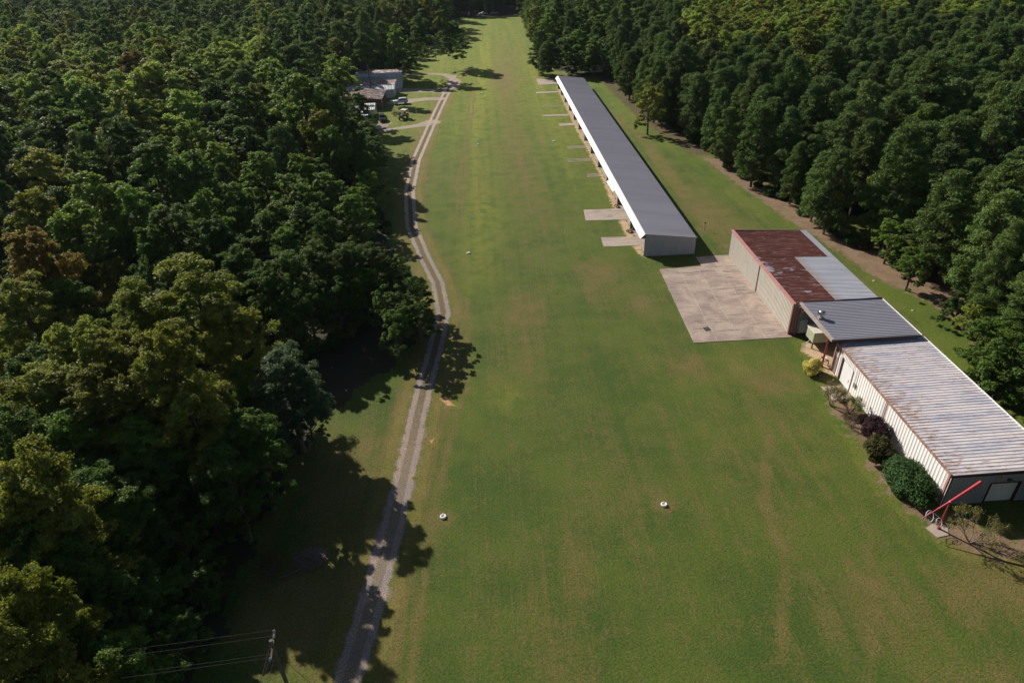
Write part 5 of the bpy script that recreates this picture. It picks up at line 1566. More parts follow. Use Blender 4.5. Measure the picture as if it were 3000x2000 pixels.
# far trees: kind+side then x,y,height
REST = """
P2 68,235,15 108,220,16 128,210,18 121,215,11 134,207,17 48,242,18 55,241,14 154,194,17 81,235,14 115,221,20 87,233,12 69,240,14 100,229,12 146,202,15 128,215,20 139,208,14 120,220,19 106,228,15 47,248,16 93,236,13 81,240,14 153,202,19 135,215,18 54,248,17 61,247,18 147,210,18 126,223,18 141,215,16 68,248,18 121,227,18 133,221,19 48,254,22 160,203,15 24,258,12 153,210,17 139,220,17 58,254,18 148,214,18 161,208,18 121,234,19 64,256,18 133,229,16 23,264,15 49,260,14 147,221,18 155,216,15 159,214,15 165,209,17 127,235,19 58,261,17 139,229,18 133,234,17 70,260,19 155,221,18 65,262,15 166,215,20 148,229,16 127,242,20 55,268,17 141,235,15 133,240,14 165,221,18 154,229,17 65,269,17 71,268,14 148,235,18 160,227,19 139,241,17 154,234,16 174,221,17 56,276,21 146,241,16 134,248,18 168,227,13 63,277,18 160,234,17 152,240,17 36,282,19 140,249,14 72,276,20 173,229,20 165,235,15 43,284,13 138,255,15 159,242,17 55,285,17 181,227,15 64,284,15 152,248,19 77,282,20 173,236,16 165,242,15 144,255,17 70,285,17 137,260,16 58,289,21 180,234,19 159,249,13 150,255,18 143,261,18 173,242,18 64,291,18 166,248,17 158,255,14 71,292,13 187,235,16 35,298,15 150,261,16 179,243,19 164,254,15 58,297,20 79,292,14 174,248,16 64,297,15 187,240,14 157,261,15 143,269,15 28,306,12 72,299,15 165,260,16 149,270,17 78,299,18 56,305,12 185,249,18 144,276,18 71,303,17 156,270,16 180,255,17 34,312,21 194,247,15 165,267,13 78,305,13 187,255,16 152,277,17 181,260,15 58,312,14 65,311,14 158,277,14 194,254,16 164,275,15 173,269,11 73,312,15 77,312,14 150,284,15 188,261,18 84,311,16 199,254,16 170,275,18 58,318,12 156,284,16 65,319,19 194,262,15 70,321,14 86,318,17 80,320,17 41,328,17 171,282,15 193,268,18 157,292,17 186,276,13 64,326,15 178,282,19 29,332,15 70,328,16 77,327,15 172,289,17 86,326,17 41,335,17 159,298,15 64,332,14 164,298,17 188,284,17 209,270,13 70,334,19 200,277,14 78,333,16 180,292,16 158,305,16 86,334,18 187,290,18 165,303,11 65,340,18 178,297,18 209,277,18 195,290,14 79,340,15 73,342,16 172,304,16 85,340,17 186,298,13 200,290,17 178,304,19 91,341,13 63,348,17 215,283,16 186,304,17 171,313,16 72,350,16 77,348,15 86,347,20 178,312,15 202,298,13 93,348,15 194,304,16 65,354,16 71,354,19 216,290,16 186,312,16 79,356,17 34,363,14 92,354,19 179,320,17 223,291,17 50,363,19 87,356,15 171,327,18 71,362,16 80,362,14 85,361,17 223,298,15 93,361,13 194,319,18 207,311,16 215,306,16 185,327,14 173,335,14 201,319,19 79,369,16 71,371,13 178,333,17 214,312,18 42,377,22 194,327,17 50,377,14 87,371,18 230,304,16 94,371,19 188,334,16 72,377,19 78,376,19 101,371,18 29,384,17 224,313,15 87,375,16 180,341,17 48,384,18 231,311,19 221,319,16 94,377,14 72,383,18 99,378,19 79,382,12 237,311,13 194,341,9 180,349,15 230,318,13 208,333,17 93,383,18 84,385,15 50,392,15 57,392,19 71,390,15 193,347,16 99,385,16 238,318,20 208,339,15 79,391,16 229,327,15 29,399,16 244,318,19 221,334,16 93,390,15 86,392,16 57,398,17 201,349,19 99,390,16 236,327,14 194,355,14 29,405,14 231,334,16 186,361,17 86,398,16 79,400,14 236,333,16 200,356,17 93,398,15 100,398,16 193,363,16 231,340,11 251,326,17 107,398,15 80,405,15 236,339,15 187,369,19 215,354,16 84,405,17 224,349,17 93,405,17 193,370,17 231,348,19 99,406,19 70,412,19 243,341,17 236,348,15 86,412,14 80,413,16 214,362,13 93,411,17 231,355,17 252,341,15 209,369,14 70,419,17 193,378,16 99,413,18 221,364,16 79,419,15 35,426,15 257,342,16 108,414,17 42,426,15 85,420,15 206,376,19 92,420,15 230,364,21 223,369,17 100,420,15 51,429,15 107,419,17 201,384,16 86,426,16 34,434,18 79,429,17 94,426,19 265,347,13 223,376,20 209,384,21 101,426,16 106,427,16 229,376,15 71,435,15 207,391,17 79,435,18 84,434,17 114,428,15 222,384,20 93,435,15 57,441,18 258,362,16 267,356,13 100,435,13 251,370,14 265,362,19 106,436,15 78,443,16 84,443,16 223,392,18 94,442,17 215,398,16 50,450,15 106,440,19 56,450,18 100,442,17 65,449,14 245,384,16 84,448,15 115,441,17 221,399,15 272,368,19 56,455,18 100,448,14 92,450,15 265,377,18 257,383,22 109,449,15 237,397,17 113,450,15 215,412,20 87,457,18 273,377,18 99,455,12 92,457,17 243,398,16 106,455,14 56,464,17 116,455,18 281,377,12 121,455,18 84,463,17 93,463,20 44,470,15 230,413,14 265,393,17 65,470,15 99,464,15 288,378,20 281,383,15 258,399,15 114,462,16 106,464,16 237,414,16 215,426,13 91,470,17 122,463,18 86,471,19 231,420,15 266,400,16 99,470,15 106,469,19 49,479,18 223,427,18 272,398,13 252,413,21 115,470,15 72,479,19 265,406,19 288,390,18 93,476,16 123,470,15 245,420,15 43,485,18 57,484,18 100,477,13 222,434,14 63,484,15 127,472,16 107,477,16 250,420,15 78,485,17 267,412,18 279,404,17 116,478,14 129,477,15 120,479,20 49,492,15 250,427,15 92,486,17 238,434,14 222,443,18 108,485,15 286,406,14 113,484,16 71,492,15 245,434,21 259,427,17 280,413,15 37,498,19 92,491,16 122,485,19 101,491,16 236,443,16 287,412,15 130,485,16 49,500,15 56,500,14 106,492,16 252,436,14 267,427,16 115,491,14 244,441,17 231,449,16 272,426,19 237,448,13 293,414,18 99,498,14 130,491,15 252,440,17 122,493,15 94,499,17 106,498,18 307,406,19 267,435,18 115,500,19 272,435,16 294,421,15 307,411,14 288,426,16 236,457,14 123,500,19 94,507,18 101,505,19 65,512,20 129,500,14 107,506,17 135,500,17 114,505,15 56,515,21 260,449,16 294,427,15 236,462,16 273,443,15 265,448,15 122,508,16 92,515,20 100,514,17 129,507,17 106,513,19 280,443,15 272,450,13 136,508,17 322,428,14
P1 -59,238,19 -56,255,16 -48,259,21 -56,261,19 -72,261,17 -41,270,23 -49,271,18 -57,269,18 -41,276,21 -72,271,14 -62,277,20 -38,292,17 -64,294,17 -71,294,18 -48,300,18 -39,302,16 -80,294,19 -112,292,21 -82,302,20 -41,311,20 -63,311,17 -80,310,13 -75,313,18 -71,316,21 -121,300,20 -64,325,19 -81,325,16 -87,323,17 -40,333,19 -48,334,19 -55,334,15 -102,323,20 -158,301,21 -70,334,17 -113,325,21 -39,343,17 -58,341,17 -63,340,17 -71,340,17 -112,332,16 -41,349,18 -90,340,16 -47,349,17 -33,351,20 -144,326,19 -80,348,18 -153,324,18 -40,356,15 -169,324,19 -41,364,16 -114,348,22 -89,359,14 -97,358,18 -74,366,20 -39,372,16 -55,374,18 -62,374,15 -72,373,17 -158,347,16 -81,373,15 -111,365,22 -30,382,16 -95,371,21 -63,383,13 -130,366,19 -78,381,24 -134,365,17 -23,390,17 -18,390,16 -161,356,17 -31,390,15 -88,381,19 -55,390,23 -185,347,21 -65,391,19 -73,391,19 -176,357,17 -26,399,19 -89,391,20 -65,396,16 -152,373,20 -185,358,22 -103,391,21 -25,403,18 -34,404,20 -176,366,16 -143,381,21 -70,403,18 -96,398,20 -103,397,19 -55,406,18 -134,389,18 -192,366,16 -87,404,18 -209,357,16 -95,403,18 -25,414,16 -32,420,18 -86,414,16 -56,421,23 -64,421,15 -104,413,16 -48,423,16 -222,364,17 -158,396,14 -71,421,19 -81,421,23 -41,428,22 -31,429,13 -94,420,13 -200,383,18 -46,430,19 -153,405,18 -71,428,22 -105,423,17 -137,414,16 -185,398,21 -230,375,17 -104,428,15 -176,404,13 -50,438,18 -114,427,22 -65,438,20 -80,437,21 -143,420,17 -200,397,19 -23,445,15 -48,443,21 -150,420,19 -33,445,19 -191,404,17 7,452,14 -184,414,22 -16,455,21 -31,454,21 -177,421,19 -161,429,18 -111,445,18 -66,454,22 -9,459,13 -118,445,22 -33,459,17 -201,415,19 16,462,19 -193,421,17 -47,461,21 -240,397,20 -79,460,17 -216,414,24 -111,454,20 -121,453,19 -207,422,17 -95,461,18 -153,445,20 -57,469,19 -184,437,18 -216,422,15 -128,460,16 8,478,19 25,478,16 -23,479,15 -103,470,13 -113,470,18 17,483,23 -25,484,16 -96,476,21 -129,468,17 -55,484,20 -73,485,20 -162,469,16 -114,484,17 -183,463,19 -178,470,17 -249,436,19 -102,493,22 -264,429,18 -136,486,19 -71,499,19 -242,444,18 -207,462,17 -193,469,21 -217,460,16 -153,485,21 -255,445,18 -136,495,17 -192,476,16 -118,500,23 -105,509,15 -183,487,19 -110,511,19 -176,492,19 -208,483,14 22,527,16 -257,461,18 -184,500,17 -271,459,16 -23,535,23 -39,535,18 -176,507,19 -192,502,18 -87,531,17 -247,479,18 9,539,16 -103,532,14 -168,517,17 -135,527,20 -233,492,16 -57,541,19 -193,509,16 -178,515,21 -113,533,17 -70,542,22 -240,492,21 -119,535,23 -271,476,19 -9,548,19 -225,501,16 -90,542,18 -208,509,19 -279,477,21 -273,484,24 -25,556,21 18,557,19 -137,541,20 -42,557,20 24,558,14 -16,559,19 -112,549,19 -145,542,16 -65,558,22 -73,559,20 -207,525,18 -160,542,16 -185,535,17 -289,487,14 -90,559,19 -255,508,18 -143,550,23 -271,501,20 -167,548,17 -281,502,21 -233,527,17 -290,501,22 -265,517,18 -257,526,18 -302,502,14 -224,543,17 -249,535,18 -281,519,17 -279,527,16 -280,541,17 -246,558,19 -304,535,14 -281,547,14 -327,524,17 -326,534,18 -335,535,21 -327,541,18 -334,541,20 -320,558,21 -352,558,14
G1 -117,216,16 -66,239,18 -141,204,16 -132,211,15 -75,240,16 -127,217,23 -124,224,16 -111,238,20 -146,219,16 -141,225,19 -29,263,19 -28,264,11 -81,253,16 -139,230,13 -118,244,19 -87,260,18 -64,268,20 -126,246,22 -55,277,19 -14,283,21 -98,268,19 -72,284,22 -119,268,23 -135,262,21 -110,277,16 -95,285,22 -135,270,15 -104,284,19 -144,269,17 -114,284,15 -128,278,20 -153,270,19 -167,262,17 -104,299,16 -87,308,22 -152,283,15 -176,270,18 -87,316,12 -55,325,19 -167,284,17 -129,308,17 -177,285,21 -112,316,17 -96,324,18 -144,309,22 -178,303,19 -55,350,17 -154,319,15 -70,351,15 -114,339,23 -166,319,20 -58,355,14 -89,350,18 -177,317,19 -104,349,20 -80,356,19 -151,333,18 -120,350,21 -54,367,15 -79,365,20 -134,351,18 -86,366,22 -145,350,18 -170,340,22 -129,357,14 -138,356,20 -23,382,22 -121,364,22 -206,326,16 -104,371,16 -182,340,15 -151,357,19 -121,373,12 -176,350,18 -201,339,21 -151,365,15 -158,366,13 -79,391,17 -168,364,16 -71,397,17 -136,380,18 -87,395,17 -191,358,20 -122,388,20 -185,364,21 -200,357,14 -216,351,20 -145,391,19 -78,412,20 -129,399,15 -214,364,19 -143,398,17 -167,389,19 -130,414,18 -17,437,17 -120,421,17 -168,405,14 -126,423,20 -194,398,18 -239,374,17 -184,407,22 -113,438,15 -8,453,18 -169,421,17 -222,396,18 -42,452,18 -152,429,18 -192,414,21 -134,438,18 -56,455,15 -79,453,18 24,460,21 -209,411,20 -89,454,17 -16,463,23 -222,407,23 -64,461,14 -55,462,20 -46,468,17 -7,471,17 -161,444,19 -249,404,22 -66,470,11 -70,470,20 -111,462,19 -88,468,13 -15,476,18 2,477,22 32,477,18 -152,453,20 -33,478,20 -200,437,18 -138,461,21 -62,477,15 -232,423,21 -72,477,18 -121,469,13 -81,478,18 -41,485,21 -9,486,19 -159,460,18 -105,476,19 -136,469,18 -166,460,15 -247,422,16 -65,485,17 -239,427,20 -79,486,17 -175,461,14 26,493,18 -7,494,18 -50,491,19 -14,494,16 33,493,20 -105,484,21 -41,493,18 -98,485,17 -167,469,20 -63,495,21 -193,460,21 6,500,17 -95,491,18 -87,493,13 -199,460,21 -25,501,20 -17,502,20 -40,501,20 23,503,17 -63,501,17 -257,436,17 -225,454,14 31,507,17 -82,502,17 -97,500,19 -159,483,20 -177,478,22 10,510,21 -31,509,15 24,511,18 -167,484,15 -48,510,17 -223,462,16 -81,508,17 -150,493,21 -16,516,18 -215,470,18 -25,516,15 32,519,17 -58,517,22 -225,470,19 -144,501,21 -208,478,20 -72,518,18 9,523,20 -192,487,20 -8,524,19 -90,517,17 -80,519,17 -222,476,15 -248,463,17 -233,471,14 -241,469,17 31,527,17 -95,519,16 -74,524,17 -63,525,21 -232,477,19 -194,494,17 -199,492,20 -120,517,18 0,532,17 -136,516,21 -255,470,17 -143,516,19 -64,532,14 -166,509,17 -104,527,19 -57,535,17 -231,486,18 -265,470,20 -152,518,20 -238,486,16 33,541,17 -50,541,15 -23,543,21 -66,540,18 -199,509,18 -217,502,16 -130,532,23 -159,525,20 -185,517,18 9,549,19 -22,550,15 -143,531,17 -194,515,18 -231,500,19 -63,550,24 -264,486,23 -80,550,19 -239,503,15 -214,515,16 -103,548,17 -169,533,21 -264,495,20 -120,547,19 -57,558,14 -281,487,23 -240,511,19 -215,523,15 -263,502,17 -166,542,20 -247,511,20 -152,547,21 -238,516,18 -113,558,17 -120,556,15 -287,494,17 -216,532,17 -191,542,18 -152,557,13 -271,510,16 -224,535,18 -168,556,17 -296,500,21 -249,525,18 -232,535,16 -198,550,15 -297,509,15 -270,524,19 -288,515,13 -263,535,22 -215,557,18 -302,516,14 -239,548,20 -247,549,20 -279,534,17 -310,517,14 -270,540,21 -304,523,18 -296,533,16 -264,550,18 -297,540,18 -314,534,21 -271,557,18 -304,541,16 -288,555,16 -305,550,17 -322,541,15 -311,558,21 -338,549,17 -338,556,19
Y2 73,235,17 93,229,19 72,254,17 108,242,17 113,240,15 85,256,14 94,254,17 113,249,18 85,261,18 94,261,17 99,261,18 113,256,14 128,249,14 122,253,19 79,270,16 107,262,17 92,270,17 115,261,14 77,276,15 122,263,15 87,277,15 94,276,18 129,268,17 91,283,19 115,277,18 100,284,17 108,283,16 130,275,16 135,275,15 122,283,16 25,312,18 100,298,15 107,297,18 128,289,20 122,292,14 144,283,14 115,297,18 137,290,14 122,299,19 93,310,17 135,297,17 108,313,14 116,311,17 136,305,15 129,313,15 92,328,16 100,327,13 142,311,16 94,334,20 136,320,23 109,332,16 143,319,19 120,332,17 114,341,19 98,347,11 159,325,17 122,341,16 128,340,19 164,326,16 149,334,17 122,347,18 159,334,16 165,333,19 136,349,17 143,347,15 129,354,17 164,342,13 171,340,16 121,361,19 158,348,13 135,362,16 150,356,16 114,370,17 122,370,17 143,364,16 109,377,15 149,364,15 171,355,19 134,371,18 157,363,20 179,354,15 116,384,19 179,362,13 108,391,19 179,371,15 129,391,14 158,384,19 115,400,20 165,383,18 180,377,16 144,393,13 128,400,17 158,390,15 120,405,16 144,400,14 152,397,16 130,405,18 187,384,18 135,406,17 171,393,17 159,398,17 179,393,20 151,405,19 142,413,19 129,419,16 150,413,16 158,411,17 166,414,16 158,420,17 179,412,19 200,405,16 151,427,14 172,420,16 157,428,17 123,441,18 142,436,12 186,420,21 150,436,17 207,413,18 159,434,17 207,419,17 195,426,20 157,443,14 166,441,16 187,433,16 202,428,16 207,426,15 195,435,20 159,450,15 208,434,16 128,464,16 215,435,19 192,447,15 136,469,16 173,457,18 180,455,15 209,443,19 215,442,20 142,471,16 172,462,15 207,449,12 158,471,17 138,478,18 209,455,20 151,477,17 178,470,17 215,457,14 165,479,14 193,469,19 171,479,18 145,491,17 151,493,18 221,470,15 166,493,14 158,506,14 149,513,14
L1 -105,223,21 -92,233,19 -111,226,18 -80,239,16 -119,225,19 -81,244,17 -138,219,16 -75,248,19 -105,239,21 -132,231,19 -89,254,19 -98,253,19 -80,260,21 -131,239,19 -105,252,19 -94,262,16 -142,240,21 -113,255,19 -155,233,22 -104,261,15 -133,248,19 -81,271,19 -112,262,22 -130,254,18 -118,260,16 -137,251,19 -80,276,16 -149,247,15 -110,268,18 -128,261,18 -104,271,20 -89,277,14 -95,277,13 -146,254,17 -127,269,16 -90,285,14 -160,253,20 -122,277,21 -122,285,14 -105,294,16 -161,269,24 -119,291,19 -153,275,14 -97,301,16 -177,278,19 -152,293,18 -113,311,17 -137,301,19 -95,319,14 -144,303,19 -152,300,16 -168,292,21 -182,285,21 -176,292,15 -136,315,18 -151,309,18 -168,301,15 -183,293,16 -97,331,15 -161,310,19 -167,307,15 -137,326,15 -176,309,14 -143,334,14 -97,351,20 -192,310,16 -184,316,18 -190,316,16 -161,332,12 -104,357,13 -184,327,18 -200,318,18 -208,318,17 -201,325,16 -110,374,18 -111,381,20 -217,341,13 -118,397,13 -217,358,16 -215,372,11 -232,365,13 -114,421,17 -120,439,21 -240,389,13 -135,445,14
G2 62,242,13 41,253,13 39,258,9 128,228,13 36,261,15 50,270,17 29,290,10 30,299,18 49,298,15 49,305,16 63,304,16 43,310,17 49,318,20 57,326,16 35,333,17 51,333,16 56,333,19 42,339,17 58,340,14 29,362,16 42,364,15 49,368,15 42,370,15 63,375,18 42,385,13 35,390,19 30,391,13 63,412,15 56,414,15 108,407,16 50,419,16 65,419,17 115,436,20 42,455,16 50,455,18 49,464,16 58,470,15 49,472,14 64,476,18 85,478,18 86,485,16 100,484,18 64,493,16 87,492,14 44,499,16 49,507,17 43,508,16 65,507,18 79,506,15 85,505,17 36,514,17 43,515,17 80,513,15
L2 75,240,19 100,235,20 87,241,15 114,229,19 108,234,19 94,241,15 76,248,16 114,234,15 101,241,18 82,249,16 88,249,17 95,249,15 77,256,19 102,247,18 108,248,18 122,243,20 99,254,17 78,261,19 107,255,20 86,268,17 128,256,14 100,270,19 107,268,17 128,262,15 115,270,14 86,282,18 101,277,16 122,269,17 108,277,13 123,275,18 136,270,15 85,291,16 94,289,14 116,283,14 172,255,18 100,292,12 86,297,16 108,291,18 130,283,17 115,290,15 171,261,18 93,299,19 135,284,16 85,305,15 93,306,13 99,306,18 142,290,17 108,304,19 179,270,18 130,297,15 114,306,16 121,304,19 149,292,18 180,275,17 188,270,16 98,314,15 166,284,17 201,261,16 130,303,17 143,298,15 91,320,19 150,297,18 121,311,18 100,319,15 165,291,19 201,268,18 195,275,19 142,306,15 107,321,15 150,304,17 134,311,12 115,319,17 121,319,16 172,296,17 106,327,17 130,318,15 194,285,17 151,311,15 114,328,19 100,332,17 201,283,23 157,311,16 122,327,21 127,326,15 215,277,19 149,318,15 164,311,16 208,284,16 115,333,14 157,318,18 137,328,15 193,298,19 99,341,18 144,327,13 108,341,16 130,333,17 166,318,15 209,292,18 152,326,17 171,319,15 142,335,20 108,347,16 210,298,15 113,347,17 201,306,19 136,341,17 215,299,14 193,313,20 186,318,17 143,340,17 209,305,14 101,356,20 107,356,19 130,348,16 201,313,18 114,356,18 180,327,20 152,342,16 101,361,15 123,355,17 158,341,15 229,298,15 222,305,17 107,364,19 207,319,17 149,349,17 113,363,16 137,356,17 201,325,19 107,369,15 215,318,17 145,356,14 127,363,14 165,348,15 237,304,12 195,334,17 209,326,15 186,339,17 173,347,17 156,355,17 200,334,19 215,325,15 129,369,16 165,356,17 114,375,17 200,341,15 185,349,16 143,368,17 222,328,14 216,333,18 123,378,17 107,383,19 164,363,13 129,377,16 149,371,16 185,355,17 135,378,20 172,363,16 142,376,19 214,341,14 157,371,15 121,385,14 209,347,17 130,383,16 152,376,18 166,371,17 221,341,17 137,383,18 158,376,18 245,326,22 114,392,15 172,371,17 214,349,15 144,383,16 121,391,19 206,355,15 164,378,14 151,384,21 244,334,18 173,377,17 136,392,16 202,363,17 122,398,13 209,361,16 251,333,15 151,391,20 201,369,19 223,357,17 136,398,16 186,378,17 114,405,19 172,385,17 257,334,16 179,383,21 164,390,18 244,349,14 201,377,17 214,370,16 250,348,16 238,356,14 113,414,18 164,397,16 127,411,15 195,384,15 144,406,14 122,413,17 245,356,16 186,391,17 172,398,14 230,368,16 258,349,19 238,363,16 159,405,17 137,413,15 215,378,18 253,354,14 116,420,16 192,391,20 245,361,15 122,420,20 164,406,14 179,399,15 237,368,14 200,390,14 250,361,18 259,355,13 215,384,18 188,400,18 173,407,18 135,421,16 181,404,17 195,398,15 142,420,19 245,370,18 123,427,15 150,419,14 171,412,15 237,377,18 130,427,15 229,384,22 214,392,16 271,356,15 202,400,15 187,407,14 194,404,21 137,428,16 208,399,16 259,369,15 245,378,18 236,384,13 166,420,18 142,429,14 128,434,17 123,436,14 231,390,16 186,413,18 274,362,17 136,433,20 192,412,15 253,378,14 266,369,19 178,419,18 208,406,15 163,427,16 258,378,15 251,384,17 237,392,21 128,441,17 229,398,15 201,414,19 172,427,14 216,407,16 243,391,18 136,442,14 221,406,17 194,420,15 279,369,17 178,427,18 166,433,16 200,419,18 185,427,15 144,443,18 253,391,19 128,448,17 150,442,16 231,406,13 221,411,16 173,435,17 267,385,17 287,371,15 178,434,19 137,449,17 259,392,17 238,406,14 273,383,16 216,419,17 250,400,17 150,448,17 172,440,14 245,405,17 222,419,13 128,457,20 181,440,18 143,454,18 135,457,20 273,390,17 250,406,17 164,448,18 186,440,17 244,412,18 288,383,18 171,447,16 150,455,13 279,393,14 259,406,16 238,419,15 181,447,14 228,426,16 194,443,13 157,458,17 137,464,17 201,440,19 144,462,15 187,448,17 166,457,15 280,398,20 257,413,17 237,426,17 150,464,13 273,405,16 294,390,18 158,463,13 230,434,17 286,399,15 200,450,15 243,428,16 166,464,18 294,397,17 258,421,15 150,471,21 192,456,17 274,412,12 266,419,12 180,463,12 230,441,18 143,476,18 215,448,17 165,469,21 201,456,18 272,419,14 187,464,13 294,405,15 172,472,16 223,450,13 159,477,20 195,464,19 200,462,18 259,433,15 137,486,18 185,470,16 279,421,18 143,485,17 302,407,16 224,456,15 230,455,18 179,477,14 137,491,16 280,427,16 288,421,20 301,414,16 245,450,15 165,486,17 265,440,16 173,486,14 193,479,16 200,477,16 302,421,17 150,498,14 315,414,16 144,500,17 195,484,16 171,493,16 215,477,15 159,501,17 317,420,15 287,442,15 172,500,15 301,435,13 289,448,13 144,515,12
Y1 -99,233,22 -106,231,19 -91,240,17 -49,253,17 -131,224,19 -120,233,20 -99,246,18 -111,245,22 -119,253,19 -154,246,20 -66,287,15 -162,247,17 -47,292,15 -82,284,18 -145,260,21 -150,261,17 -168,254,21 -159,260,21 -86,294,18 -128,286,18 -143,278,19 -53,310,19 -126,294,16 -62,318,16 -136,295,16 -106,308,14 -169,279,17 -129,301,18 -39,325,21 -160,286,21 -49,325,16 -121,308,15 -160,292,15 -104,317,17 -134,308,17 -64,333,20 -120,317,19 -34,341,20 -88,333,19 -120,324,17 -145,317,20 -191,295,19 -185,301,17 -97,341,21 -24,356,21 -47,355,13 -186,310,20 -158,326,19 -50,364,13 -200,310,17 -175,325,16 -151,340,14 -24,373,16 -178,332,22 -48,375,17 -103,364,21 -122,358,18 -152,350,21 -192,331,22 -89,374,18 -144,358,16 -202,332,16 -192,340,9 -207,333,16 -216,334,20 -192,349,17 -207,342,17 -95,390,19 -201,350,20 -81,398,15 -113,390,18 -168,373,20 -111,396,19 -176,372,16 -130,391,11 -40,414,17 -104,404,17 -169,383,17 -224,358,20 -193,380,18 -134,405,15 -154,399,20 -90,422,22 -169,397,17 -185,391,17 -225,372,24 -143,411,17 -209,383,19 -23,438,22 -42,439,16 -214,388,18 -225,383,17 -121,429,18 -233,382,18 -70,444,18 -198,405,16 -144,428,15 -128,436,17 -169,428,17 -185,422,21 -143,439,14 -128,444,21 -233,403,19 -200,422,17 -169,436,15 -199,428,18 -208,429,17 -255,406,20 -190,445,19 -256,414,13 -202,444,17 -208,445,16 -240,437,13
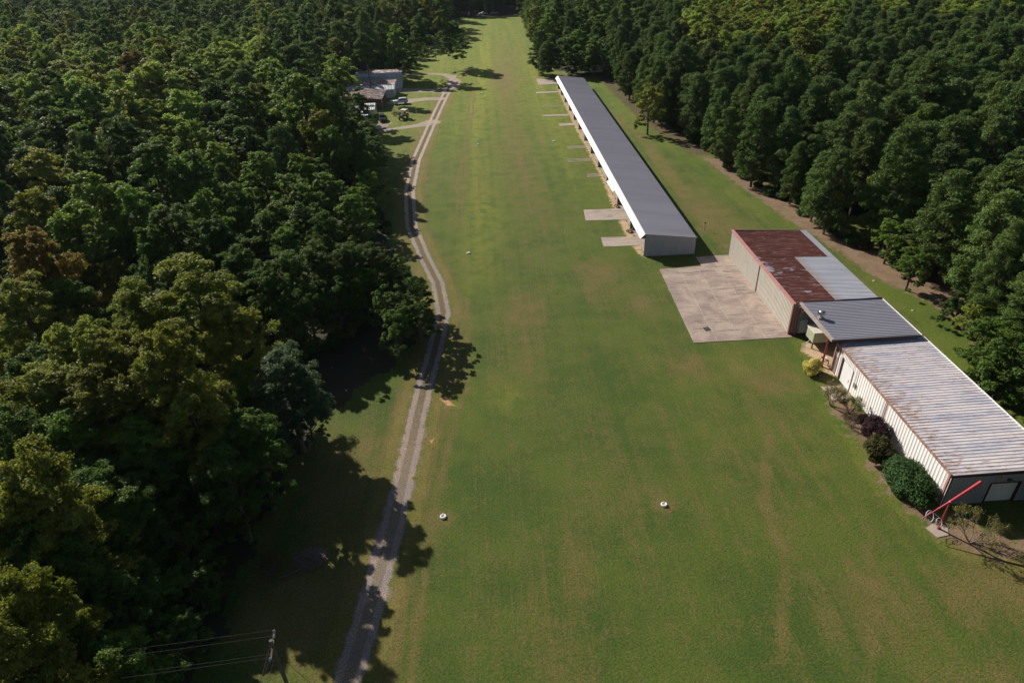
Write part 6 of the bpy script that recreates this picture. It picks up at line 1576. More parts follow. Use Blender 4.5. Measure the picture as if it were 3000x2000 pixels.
O1 -53,248,18 -68,244,21 -61,247,16 -21,265,21 -63,260,16 -145,230,15 -49,277,11 -9,283,17 -73,277,20 -38,285,16 -50,286,18 -56,285,16 -55,291,18 -97,292,19 -57,303,24 -137,279,24 -71,308,20 -159,278,23 -113,300,20 -145,287,22 -54,317,21 -96,311,19 -74,326,21 -129,317,22 -81,333,15 -48,343,20 -78,340,17 -105,335,19 -26,351,15 -127,332,27 -33,359,18 -63,357,20 -121,342,20 -70,358,23 -128,342,21 -32,366,20 -25,367,21 -135,343,18 -126,347,14 -143,342,19 -63,366,10 -167,332,18 -18,372,19 -111,356,21 -30,373,19 -158,341,21 -191,325,21 -40,379,24 -177,341,18 -49,383,16 -57,382,19 -170,349,19 -40,391,17 -144,366,20 -94,382,21 -102,380,18 -18,395,20 -170,358,24 -129,375,22 -137,373,15 -122,381,18 -39,398,19 -57,397,18 -48,398,21 -144,375,20 -158,371,22 -128,383,18 -208,347,24 -17,405,18 -48,404,18 -39,405,19 -63,405,14 -159,379,17 -151,383,19 -200,364,19 -33,414,23 -223,350,18 -48,415,14 -190,372,19 -56,415,20 -178,379,22 -152,391,18 -72,413,19 -160,388,21 -65,415,16 -209,365,22 -184,380,19 -40,420,20 -199,372,20 -97,415,17 -208,373,15 -177,389,16 -23,428,14 -17,431,22 -144,407,18 -65,428,15 -175,396,22 -54,430,18 -81,427,17 -193,390,18 -161,406,15 -89,428,16 -217,380,14 -97,427,18 -201,391,19 -34,439,18 -152,414,15 -56,439,13 -136,421,19 -71,437,19 -160,414,22 -86,437,20 -95,436,19 -167,414,17 -174,411,18 -223,390,19 -136,428,20 -102,438,14 -239,382,21 -215,397,14 -2,453,19 -233,389,18 -24,453,15 33,453,15 -210,403,18 -47,452,16 -71,453,16 8,460,18 -215,407,19 -233,398,15 -246,390,16 -24,461,14 -153,436,17 -0,463,24 32,462,16 -95,453,20 -42,461,19 -178,428,20 -103,453,17 -160,437,22 -185,428,21 -145,444,19 7,468,12 -72,463,19 -88,460,20 30,468,15 22,468,18 -240,403,16 -248,398,19 -31,470,19 -41,469,20 -23,471,21 18,471,13 -128,455,14 -178,438,20 -137,453,18 -102,463,22 -222,421,17 -233,415,20 -81,469,18 -120,461,23 -145,454,19 14,477,18 -7,477,16 -176,443,17 -40,476,17 -49,476,20 -192,439,17 -96,470,17 -217,430,17 -247,414,18 -161,454,19 -239,420,21 -167,453,17 -144,462,18 -2,484,17 26,483,15 -89,476,17 -30,483,22 -18,485,18 7,485,23 -224,431,20 34,485,18 -210,438,15 -47,484,21 -152,462,22 -214,438,20 -231,430,19 -184,454,13 -111,478,16 -146,470,20 0,492,19 -23,492,18 15,493,16 -130,476,18 -31,492,18 -257,421,13 -121,479,19 -88,487,17 -152,471,21 -248,428,18 -198,453,18 -135,476,18 9,495,18 -231,439,18 -71,491,22 -265,421,19 -58,494,18 -120,484,20 -223,446,18 -256,428,16 -210,453,18 16,500,20 -146,479,15 -81,494,20 -8,501,22 -153,477,13 -0,502,21 -215,453,19 -49,500,23 -126,487,19 -162,478,19 -112,492,17 -54,503,21 -168,478,16 -145,486,17 -22,508,15 -15,508,19 -121,493,15 -231,453,16 -8,509,17 -127,493,23 17,509,14 -200,470,20 -89,503,22 -186,476,26 -57,508,19 -266,437,19 -207,468,15 -40,510,20 -111,500,23 -142,493,21 -64,509,20 -71,508,19 -105,503,14 -273,437,21 -176,484,17 0,516,20 -200,476,19 -264,444,17 -90,508,20 -233,461,18 -97,508,17 -247,454,14 26,517,16 17,518,17 -158,493,14 -8,518,17 -32,518,20 -38,517,20 -127,503,19 -135,501,18 -168,492,16 -240,462,19 -255,454,19 -48,519,16 -120,508,19 -199,484,15 -151,502,17 -129,508,18 -215,478,19 -279,444,20 -136,507,16 -16,525,21 16,525,18 -40,524,17 -184,493,22 2,526,18 -26,526,20 -34,526,22 -161,502,19 -48,526,21 -106,517,22 -113,516,16 -166,502,19 -274,453,16 -215,484,18 -146,510,22 -87,523,22 -177,501,15 7,532,17 32,532,16 -266,462,17 -94,526,13 -48,532,16 -207,492,19 -10,534,16 -129,519,19 -32,534,19 -17,535,19 -223,486,19 22,534,18 -241,478,20 -72,532,18 -119,524,18 -82,531,15 -111,527,18 -217,493,17 -223,492,19 -7,540,16 14,540,20 -202,501,17 -159,517,21 -95,533,20 -273,468,14 -286,460,20 -183,510,21 -1,542,17 -31,541,17 -257,479,18 -210,502,22 -144,524,15 -42,543,17 -265,476,21 -250,484,17 -281,468,18 -79,542,19 -152,526,17 -17,548,15 -1,548,14 -98,539,18 -104,539,21 -40,548,17 -54,547,18 -137,533,17 -168,525,18 -30,550,20 -249,492,18 -289,470,17 -49,550,19 -217,508,18 -200,516,18 -110,543,15 -296,468,17 -127,539,14 -151,534,21 -176,527,17 -71,551,14 -225,508,20 -89,549,19 -183,525,18 10,556,16 -209,516,20 -255,495,19 -161,533,18 -2,559,17 -32,558,22 -193,525,19 -289,479,17 -233,508,15 -249,501,17 -154,539,16 -295,477,15 -255,501,23 -201,526,15 -79,558,17 -223,518,19 -98,556,20 -271,495,16 -104,556,19 -135,550,16 -129,551,19 -230,519,14 -177,540,21 -295,486,13 -198,534,21 -208,532,19 -158,549,22 -263,507,17 -126,557,19 -226,526,20 -185,541,18 -305,485,19 -295,493,20 -175,548,16 -137,558,16 -145,559,15 -257,517,15 -239,527,14 -304,492,19 -202,542,19 -158,557,21 -184,550,16 -281,508,16 -238,531,15 -194,550,23 -217,541,22 -290,508,21 -175,558,15 -273,517,19 -185,556,14 -209,548,18 -263,526,23 -311,500,15 -232,541,20 -215,549,18 -192,558,16 -200,556,15 -241,540,15 -304,508,12 -257,535,17 -225,550,22 -206,558,19 -232,548,17 -312,508,17 -295,519,15 -255,540,18 -249,543,18 -288,525,17 -225,556,20 -320,510,19 -296,525,17 -233,557,22 -255,548,17 -240,556,17 -290,534,18 -311,524,20 -258,556,17 -271,551,18 -321,524,17 -263,555,18 -290,543,21 -320,531,18 -296,549,14 -280,557,16 -313,547,21 -297,557,14 -304,557,15 -320,549,19 -328,550,13 -329,558,18 -345,559,20
O2 30,259,12 34,262,6 44,261,17 35,268,13 44,270,16 35,276,14 48,275,13 42,277,16 37,290,18 43,290,12 50,290,14 41,298,15 42,304,17 37,305,13 50,312,15 36,318,18 27,320,15 44,319,18 34,326,17 50,328,15 36,342,17 51,341,15 42,348,15 35,349,16 49,348,16 56,350,21 29,354,15 42,355,19 35,357,19 48,356,17 55,356,17 58,361,16 65,363,18 28,370,16 34,371,19 56,370,13 63,368,14 36,378,14 56,378,20 36,384,18 58,385,16 63,385,21 44,391,20 65,392,18 42,398,13 35,399,17 50,399,15 63,397,17 70,398,15 43,405,13 37,406,12 50,405,19 57,404,15 64,405,14 73,407,17 35,412,15 42,412,13 50,412,12 34,421,14 56,419,17 43,422,18 29,426,15 56,428,20 63,427,18 71,429,18 43,435,21 49,434,14 56,434,18 63,436,16 41,441,16 48,442,16 35,443,17 64,441,19 70,443,16 34,448,18 44,450,14 70,448,18 78,448,18 70,456,19 64,457,19 80,455,18 36,462,22 65,463,18 72,464,19 77,463,14 36,472,15 70,471,14 41,476,20 79,471,18 57,477,15 77,477,16 49,484,14 72,484,14 41,492,15 56,494,15 80,491,17 66,498,18 72,498,18 85,498,18 78,500,17 57,506,15 72,506,17 50,515,16 70,514,18 86,515,16
R1 -89,270,16 -120,405,27 -113,415,19
"""

# ---------------------------------------------------------------- trees
def unit(n):
    v = RNG.normal(size=(n, 3)); return v / np.linalg.norm(v, axis=1, keepdims=True)
def quads(P, N, L, W, long_axis=None):
    """diamond shaped leaves at P with normals N"""
    n = len(P)
    if long_axis is None:
        a = np.cross(N, unit(n))
    else: a = long_axis
    a = a / (np.linalg.norm(a, axis=1, keepdims=True) + 1e-9)
    b = np.cross(N, a); b = b / (np.linalg.norm(b, axis=1, keepdims=True) + 1e-9)
    L = np.asarray(L).reshape(-1, 1) * .5; W = np.asarray(W).reshape(-1, 1) * .5
    V = np.stack([P - a * L, P - b * W + a * L * .15, P + a * L, P + b * W + a * L * .15], 1).reshape(-1, 3)
    return V, np.arange(4 * n).reshape(n, 4)

def broadleaf(name, H, Rr, n_leaf, leaf, n_puff=75, seed=0, low=.28, dome=.85):
    """returns crown mesh and trunk mesh, for a tree of height H and crown radius Rr, origin at the base"""
    global RNG
    RNG = np.random.default_rng(seed); rnd = random.Random(seed)
    z0 = H * low
    # main masses of the crown: a few big lobes, each carrying puffs
    lobes = []
    nl = 11
    for i in range(nl):
        a = i * 2.4 + rnd.uniform(-.5, .5); f = (i + .5) / nl
        zz = z0 + (H - z0) * (.14 + .74 * f); rr = Rr * (.62 * math.sqrt(max(0.03, 1 - f ** 1.9))) * rnd.uniform(.75, 1.15)
        lobes.append((rr * math.cos(a), rr * math.sin(a), zz, Rr * rnd.uniform(.40, .56) * (1 - .25 * f)))
    lobes.append((rnd.uniform(-.4, .4), rnd.uniform(-.4, .4), H - Rr * .42, Rr * .42))
    lobes = np.array(lobes)
    pc = []; pr = []
    while len(pc) < n_puff:
        l = lobes[RNG.integers(len(lobes))]; d = unit(1)[0]
        if d[2] < -.5: continue
        c = l[:3] + d * l[3] * RNG.uniform(.55, 1.12) * np.array([.95, .95, 1.35])
        if c[2] < z0 * .8 or c[2] > H - .3: continue
        pc.append(c); pr.append(Rr * RNG.uniform(.08, .21))
    pc = np.array(pc); pr = np.array(pr)
    # small tufts on the puffs
    ns = 9
    sc = []; sr = []
    for c, r in zip(pc, pr):
        d = unit(ns); d[:, 2] = np.abs(d[:, 2]) * .95 - .15
        sc.append(c + d * r * RNG.uniform(.55, 1.0, (ns, 1))); sr.append(np.full(ns, r) * RNG.uniform(.32, .55, ns))
    sc = np.vstack(sc); sr = np.concatenate(sr)
    k = RNG.integers(len(sc), size=n_leaf)
    d = unit(n_leaf); d[:, 2] = np.where(d[:, 2] < -.25, -d[:, 2] * .6, d[:, 2])
    P = sc[k] + d * sr[k][:, None] * np.abs(RNG.normal(.78, .33, (n_leaf, 1))) * np.array([1.1, 1.1, .95])
    N = d * .7 + unit(n_leaf) * .65 + np.array([0, 0, .35])
    N /= np.linalg.norm(N, axis=1, keepdims=True)
    L = leaf * RNG.uniform(.7, 1.35, n_leaf)
    V, F = quads(P, N, L, L * .68)
    crown = np_mesh(name + '_crown', V, F, M['leaf'])
    t = MB(); top = Vector((lobes[-1][0] * .5, lobes[-1][1] * .5, H * .86)); r0 = .016 * H + .05
    b1 = Vector((rnd.uniform(-.2, .2), rnd.uniform(-.2, .2), H * .3))
    t.tube([(0, 0, -.05), b1 * .5, b1, b1.lerp(top, .5) + Vector((rnd.uniform(-.3, .3), rnd.uniform(-.3, .3), 0)), top], [r0 * 1.25, r0, r0 * .8, r0 * .5, r0 * .15], 7)
    for l in lobes[:-1]:
        e = Vector(l[:3]); s = b1.lerp(top, max(0, (e.z - b1.z) / (top.z - b1.z) - .45)); mid = s.lerp(e, .5) + Vector((0, 0, -.3))
        t.tube([s, mid, e], [r0 * .45, r0 * .3, r0 * .1], 5)
        for q in range(4):
            c = Vector(pc[RNG.integers(len(pc))])
            if (c - e).length < Rr * .7: t.tube([e.lerp(mid, .4), c], [r0 * .16, .02], 4)
    me = bpy.data.meshes.new(name + '_trunk'); me.from_pydata(t.v, [], t.f); me.materials.append(M['bark'])
    return crown, me

def pine(name, H, Rr, n_br, n_cl, n_need, seed=0, low=.3, nl=.42, cs=1.0):
    global RNG
    RNG = np.random.default_rng(seed); rnd = random.Random(seed)
    t = MB(); r0 = .012 * H + .05
    lean = Vector((rnd.uniform(-.3, .3), rnd.uniform(-.3, .3), 0))
    axis = lambda z: lean * (z / H) ** 2
    t.tube([axis(z) + Vector((0, 0, z)) for z in (-.05, H * .25, H * .5, H * .75, H * .97)], [r0 * 1.2, r0, r0 * .75, r0 * .45, .03], 6)
    C = []; D = []; S = []
    for i in range(n_br):
        f = (i + rnd.random()) / n_br
        z = H * (low + (.96 - low) * f)
        a = i * 2.39996 + rnd.uniform(-.35, .35)
        prof = (.82 + .18 * f / .25) if f < .25 else max(.02, 1 - ((f - .25) / .74) ** 1.8) ** .66
        ln = Rr * max(.2, prof) * rnd.uniform(.62, 1.12) * (.75 + .25 * math.sin(a * 2 + seed))
        up = -.10 + .6 * f ** 1.6 + rnd.uniform(-.1, .15)
        dirv = Vector((math.cos(a), math.sin(a), up)).normalized()
        b = axis(z) + Vector((0, 0, z)); e = b + dirv * ln + Vector((0, 0, .12 * ln))
        if ln > .8: t.tube([b, b.lerp(e, .5) - Vector((0, 0, .06 * ln)), b.lerp(e, .85)], [r0 * .2, r0 * .12, .012], 3)
        side = Vector((-dirv.y, dirv.x, 0))
        nc = max(1, int(round(n_cl * ln / Rr)))
        for j in range(nc):
            q = 1.0 if j == 0 else rnd.uniform(.45, .95)
            w = ln * .42 * (1.3 - q)
            p = b.lerp(e, q) + side * rnd.uniform(-w, w) + Vector((0, 0, rnd.uniform(-.1, .25)))
            C.append(p); S.append(rnd.uniform(.55, 1.0) * (.8 + .2 * ln / Rr) * cs)
    for j in range(5): C.append(axis(H) + Vector((rnd.uniform(-.5, .5), rnd.uniform(-.5, .5), H * .97 - .3 - rnd.random() * .9))); S.append(.75 * cs)
    C = np.array([tuple(c) for c in C]); S = np.array(S)
    n = n_need; wgt = S ** 2; k = RNG.choice(len(C), size=n, p=wgt / wgt.sum())
    dd = unit(n); dd[:, 2] = np.where(dd[:, 2] < -.3, -dd[:, 2], dd[:, 2])
    lump = 1 + .22 * np.sin(dd[:, 0] * 5 + k) * np.sin(dd[:, 1] * 5 + k * 2.1)
    P = C[k] + dd * (S[k] * lump * RNG.uniform(.62, 1.1, n))[:, None] * np.array([1.15, 1.15, .72])
    spike = RNG.random(n) < .5
    N = dd * .9 + unit(n) * .55 + np.array([0, 0, .25]); N /= np.linalg.norm(N, axis=1, keepdims=True)
    ax = np.where(spike[:, None], dd + unit(n) * .4, unit(n)); N = np.where(spike[:, None], np.cross(ax, unit(n)), N)
    N /= np.linalg.norm(N, axis=1, keepdims=True) + 1e-9
    ax = ax - N * (ax * N).sum(1, keepdims=True)
    L = nl * RNG.uniform(.7, 1.25, n)
    V, F = quads(P, N, L * 1.1, L * .28, ax)
    crown = np_mesh(name + '_crown', V, F, M['needle'])
    me = bpy.data.meshes.new(name + '_trunk'); me.from_pydata(t.v, [], t.f); me.materials.append(M['bark'])
    return crown, me

LIB = {
    'bh': [broadleaf('broad_near', 18, 5, 90000, .205, 150, s, low=.12) for s in (1, 2, 3, 4, 5)],
    'bm': [broadleaf('broad_mid', 18, 5, 30000, .31, 110, s, low=.14) for s in (11, 12, 13)],
    'bs': [broadleaf('broad_small', 8, 3.2, 24000, .19, 70, s, low=.06) for s in (21, 22)],
    'ph': [pine('pine_near', 16, 4.4, 100, 4, 72000, s, low=.08, nl=.30) for s in (1, 2, 3, 4, 5)],
    'pt': [pine('pine_tall', 20, 3.6, 60, 4, 26000, s, low=.58, nl=.4) for s in (31, 32)],
    'pm': [pine('pine_mid', 16, 4.4, 90, 3, 26000, s, nl=.46, low=.12, cs=1.05) for s in (11, 12, 13)],
}
TINT = {'P': (.102, .155, .047), 'O': (.092, .155, .032), 'G': (.14, .225, .040), 'L': (.24, .32, .062), 'Y': (.205, .232, .040), 'R': (.20, .15, .035), 'B': (.085, .125, .06)}
NAMES = {'P': 'pine_tree', 'O': 'oak_tree', 'G': 'broadleaf_tree', 'L': 'poplar_tree', 'Y': 'broadleaf_tree', 'R': 'maple_tree', 'B': 'broadleaf_tree'}
WORD = {'P': 'dark green pine', 'O': 'dark green oak', 'G': 'mid green broadleaf tree', 'L': 'light green broadleaf tree', 'Y': 'yellow-olive broadleaf tree', 'R': 'rust-orange maple', 'B': 'blue-green broadleaf tree'}
tr = random.Random(77)
def jit(c, a=.12):
    k = tr.uniform(1 - a, 1 + a); return (c[0] * k * tr.uniform(.93, 1.07), c[1] * k, c[2] * k * tr.uniform(.9, 1.1))
def place_tree(x, y, h, r, typ, label, group, lib=None):
    d = math.hypot(x, y)
    if lib is None:
        if typ == 'P': lib = 'pt' if h >= 18.9 and 180 < y < 262 and -60 < x < -20 else ('ph' if d < 105 else 'pm')
        else: lib = 'bs' if h < 10.5 and d < 140 or (h < 14 and x > 30) else ('bh' if d < 105 else 'bm')
    crown, trunk = LIB[lib][tr.randrange(len(LIB[lib]))]
    base = {'b': {'bh': (18, 5), 'bm': (18, 5), 'bs': (8, 3.2)}, 'p': {'ph': (16, 4.4), 'pm': (16, 4.4), 'pt': (20, 3.6)}}[lib[0]][lib]
    t = bpy.data.objects.new(NAMES[typ], None); COL.objects.link(t)
    t.location = (x, y, 0); t.rotation_euler = (0, 0, tr.uniform(0, 6.28))
    s = r / base[1]; t.scale = (s, s * tr.uniform(.92, 1.08), h / base[0])
    tag(t, label, 'tree', group)
    c = bpy.data.objects.new('crown', crown); COL.objects.link(c); c.parent = t; c['tint'] = jit(TINT[typ])
    b = bpy.data.objects.new('trunk', trunk); COL.objects.link(b); b.parent = t
    return t, c

def zone(x, y, side):
    if side == '2':
        if y > 250: return 'right of the far end of the field'
        if y > 170: return 'behind the far half of the long hangar'
        if y > 105: return 'behind the near half of the long hangar'
        return 'behind the rusty roofed hangar and workshop'
    if y > 440: return 'closing the far end of the field'
    if y > 262: return 'left of the field beyond the farm buildings'
    if y > 180: return 'around and behind the farm buildings'
    if y > 110: return 'left of the track before the farm buildings'
    if y > 70: return 'left of the track by its bend'
    return 'in the near left woods'
SPECIAL = [(-33.4, 68.7, 'Y', 'tallest yellow-olive tree with a domed crown in the near left woods'), (-22.2, 58.1, 'B', 'blue-green round tree jutting into the shaded clearing, left of the track'), (-21.1, 58.7, 'B', 'small blue-green tree at the foot of the larger one by the clearing'), (-56.7, 79.0, 'R', 'rust-tinged tree at the left frame edge, above the yellow-olive crowns'), (-34.5, 38.2, 'Y', 'yellow-olive tree cut by the left frame edge, halfway down the picture'), (-29.7, 28.1, 'Y', 'lowest yellow-olive tree in the bottom left corner'), (-85.7, 190.1, 'L', 'tall pale green poplar standing above darker trees in the middle left woods'), (-40.0, 202.4, 'L', 'large round pale green tree behind the farm sheds, left of the pines'), (-14.1, 90.0, 'O', 'small tree at the track bend, at the tip of the left woods'), (-28.5, 117.4, 'G', 'bushy green tree crown at the wood edge below the farmyard'), (43.3, 176.8, 'Y', 'lone yellow tree at the pine edge behind the long hangar'), (67.2, 107.0, 'Y', 'yellowing tree squeezed between dark pines on the right')]
def edge_word(x, y, side):
    if y > 440: return ''
    if side == '2': e = x - np.interp(y, [54, 64, 77, 91, 110, 126, 153, 183, 233, 250, 262, 270, 301, 343, 440], [61, 61, 65.7, 61.4, 57.3, 55.2, 51.6, 47.2, 43.2, 41.7, 36, 29.3, 25.6, 26.2, 28.2])
    else: e = np.interp(y, [30, 60, 84, 100, 125, 170, 195, 240, 272, 343, 350, 437], [-39, -33, -23, -18.5, -24, -30, -48, -47, -33, -27, -14, -13]) - x
    return 'front row ' if e < 8 else ('' if e < 22 else 'deep-set ')
first = {}
HERO = {}
for line in TREES.strip().split('\n'):
    code, x, y, h, r = line.split()
    x, y, h, r = float(x), float(y), float(h), float(r); typ, side = code[0], code[1]
    lab = '%s%s%s %s' % (edge_word(x, y, side), 'tall ' if h > 19 else ('low ' if h < 11.5 else ''), WORD[typ], zone(x, y, side))
    first.setdefault(lab, []).append((x, y, h, r, typ))
for lab, L in first.items():
    for (x, y, h, r, typ) in L:
        own = [q for q in SPECIAL if q[2] == typ and math.hypot(q[0] - x, q[1] - y) < .25]
        place_tree(x, y, h, r, typ, own[0][3] if own else lab, None if own or len(L) == 1 else lab)

# the rest of the woods: one object per kind that scatters the tree crowns over the ground
def scatter(name, pts, srcs, label):
    me = bpy.data.meshes.new(name); n = len(pts)
    me.from_pydata([(p[0], p[1], 0) for p in pts], [], [])
    for nm, typ, col in (('tint', 'FLOAT_COLOR', 3), ('sc', 'FLOAT_VECTOR', 4)):
        at = me.attributes.new(nm, typ, 'POINT')
        if nm == 'tint': at.data.foreach_set('color', np.array([(*p[3], 1) for p in pts], np.float32).ravel())
        else: at.data.foreach_set('vector', np.array([p[2] for p in pts], np.float32).ravel())
    at = me.attributes.new('rot', 'FLOAT', 'POINT'); at.data.foreach_set('value', np.array([random.uniform(0, 6.28) for _ in pts], np.float32))
    at = me.attributes.new('pick', 'INT', 'POINT'); at.data.foreach_set('value', np.array([random.randrange(len(srcs)) for _ in pts], np.int32))
    o = link(name, me); tag(o, label, 'woodland', kind='stuff')
    ng = bpy.data.node_groups.new(name + '_nodes', 'GeometryNodeTree')
    ng.interface.new_socket('Geometry', in_out='INPUT', socket_type='NodeSocketGeometry'); ng.interface.new_socket('Geometry', in_out='OUTPUT', socket_type='NodeSocketGeometry')
    N = ng.nodes; Lk = ng.links.new
    gi = N.new('NodeGroupInput'); go = N.new('NodeGroupOutput'); ip = N.new('GeometryNodeInstanceOnPoints'); g2i = N.new('GeometryNodeGeometryToInstance')
    for s in srcs[::-1]:
        oi = N.new('GeometryNodeObjectInfo'); oi.transform_space = 'ORIGINAL'; oi.inputs['Object'].default_value = s; oi.inputs['As Instance'].default_value = True
        Lk(oi.outputs['Geometry'], g2i.inputs[0])
    def at(nm, ty):
        a = N.new('GeometryNodeInputNamedAttribute'); a.data_type = ty; a.inputs[0].default_value = nm
        return [q for q in a.outputs if q.enabled and q.name == 'Attribute'][0]
    Lk(gi.outputs[0], ip.inputs['Points']); jg = N.new('GeometryNodeJoinGeometry')
    for l in list(ng.links):
        if l.to_node == g2i: f = l.from_socket; ng.links.remove(l); Lk(f, jg.inputs[0])
    Lk(jg.outputs[0], ip.inputs['Instance']); N.remove(g2i)
    ip.inputs['Pick Instance'].default_value = True
    Lk(at('pick', 'INT'), ip.inputs['Instance Index']); Lk(at('sc', 'FLOAT_VECTOR'), ip.inputs['Scale'])
    cx = N.new('ShaderNodeCombineXYZ'); Lk(at('rot', 'FLOAT'), cx.inputs[2]); Lk(cx.outputs[0], ip.inputs['Rotation'])
    Lk(ip.outputs[0], go.inputs[0])
    md = o.modifiers.new('scatter', 'NODES'); md.node_group = ng
    return o
srcs = {'pm': {}, 'bm': {}}
for o in COL.objects:
    if o.name.startswith('crown') and o.data:
        for k in srcs:
            for i, (cm, _) in enumerate(LIB[k]):
                if o.data == cm: srcs[k].setdefault(i, o)
pp, bb = [], []
rr_ = random.Random(9)
def addfar(typ, x, y, h):
    x += rr_.uniform(-.5, .5); y += rr_.uniform(-.5, .5)
    if typ == 'P': pp.append((x, y, (rr_.uniform(.85, 1.1),) * 2 + (h / 16,), jit(TINT[typ])))
    else: bb.append((x, y, (rr_.uniform(.95, 1.25),) * 2 + (h / 18,), jit(TINT[typ], .18)))
for line in REST.strip().split('\n'):
    code, *ps = line.split()
    for p in ps:
        x, y, h = map(float, p.split(',')); addfar(code[0], x, y, h)
y = 520.0
while y < 1050:
    st = 8.5 + (y - 520) * .006
    x = -41 - (y - 32) * .6 - 20
    while x < 38 + (y - 27) * .72 + 20:
        px, py = x + rr_.uniform(-3, 3), y + rr_.uniform(-3, 3)
        clear = any((px - a) ** 2 + ((py - b) * .6) ** 2 < c ** 2 for a, b, c in ((-273, 590, 14), (-245, 640, 22), (-215, 660, 14)))
        if not clear:
            v = noise.noise(Vector((px * .012, py * .012, 0))); w = noise.noise(Vector((px * .03, py * .03, 5)))
            if px > 0: typ = ('L' if w > .05 else 'Y') if v > .0 else 'P'
            else: typ = 'L' if v > .25 else ('G' if v > .05 else ('O' if w > -.2 else 'P'))
            if tr.random() < .03: typ = 'R' if px < 0 else 'Y'
            addfar(typ, px, py, rr_.gauss(18, 2))
        x += st
    y += st
keep = lambda L: [p for p in L if not (-292 < p[0] < -255 and 425 < p[1] < 455)]
scatter('far_pine_wood', keep(pp), [srcs['pm'][k] for k in sorted(srcs['pm'])], 'dark pine woodland covering the distance on both sides of the field')
scatter('far_broadleaf_wood', keep(bb), [srcs['bm'][k] for k in sorted(srcs['bm'])], 'mixed green and yellowing broadleaf woodland stretching to the horizon')
# a red maple by the distant house
t, c = place_tree(-262, 436, 12, 3.4, 'R', 'bright crimson maple in front of the grey house at the far left', None, 'bm'); c['tint'] = (.45, .03, .05)
t, c = place_tree(-215, 520, 17, 5, 'R', 'orange maple far off among green trees in the left woods', None, 'bm')

# ---------------------------------------------------------------- shrubs and low growth
def bush_mesh(name, R, H, n, leaf, seed, shape='round', puffs=26):
    global RNG
    RNG = np.random.default_rng(seed)
    d = unit(puffs); d[:, 2] = np.abs(d[:, 2])
    c = d * np.array([R * .68, R * .68, H * .62]) * RNG.uniform(.75, 1.0, (puffs, 1)) + np.array([0, 0, H * .22])
    r = RNG.uniform(.22, .36, puffs) * min(R, H)
    k = RNG.integers(puffs, size=n); e = unit(n)
    P = c[k] + e * r[k][:, None] * RNG.uniform(.5, 1.05, (n, 1)); P[:, 2] = np.abs(P[:, 2]) + .03
    N = e * .8 + unit(n) * .6 + np.array([0, 0, .3]); N /= np.linalg.norm(N, axis=1, keepdims=True)
    L = leaf * RNG.uniform(.7, 1.3, n); V, F = quads(P, N, L, L * .6)
    return np_mesh(name, V, F, M['leaf'])
def shrub(name, x, y, me, tint, label, cat='shrub', sc=(1, 1, 1), rz=0., group=None, stems=None, h=1.0):
    r = empty(name, (x, y, 0), label, cat, group, rz); r.scale = sc
    c = link('foliage', me, r); c['tint'] = tint
    m = MB(); q = random.Random(int(x * 10 + y))
    for i in range(5):
        a = q.uniform(0, 6.28); m.tube([(0, 0, 0), (.25 * math.cos(a) * h, .25 * math.sin(a) * h, .5 * h), (.5 * math.cos(a) * h, .5 * math.sin(a) * h, .95 * h)], [.05, .035, .015], 5)
    m.build('stems', M['twig2'], r)
    return r
shrub('yellow_shrub', 39.65, 67.3, bush_mesh('yellow_leaves', 1.15, 1.75, 15000, .13, 5), (.75, .66, .20), 'round bright yellow shrub beside the red canopy post', h=1.4, sc=(1.3, 1.3, 1.25))
shrub('maroon_shrub', 40.75, 54.2, bush_mesh('maroon_leaves', 1.45, 2.9, 16000, .13, 6), (.055, .022, .03), 'dome shaped dark maroon shrub against the white workshop wall', h=2.4, sc=(1.15, 1.35, 1.15))
shrub('small_maroon_shrub', 41.1, 57.1, bush_mesh('maroon_leaves_small', .85, 1.5, 5000, .12, 7), (.035, .016, .02), 'small dark maroon shrub behind the larger maroon dome', h=1.2)
shrub('bronze_green_shrub', 39.35, 51.3, bush_mesh('bronze_leaves', 1.35, 3.2, 13000, .17, 8, puffs=34), (.11, .105, .03), 'tall loose bronze-green shrub in front of the maroon shrub', h=2.8, sc=(1.15, 1.25, 1.1))
shrub('clipped_hedge', 40.35, 46.9, bush_mesh('hedge_leaves', 1.9, 2.6, 34000, .16, 9, puffs=60), (.055, .125, .028), 'large dense green hedge at the near corner of the workshop', cat='hedge', sc=(1.2, 2.1, 1.1), h=2.2)

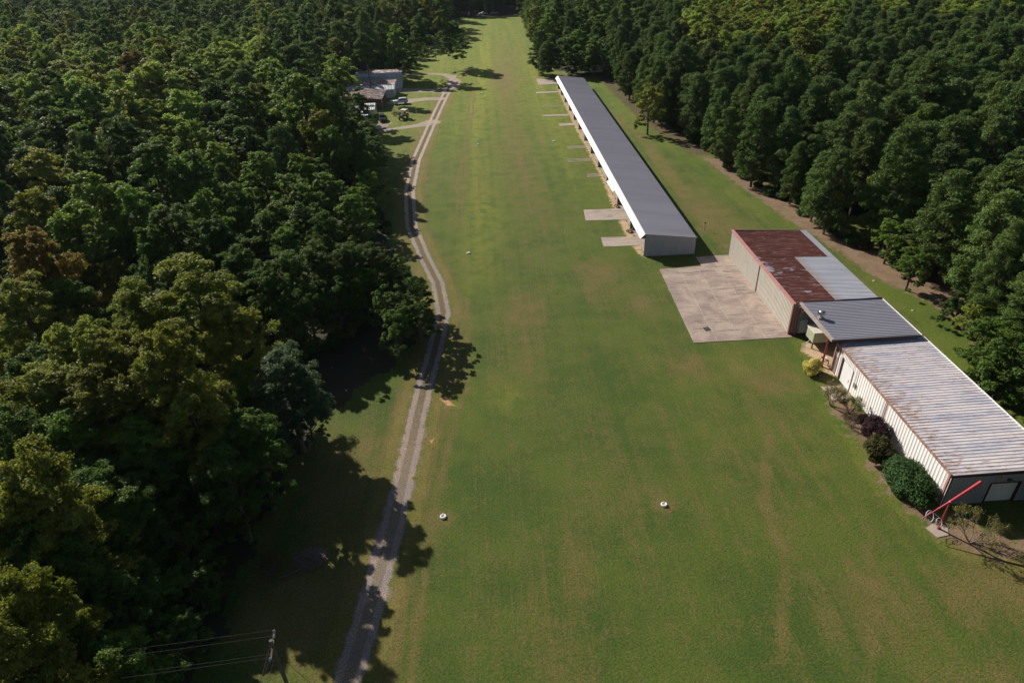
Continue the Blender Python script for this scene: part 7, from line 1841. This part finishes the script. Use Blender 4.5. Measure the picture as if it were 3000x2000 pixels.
def bare_shrub(name, x, y, H, R, n, label, leafn, leafcol, seed, lean=(0, 0)):
    q = random.Random(seed)
    r = empty(name, (x, y, 0), label, 'shrub' if H < 4 else 'small tree', None, 0)
    m = MB(); tips = []
    def grow(p, d, L, rad, lev):
        mid = p + d * L * .5 + Vector((q.uniform(-1, 1), q.uniform(-1, 1), q.uniform(-.5, .5))) * L * .07
        e = p + d * L + Vector((q.uniform(-1, 1), q.uniform(-1, 1), q.uniform(-.3, .6))) * L * .1
        m.tube([p, mid, e], [rad, rad * .8, rad * .6], 4 if lev else 6)
        if lev >= 4: tips.append(e); return
        for i in range(q.choice((2, 3, 3)) if lev < 3 else q.choice((2, 3, 4))):
            nd = (d + Vector((q.uniform(-1, 1), q.uniform(-1, 1), q.uniform(-.25, .7))) * .62).normalized()
            grow(mid.lerp(e, q.uniform(.3, 1)), nd, L * q.uniform(.6, .8), rad * .55, lev + 1)
        tips.append(e)
    for i in range(n):
        a = i * 2.4 + q.uniform(-.3, .3); d = Vector((math.cos(a) * R / H + lean[0], math.sin(a) * R / H + lean[1], 1)).normalized()
        grow(Vector((.06 * math.cos(a), .06 * math.sin(a), 0)), d, H * .36, .02 + H * .009, 0)
    m.build('branches', M['twig'], r)
    if leafn:
        T = np.array([tuple(t) for t in tips]); k = RNG.integers(len(T), size=leafn)
        P = T[k] + unit(leafn) * .18; N = unit(leafn) + np.array([0, 0, .6]); N /= np.linalg.norm(N, axis=1, keepdims=True); L = RNG.uniform(.08, .16, leafn)
        V, F = quads(P, N, L, L * .65); c = link('foliage', np_mesh(name + '_leaves', V, F, M['leaf']), r); c['tint'] = leafcol
    return r
bare_shrub('bare_shrub', 39.0, 60.6, 3.0, 1.3, 8, 'rounded sparse shrub with dry tan twigs beside the concrete path', 2600, (.22, .19, .09), 3)
bare_shrub('twiggy_shrub', 40.4, 59.0, 2.4, 1.1, 7, 'smaller twiggy shrub between the path shrub and the white wall', 1500, (.12, .13, .05), 8)
bare_shrub('low_leafless_shrub', 39.5, 56.7, 1.2, 1.2, 9, 'low dark leafless shrub in the mulch before the maroon shrub', 300, (.06, .035, .035), 12)
bare_shrub('bare_fruit_tree', 42.4, 39.9, 3.8, 2.9, 6, 'small half-bare tree with dry crooked branches beside the red mast', 2200, (.2, .19, .06), 21, (.12, .1))
bare_shrub('dry_bush', -21.8, 41.6, 2.4, 1.6, 9, 'dry brownish bush in the shaded clearing, bottom left', 2600, (.13, .11, .045), 31)
# brush pile
bp = empty('brush_pile', (-18.4, 42.9, 0), 'heap of pale cut branches on the shaded grass at bottom left', 'brush pile')
q = random.Random(5); m = MB()
for i in range(420):
    a = q.uniform(0, 6.28); rr0 = 1.5 * math.sqrt(q.random()); z = max(.05, (1.05 - rr0 * .55) * q.uniform(.3, 1)); L = q.uniform(.4, 1.2); b = q.uniform(0, 6.28)
    p = Vector((rr0 * math.cos(a), rr0 * .8 * math.sin(a), z)); d = Vector((math.cos(b), math.sin(b), q.uniform(-.35, .35))) * L / 2
    m.tube([p - d, p + Vector((0, 0, .04)), p + d], [.022, .02, .008], 4)
m.build('branches', M['twig'], bp)
m = MB(); m.tube([(-3.2, -2.2, .1), (-1.6, -1.7, .22), (-.6, -1.1, .25)], [.05, .08, .1], 6); m.build('log', M['twig2'], bp)

# undergrowth along the woodland edge, many small bushes
UB = [bush_mesh('undergrowth_leaves', 1.6, 1.8, 5000, .18, s, puffs=22) for s in (41, 42)]
def edge_bushes(line, step, off, sz, tints, word, group):
    L = [Vector(p) for p in line]; n = 0
    for a, b in zip(L[:-1], L[1:]):
        d = b - a; k = max(1, int(d.length / step))
        for i in range(k):
            p = a + d * ((i + tr.random()) / k); nrm = Vector((d.y, -d.x)).normalized()
            p = p + nrm * tr.uniform(*off); s = tr.uniform(*sz)
            o = empty('undergrowth_bush', (p.x, p.y, 0), word, 'bush', group, tr.uniform(0, 6.28)); o.scale = (s, s, s * tr.uniform(.7, 1.1))
            c = link('foliage', UB[tr.randrange(2)], o); c['tint'] = jit(tr.choice(tints), .2); n += 1
dk = [(.075, .125, .036), (.10, .15, .045), (.06, .10, .035)]
edge_bushes([(45.8, 250), (47.2, 215), (48, 195), (49.4, 182), (53.8, 152), (57.3, 127), (60, 108)], 2.6, (-4.0, -.6), (.6, 1.4), dk, 'low dark bush under the pines behind the long hangar', 'bushes under the pines behind the long hangar')
edge_bushes([(60, 106), (63.5, 92), (67.5, 84), (68, 76), (64.5, 70), (64, 60)], 2.2, (-5, -1.4), (.6, 1.3), dk + [(.1, .11, .04)], 'low bush at the foot of the pines behind the rusty hangar and workshop', 'bushes behind the rusty hangar and workshop')
edge_bushes([(28, 440), (27, 343), (27, 305), (31, 270), (41, 256)], 5, (-1, 1.5), (.8, 1.5), dk, 'dark bush along the far right edge of the field', 'bushes along the far right edge')
edge_bushes([(-13, 436), (-13.5, 352), (-30, 348), (-34, 340), (-34, 280)], 5, (-1, 1), (.8, 1.6), dk, 'dark bush along the far left edge of the field', 'bushes along the far left edge')
edge_bushes([(-36, 180), (-30, 160), (-26, 140), (-22, 120), (-18, 104), (-17, 92), (-22, 82), (-29, 74), (-34, 62), (-38, 46), (-41, 34)], 3.4, (-2.5, 1.5), (.6, 1.3), dk, 'dark bush under the trees left of the gravel track', 'bushes under the trees left of the track')

# ---------------------------------------------------------------- air: faint even haze over the whole place
hz = MB().box(-1500, 1500, -60, 1900, -2.0, 60).build('haze', None)
hz.data.materials.clear()
hm = bpy.data.materials.new('haze_air'); hm.use_nodes = True; hn = hm.node_tree; hn.nodes.clear()
ho = hn.nodes.new('ShaderNodeOutputMaterial'); hv = hn.nodes.new('ShaderNodeVolumePrincipled')
hv.inputs['Color'].default_value = (.72, .82, 1, 1); hv.inputs['Density'].default_value = .00003; hv.inputs['Anisotropy'].default_value = .35
hn.links.new(hv.outputs[0], ho.inputs['Volume']); hz.data.materials.append(hm)
tag(hz, kind='stuff')
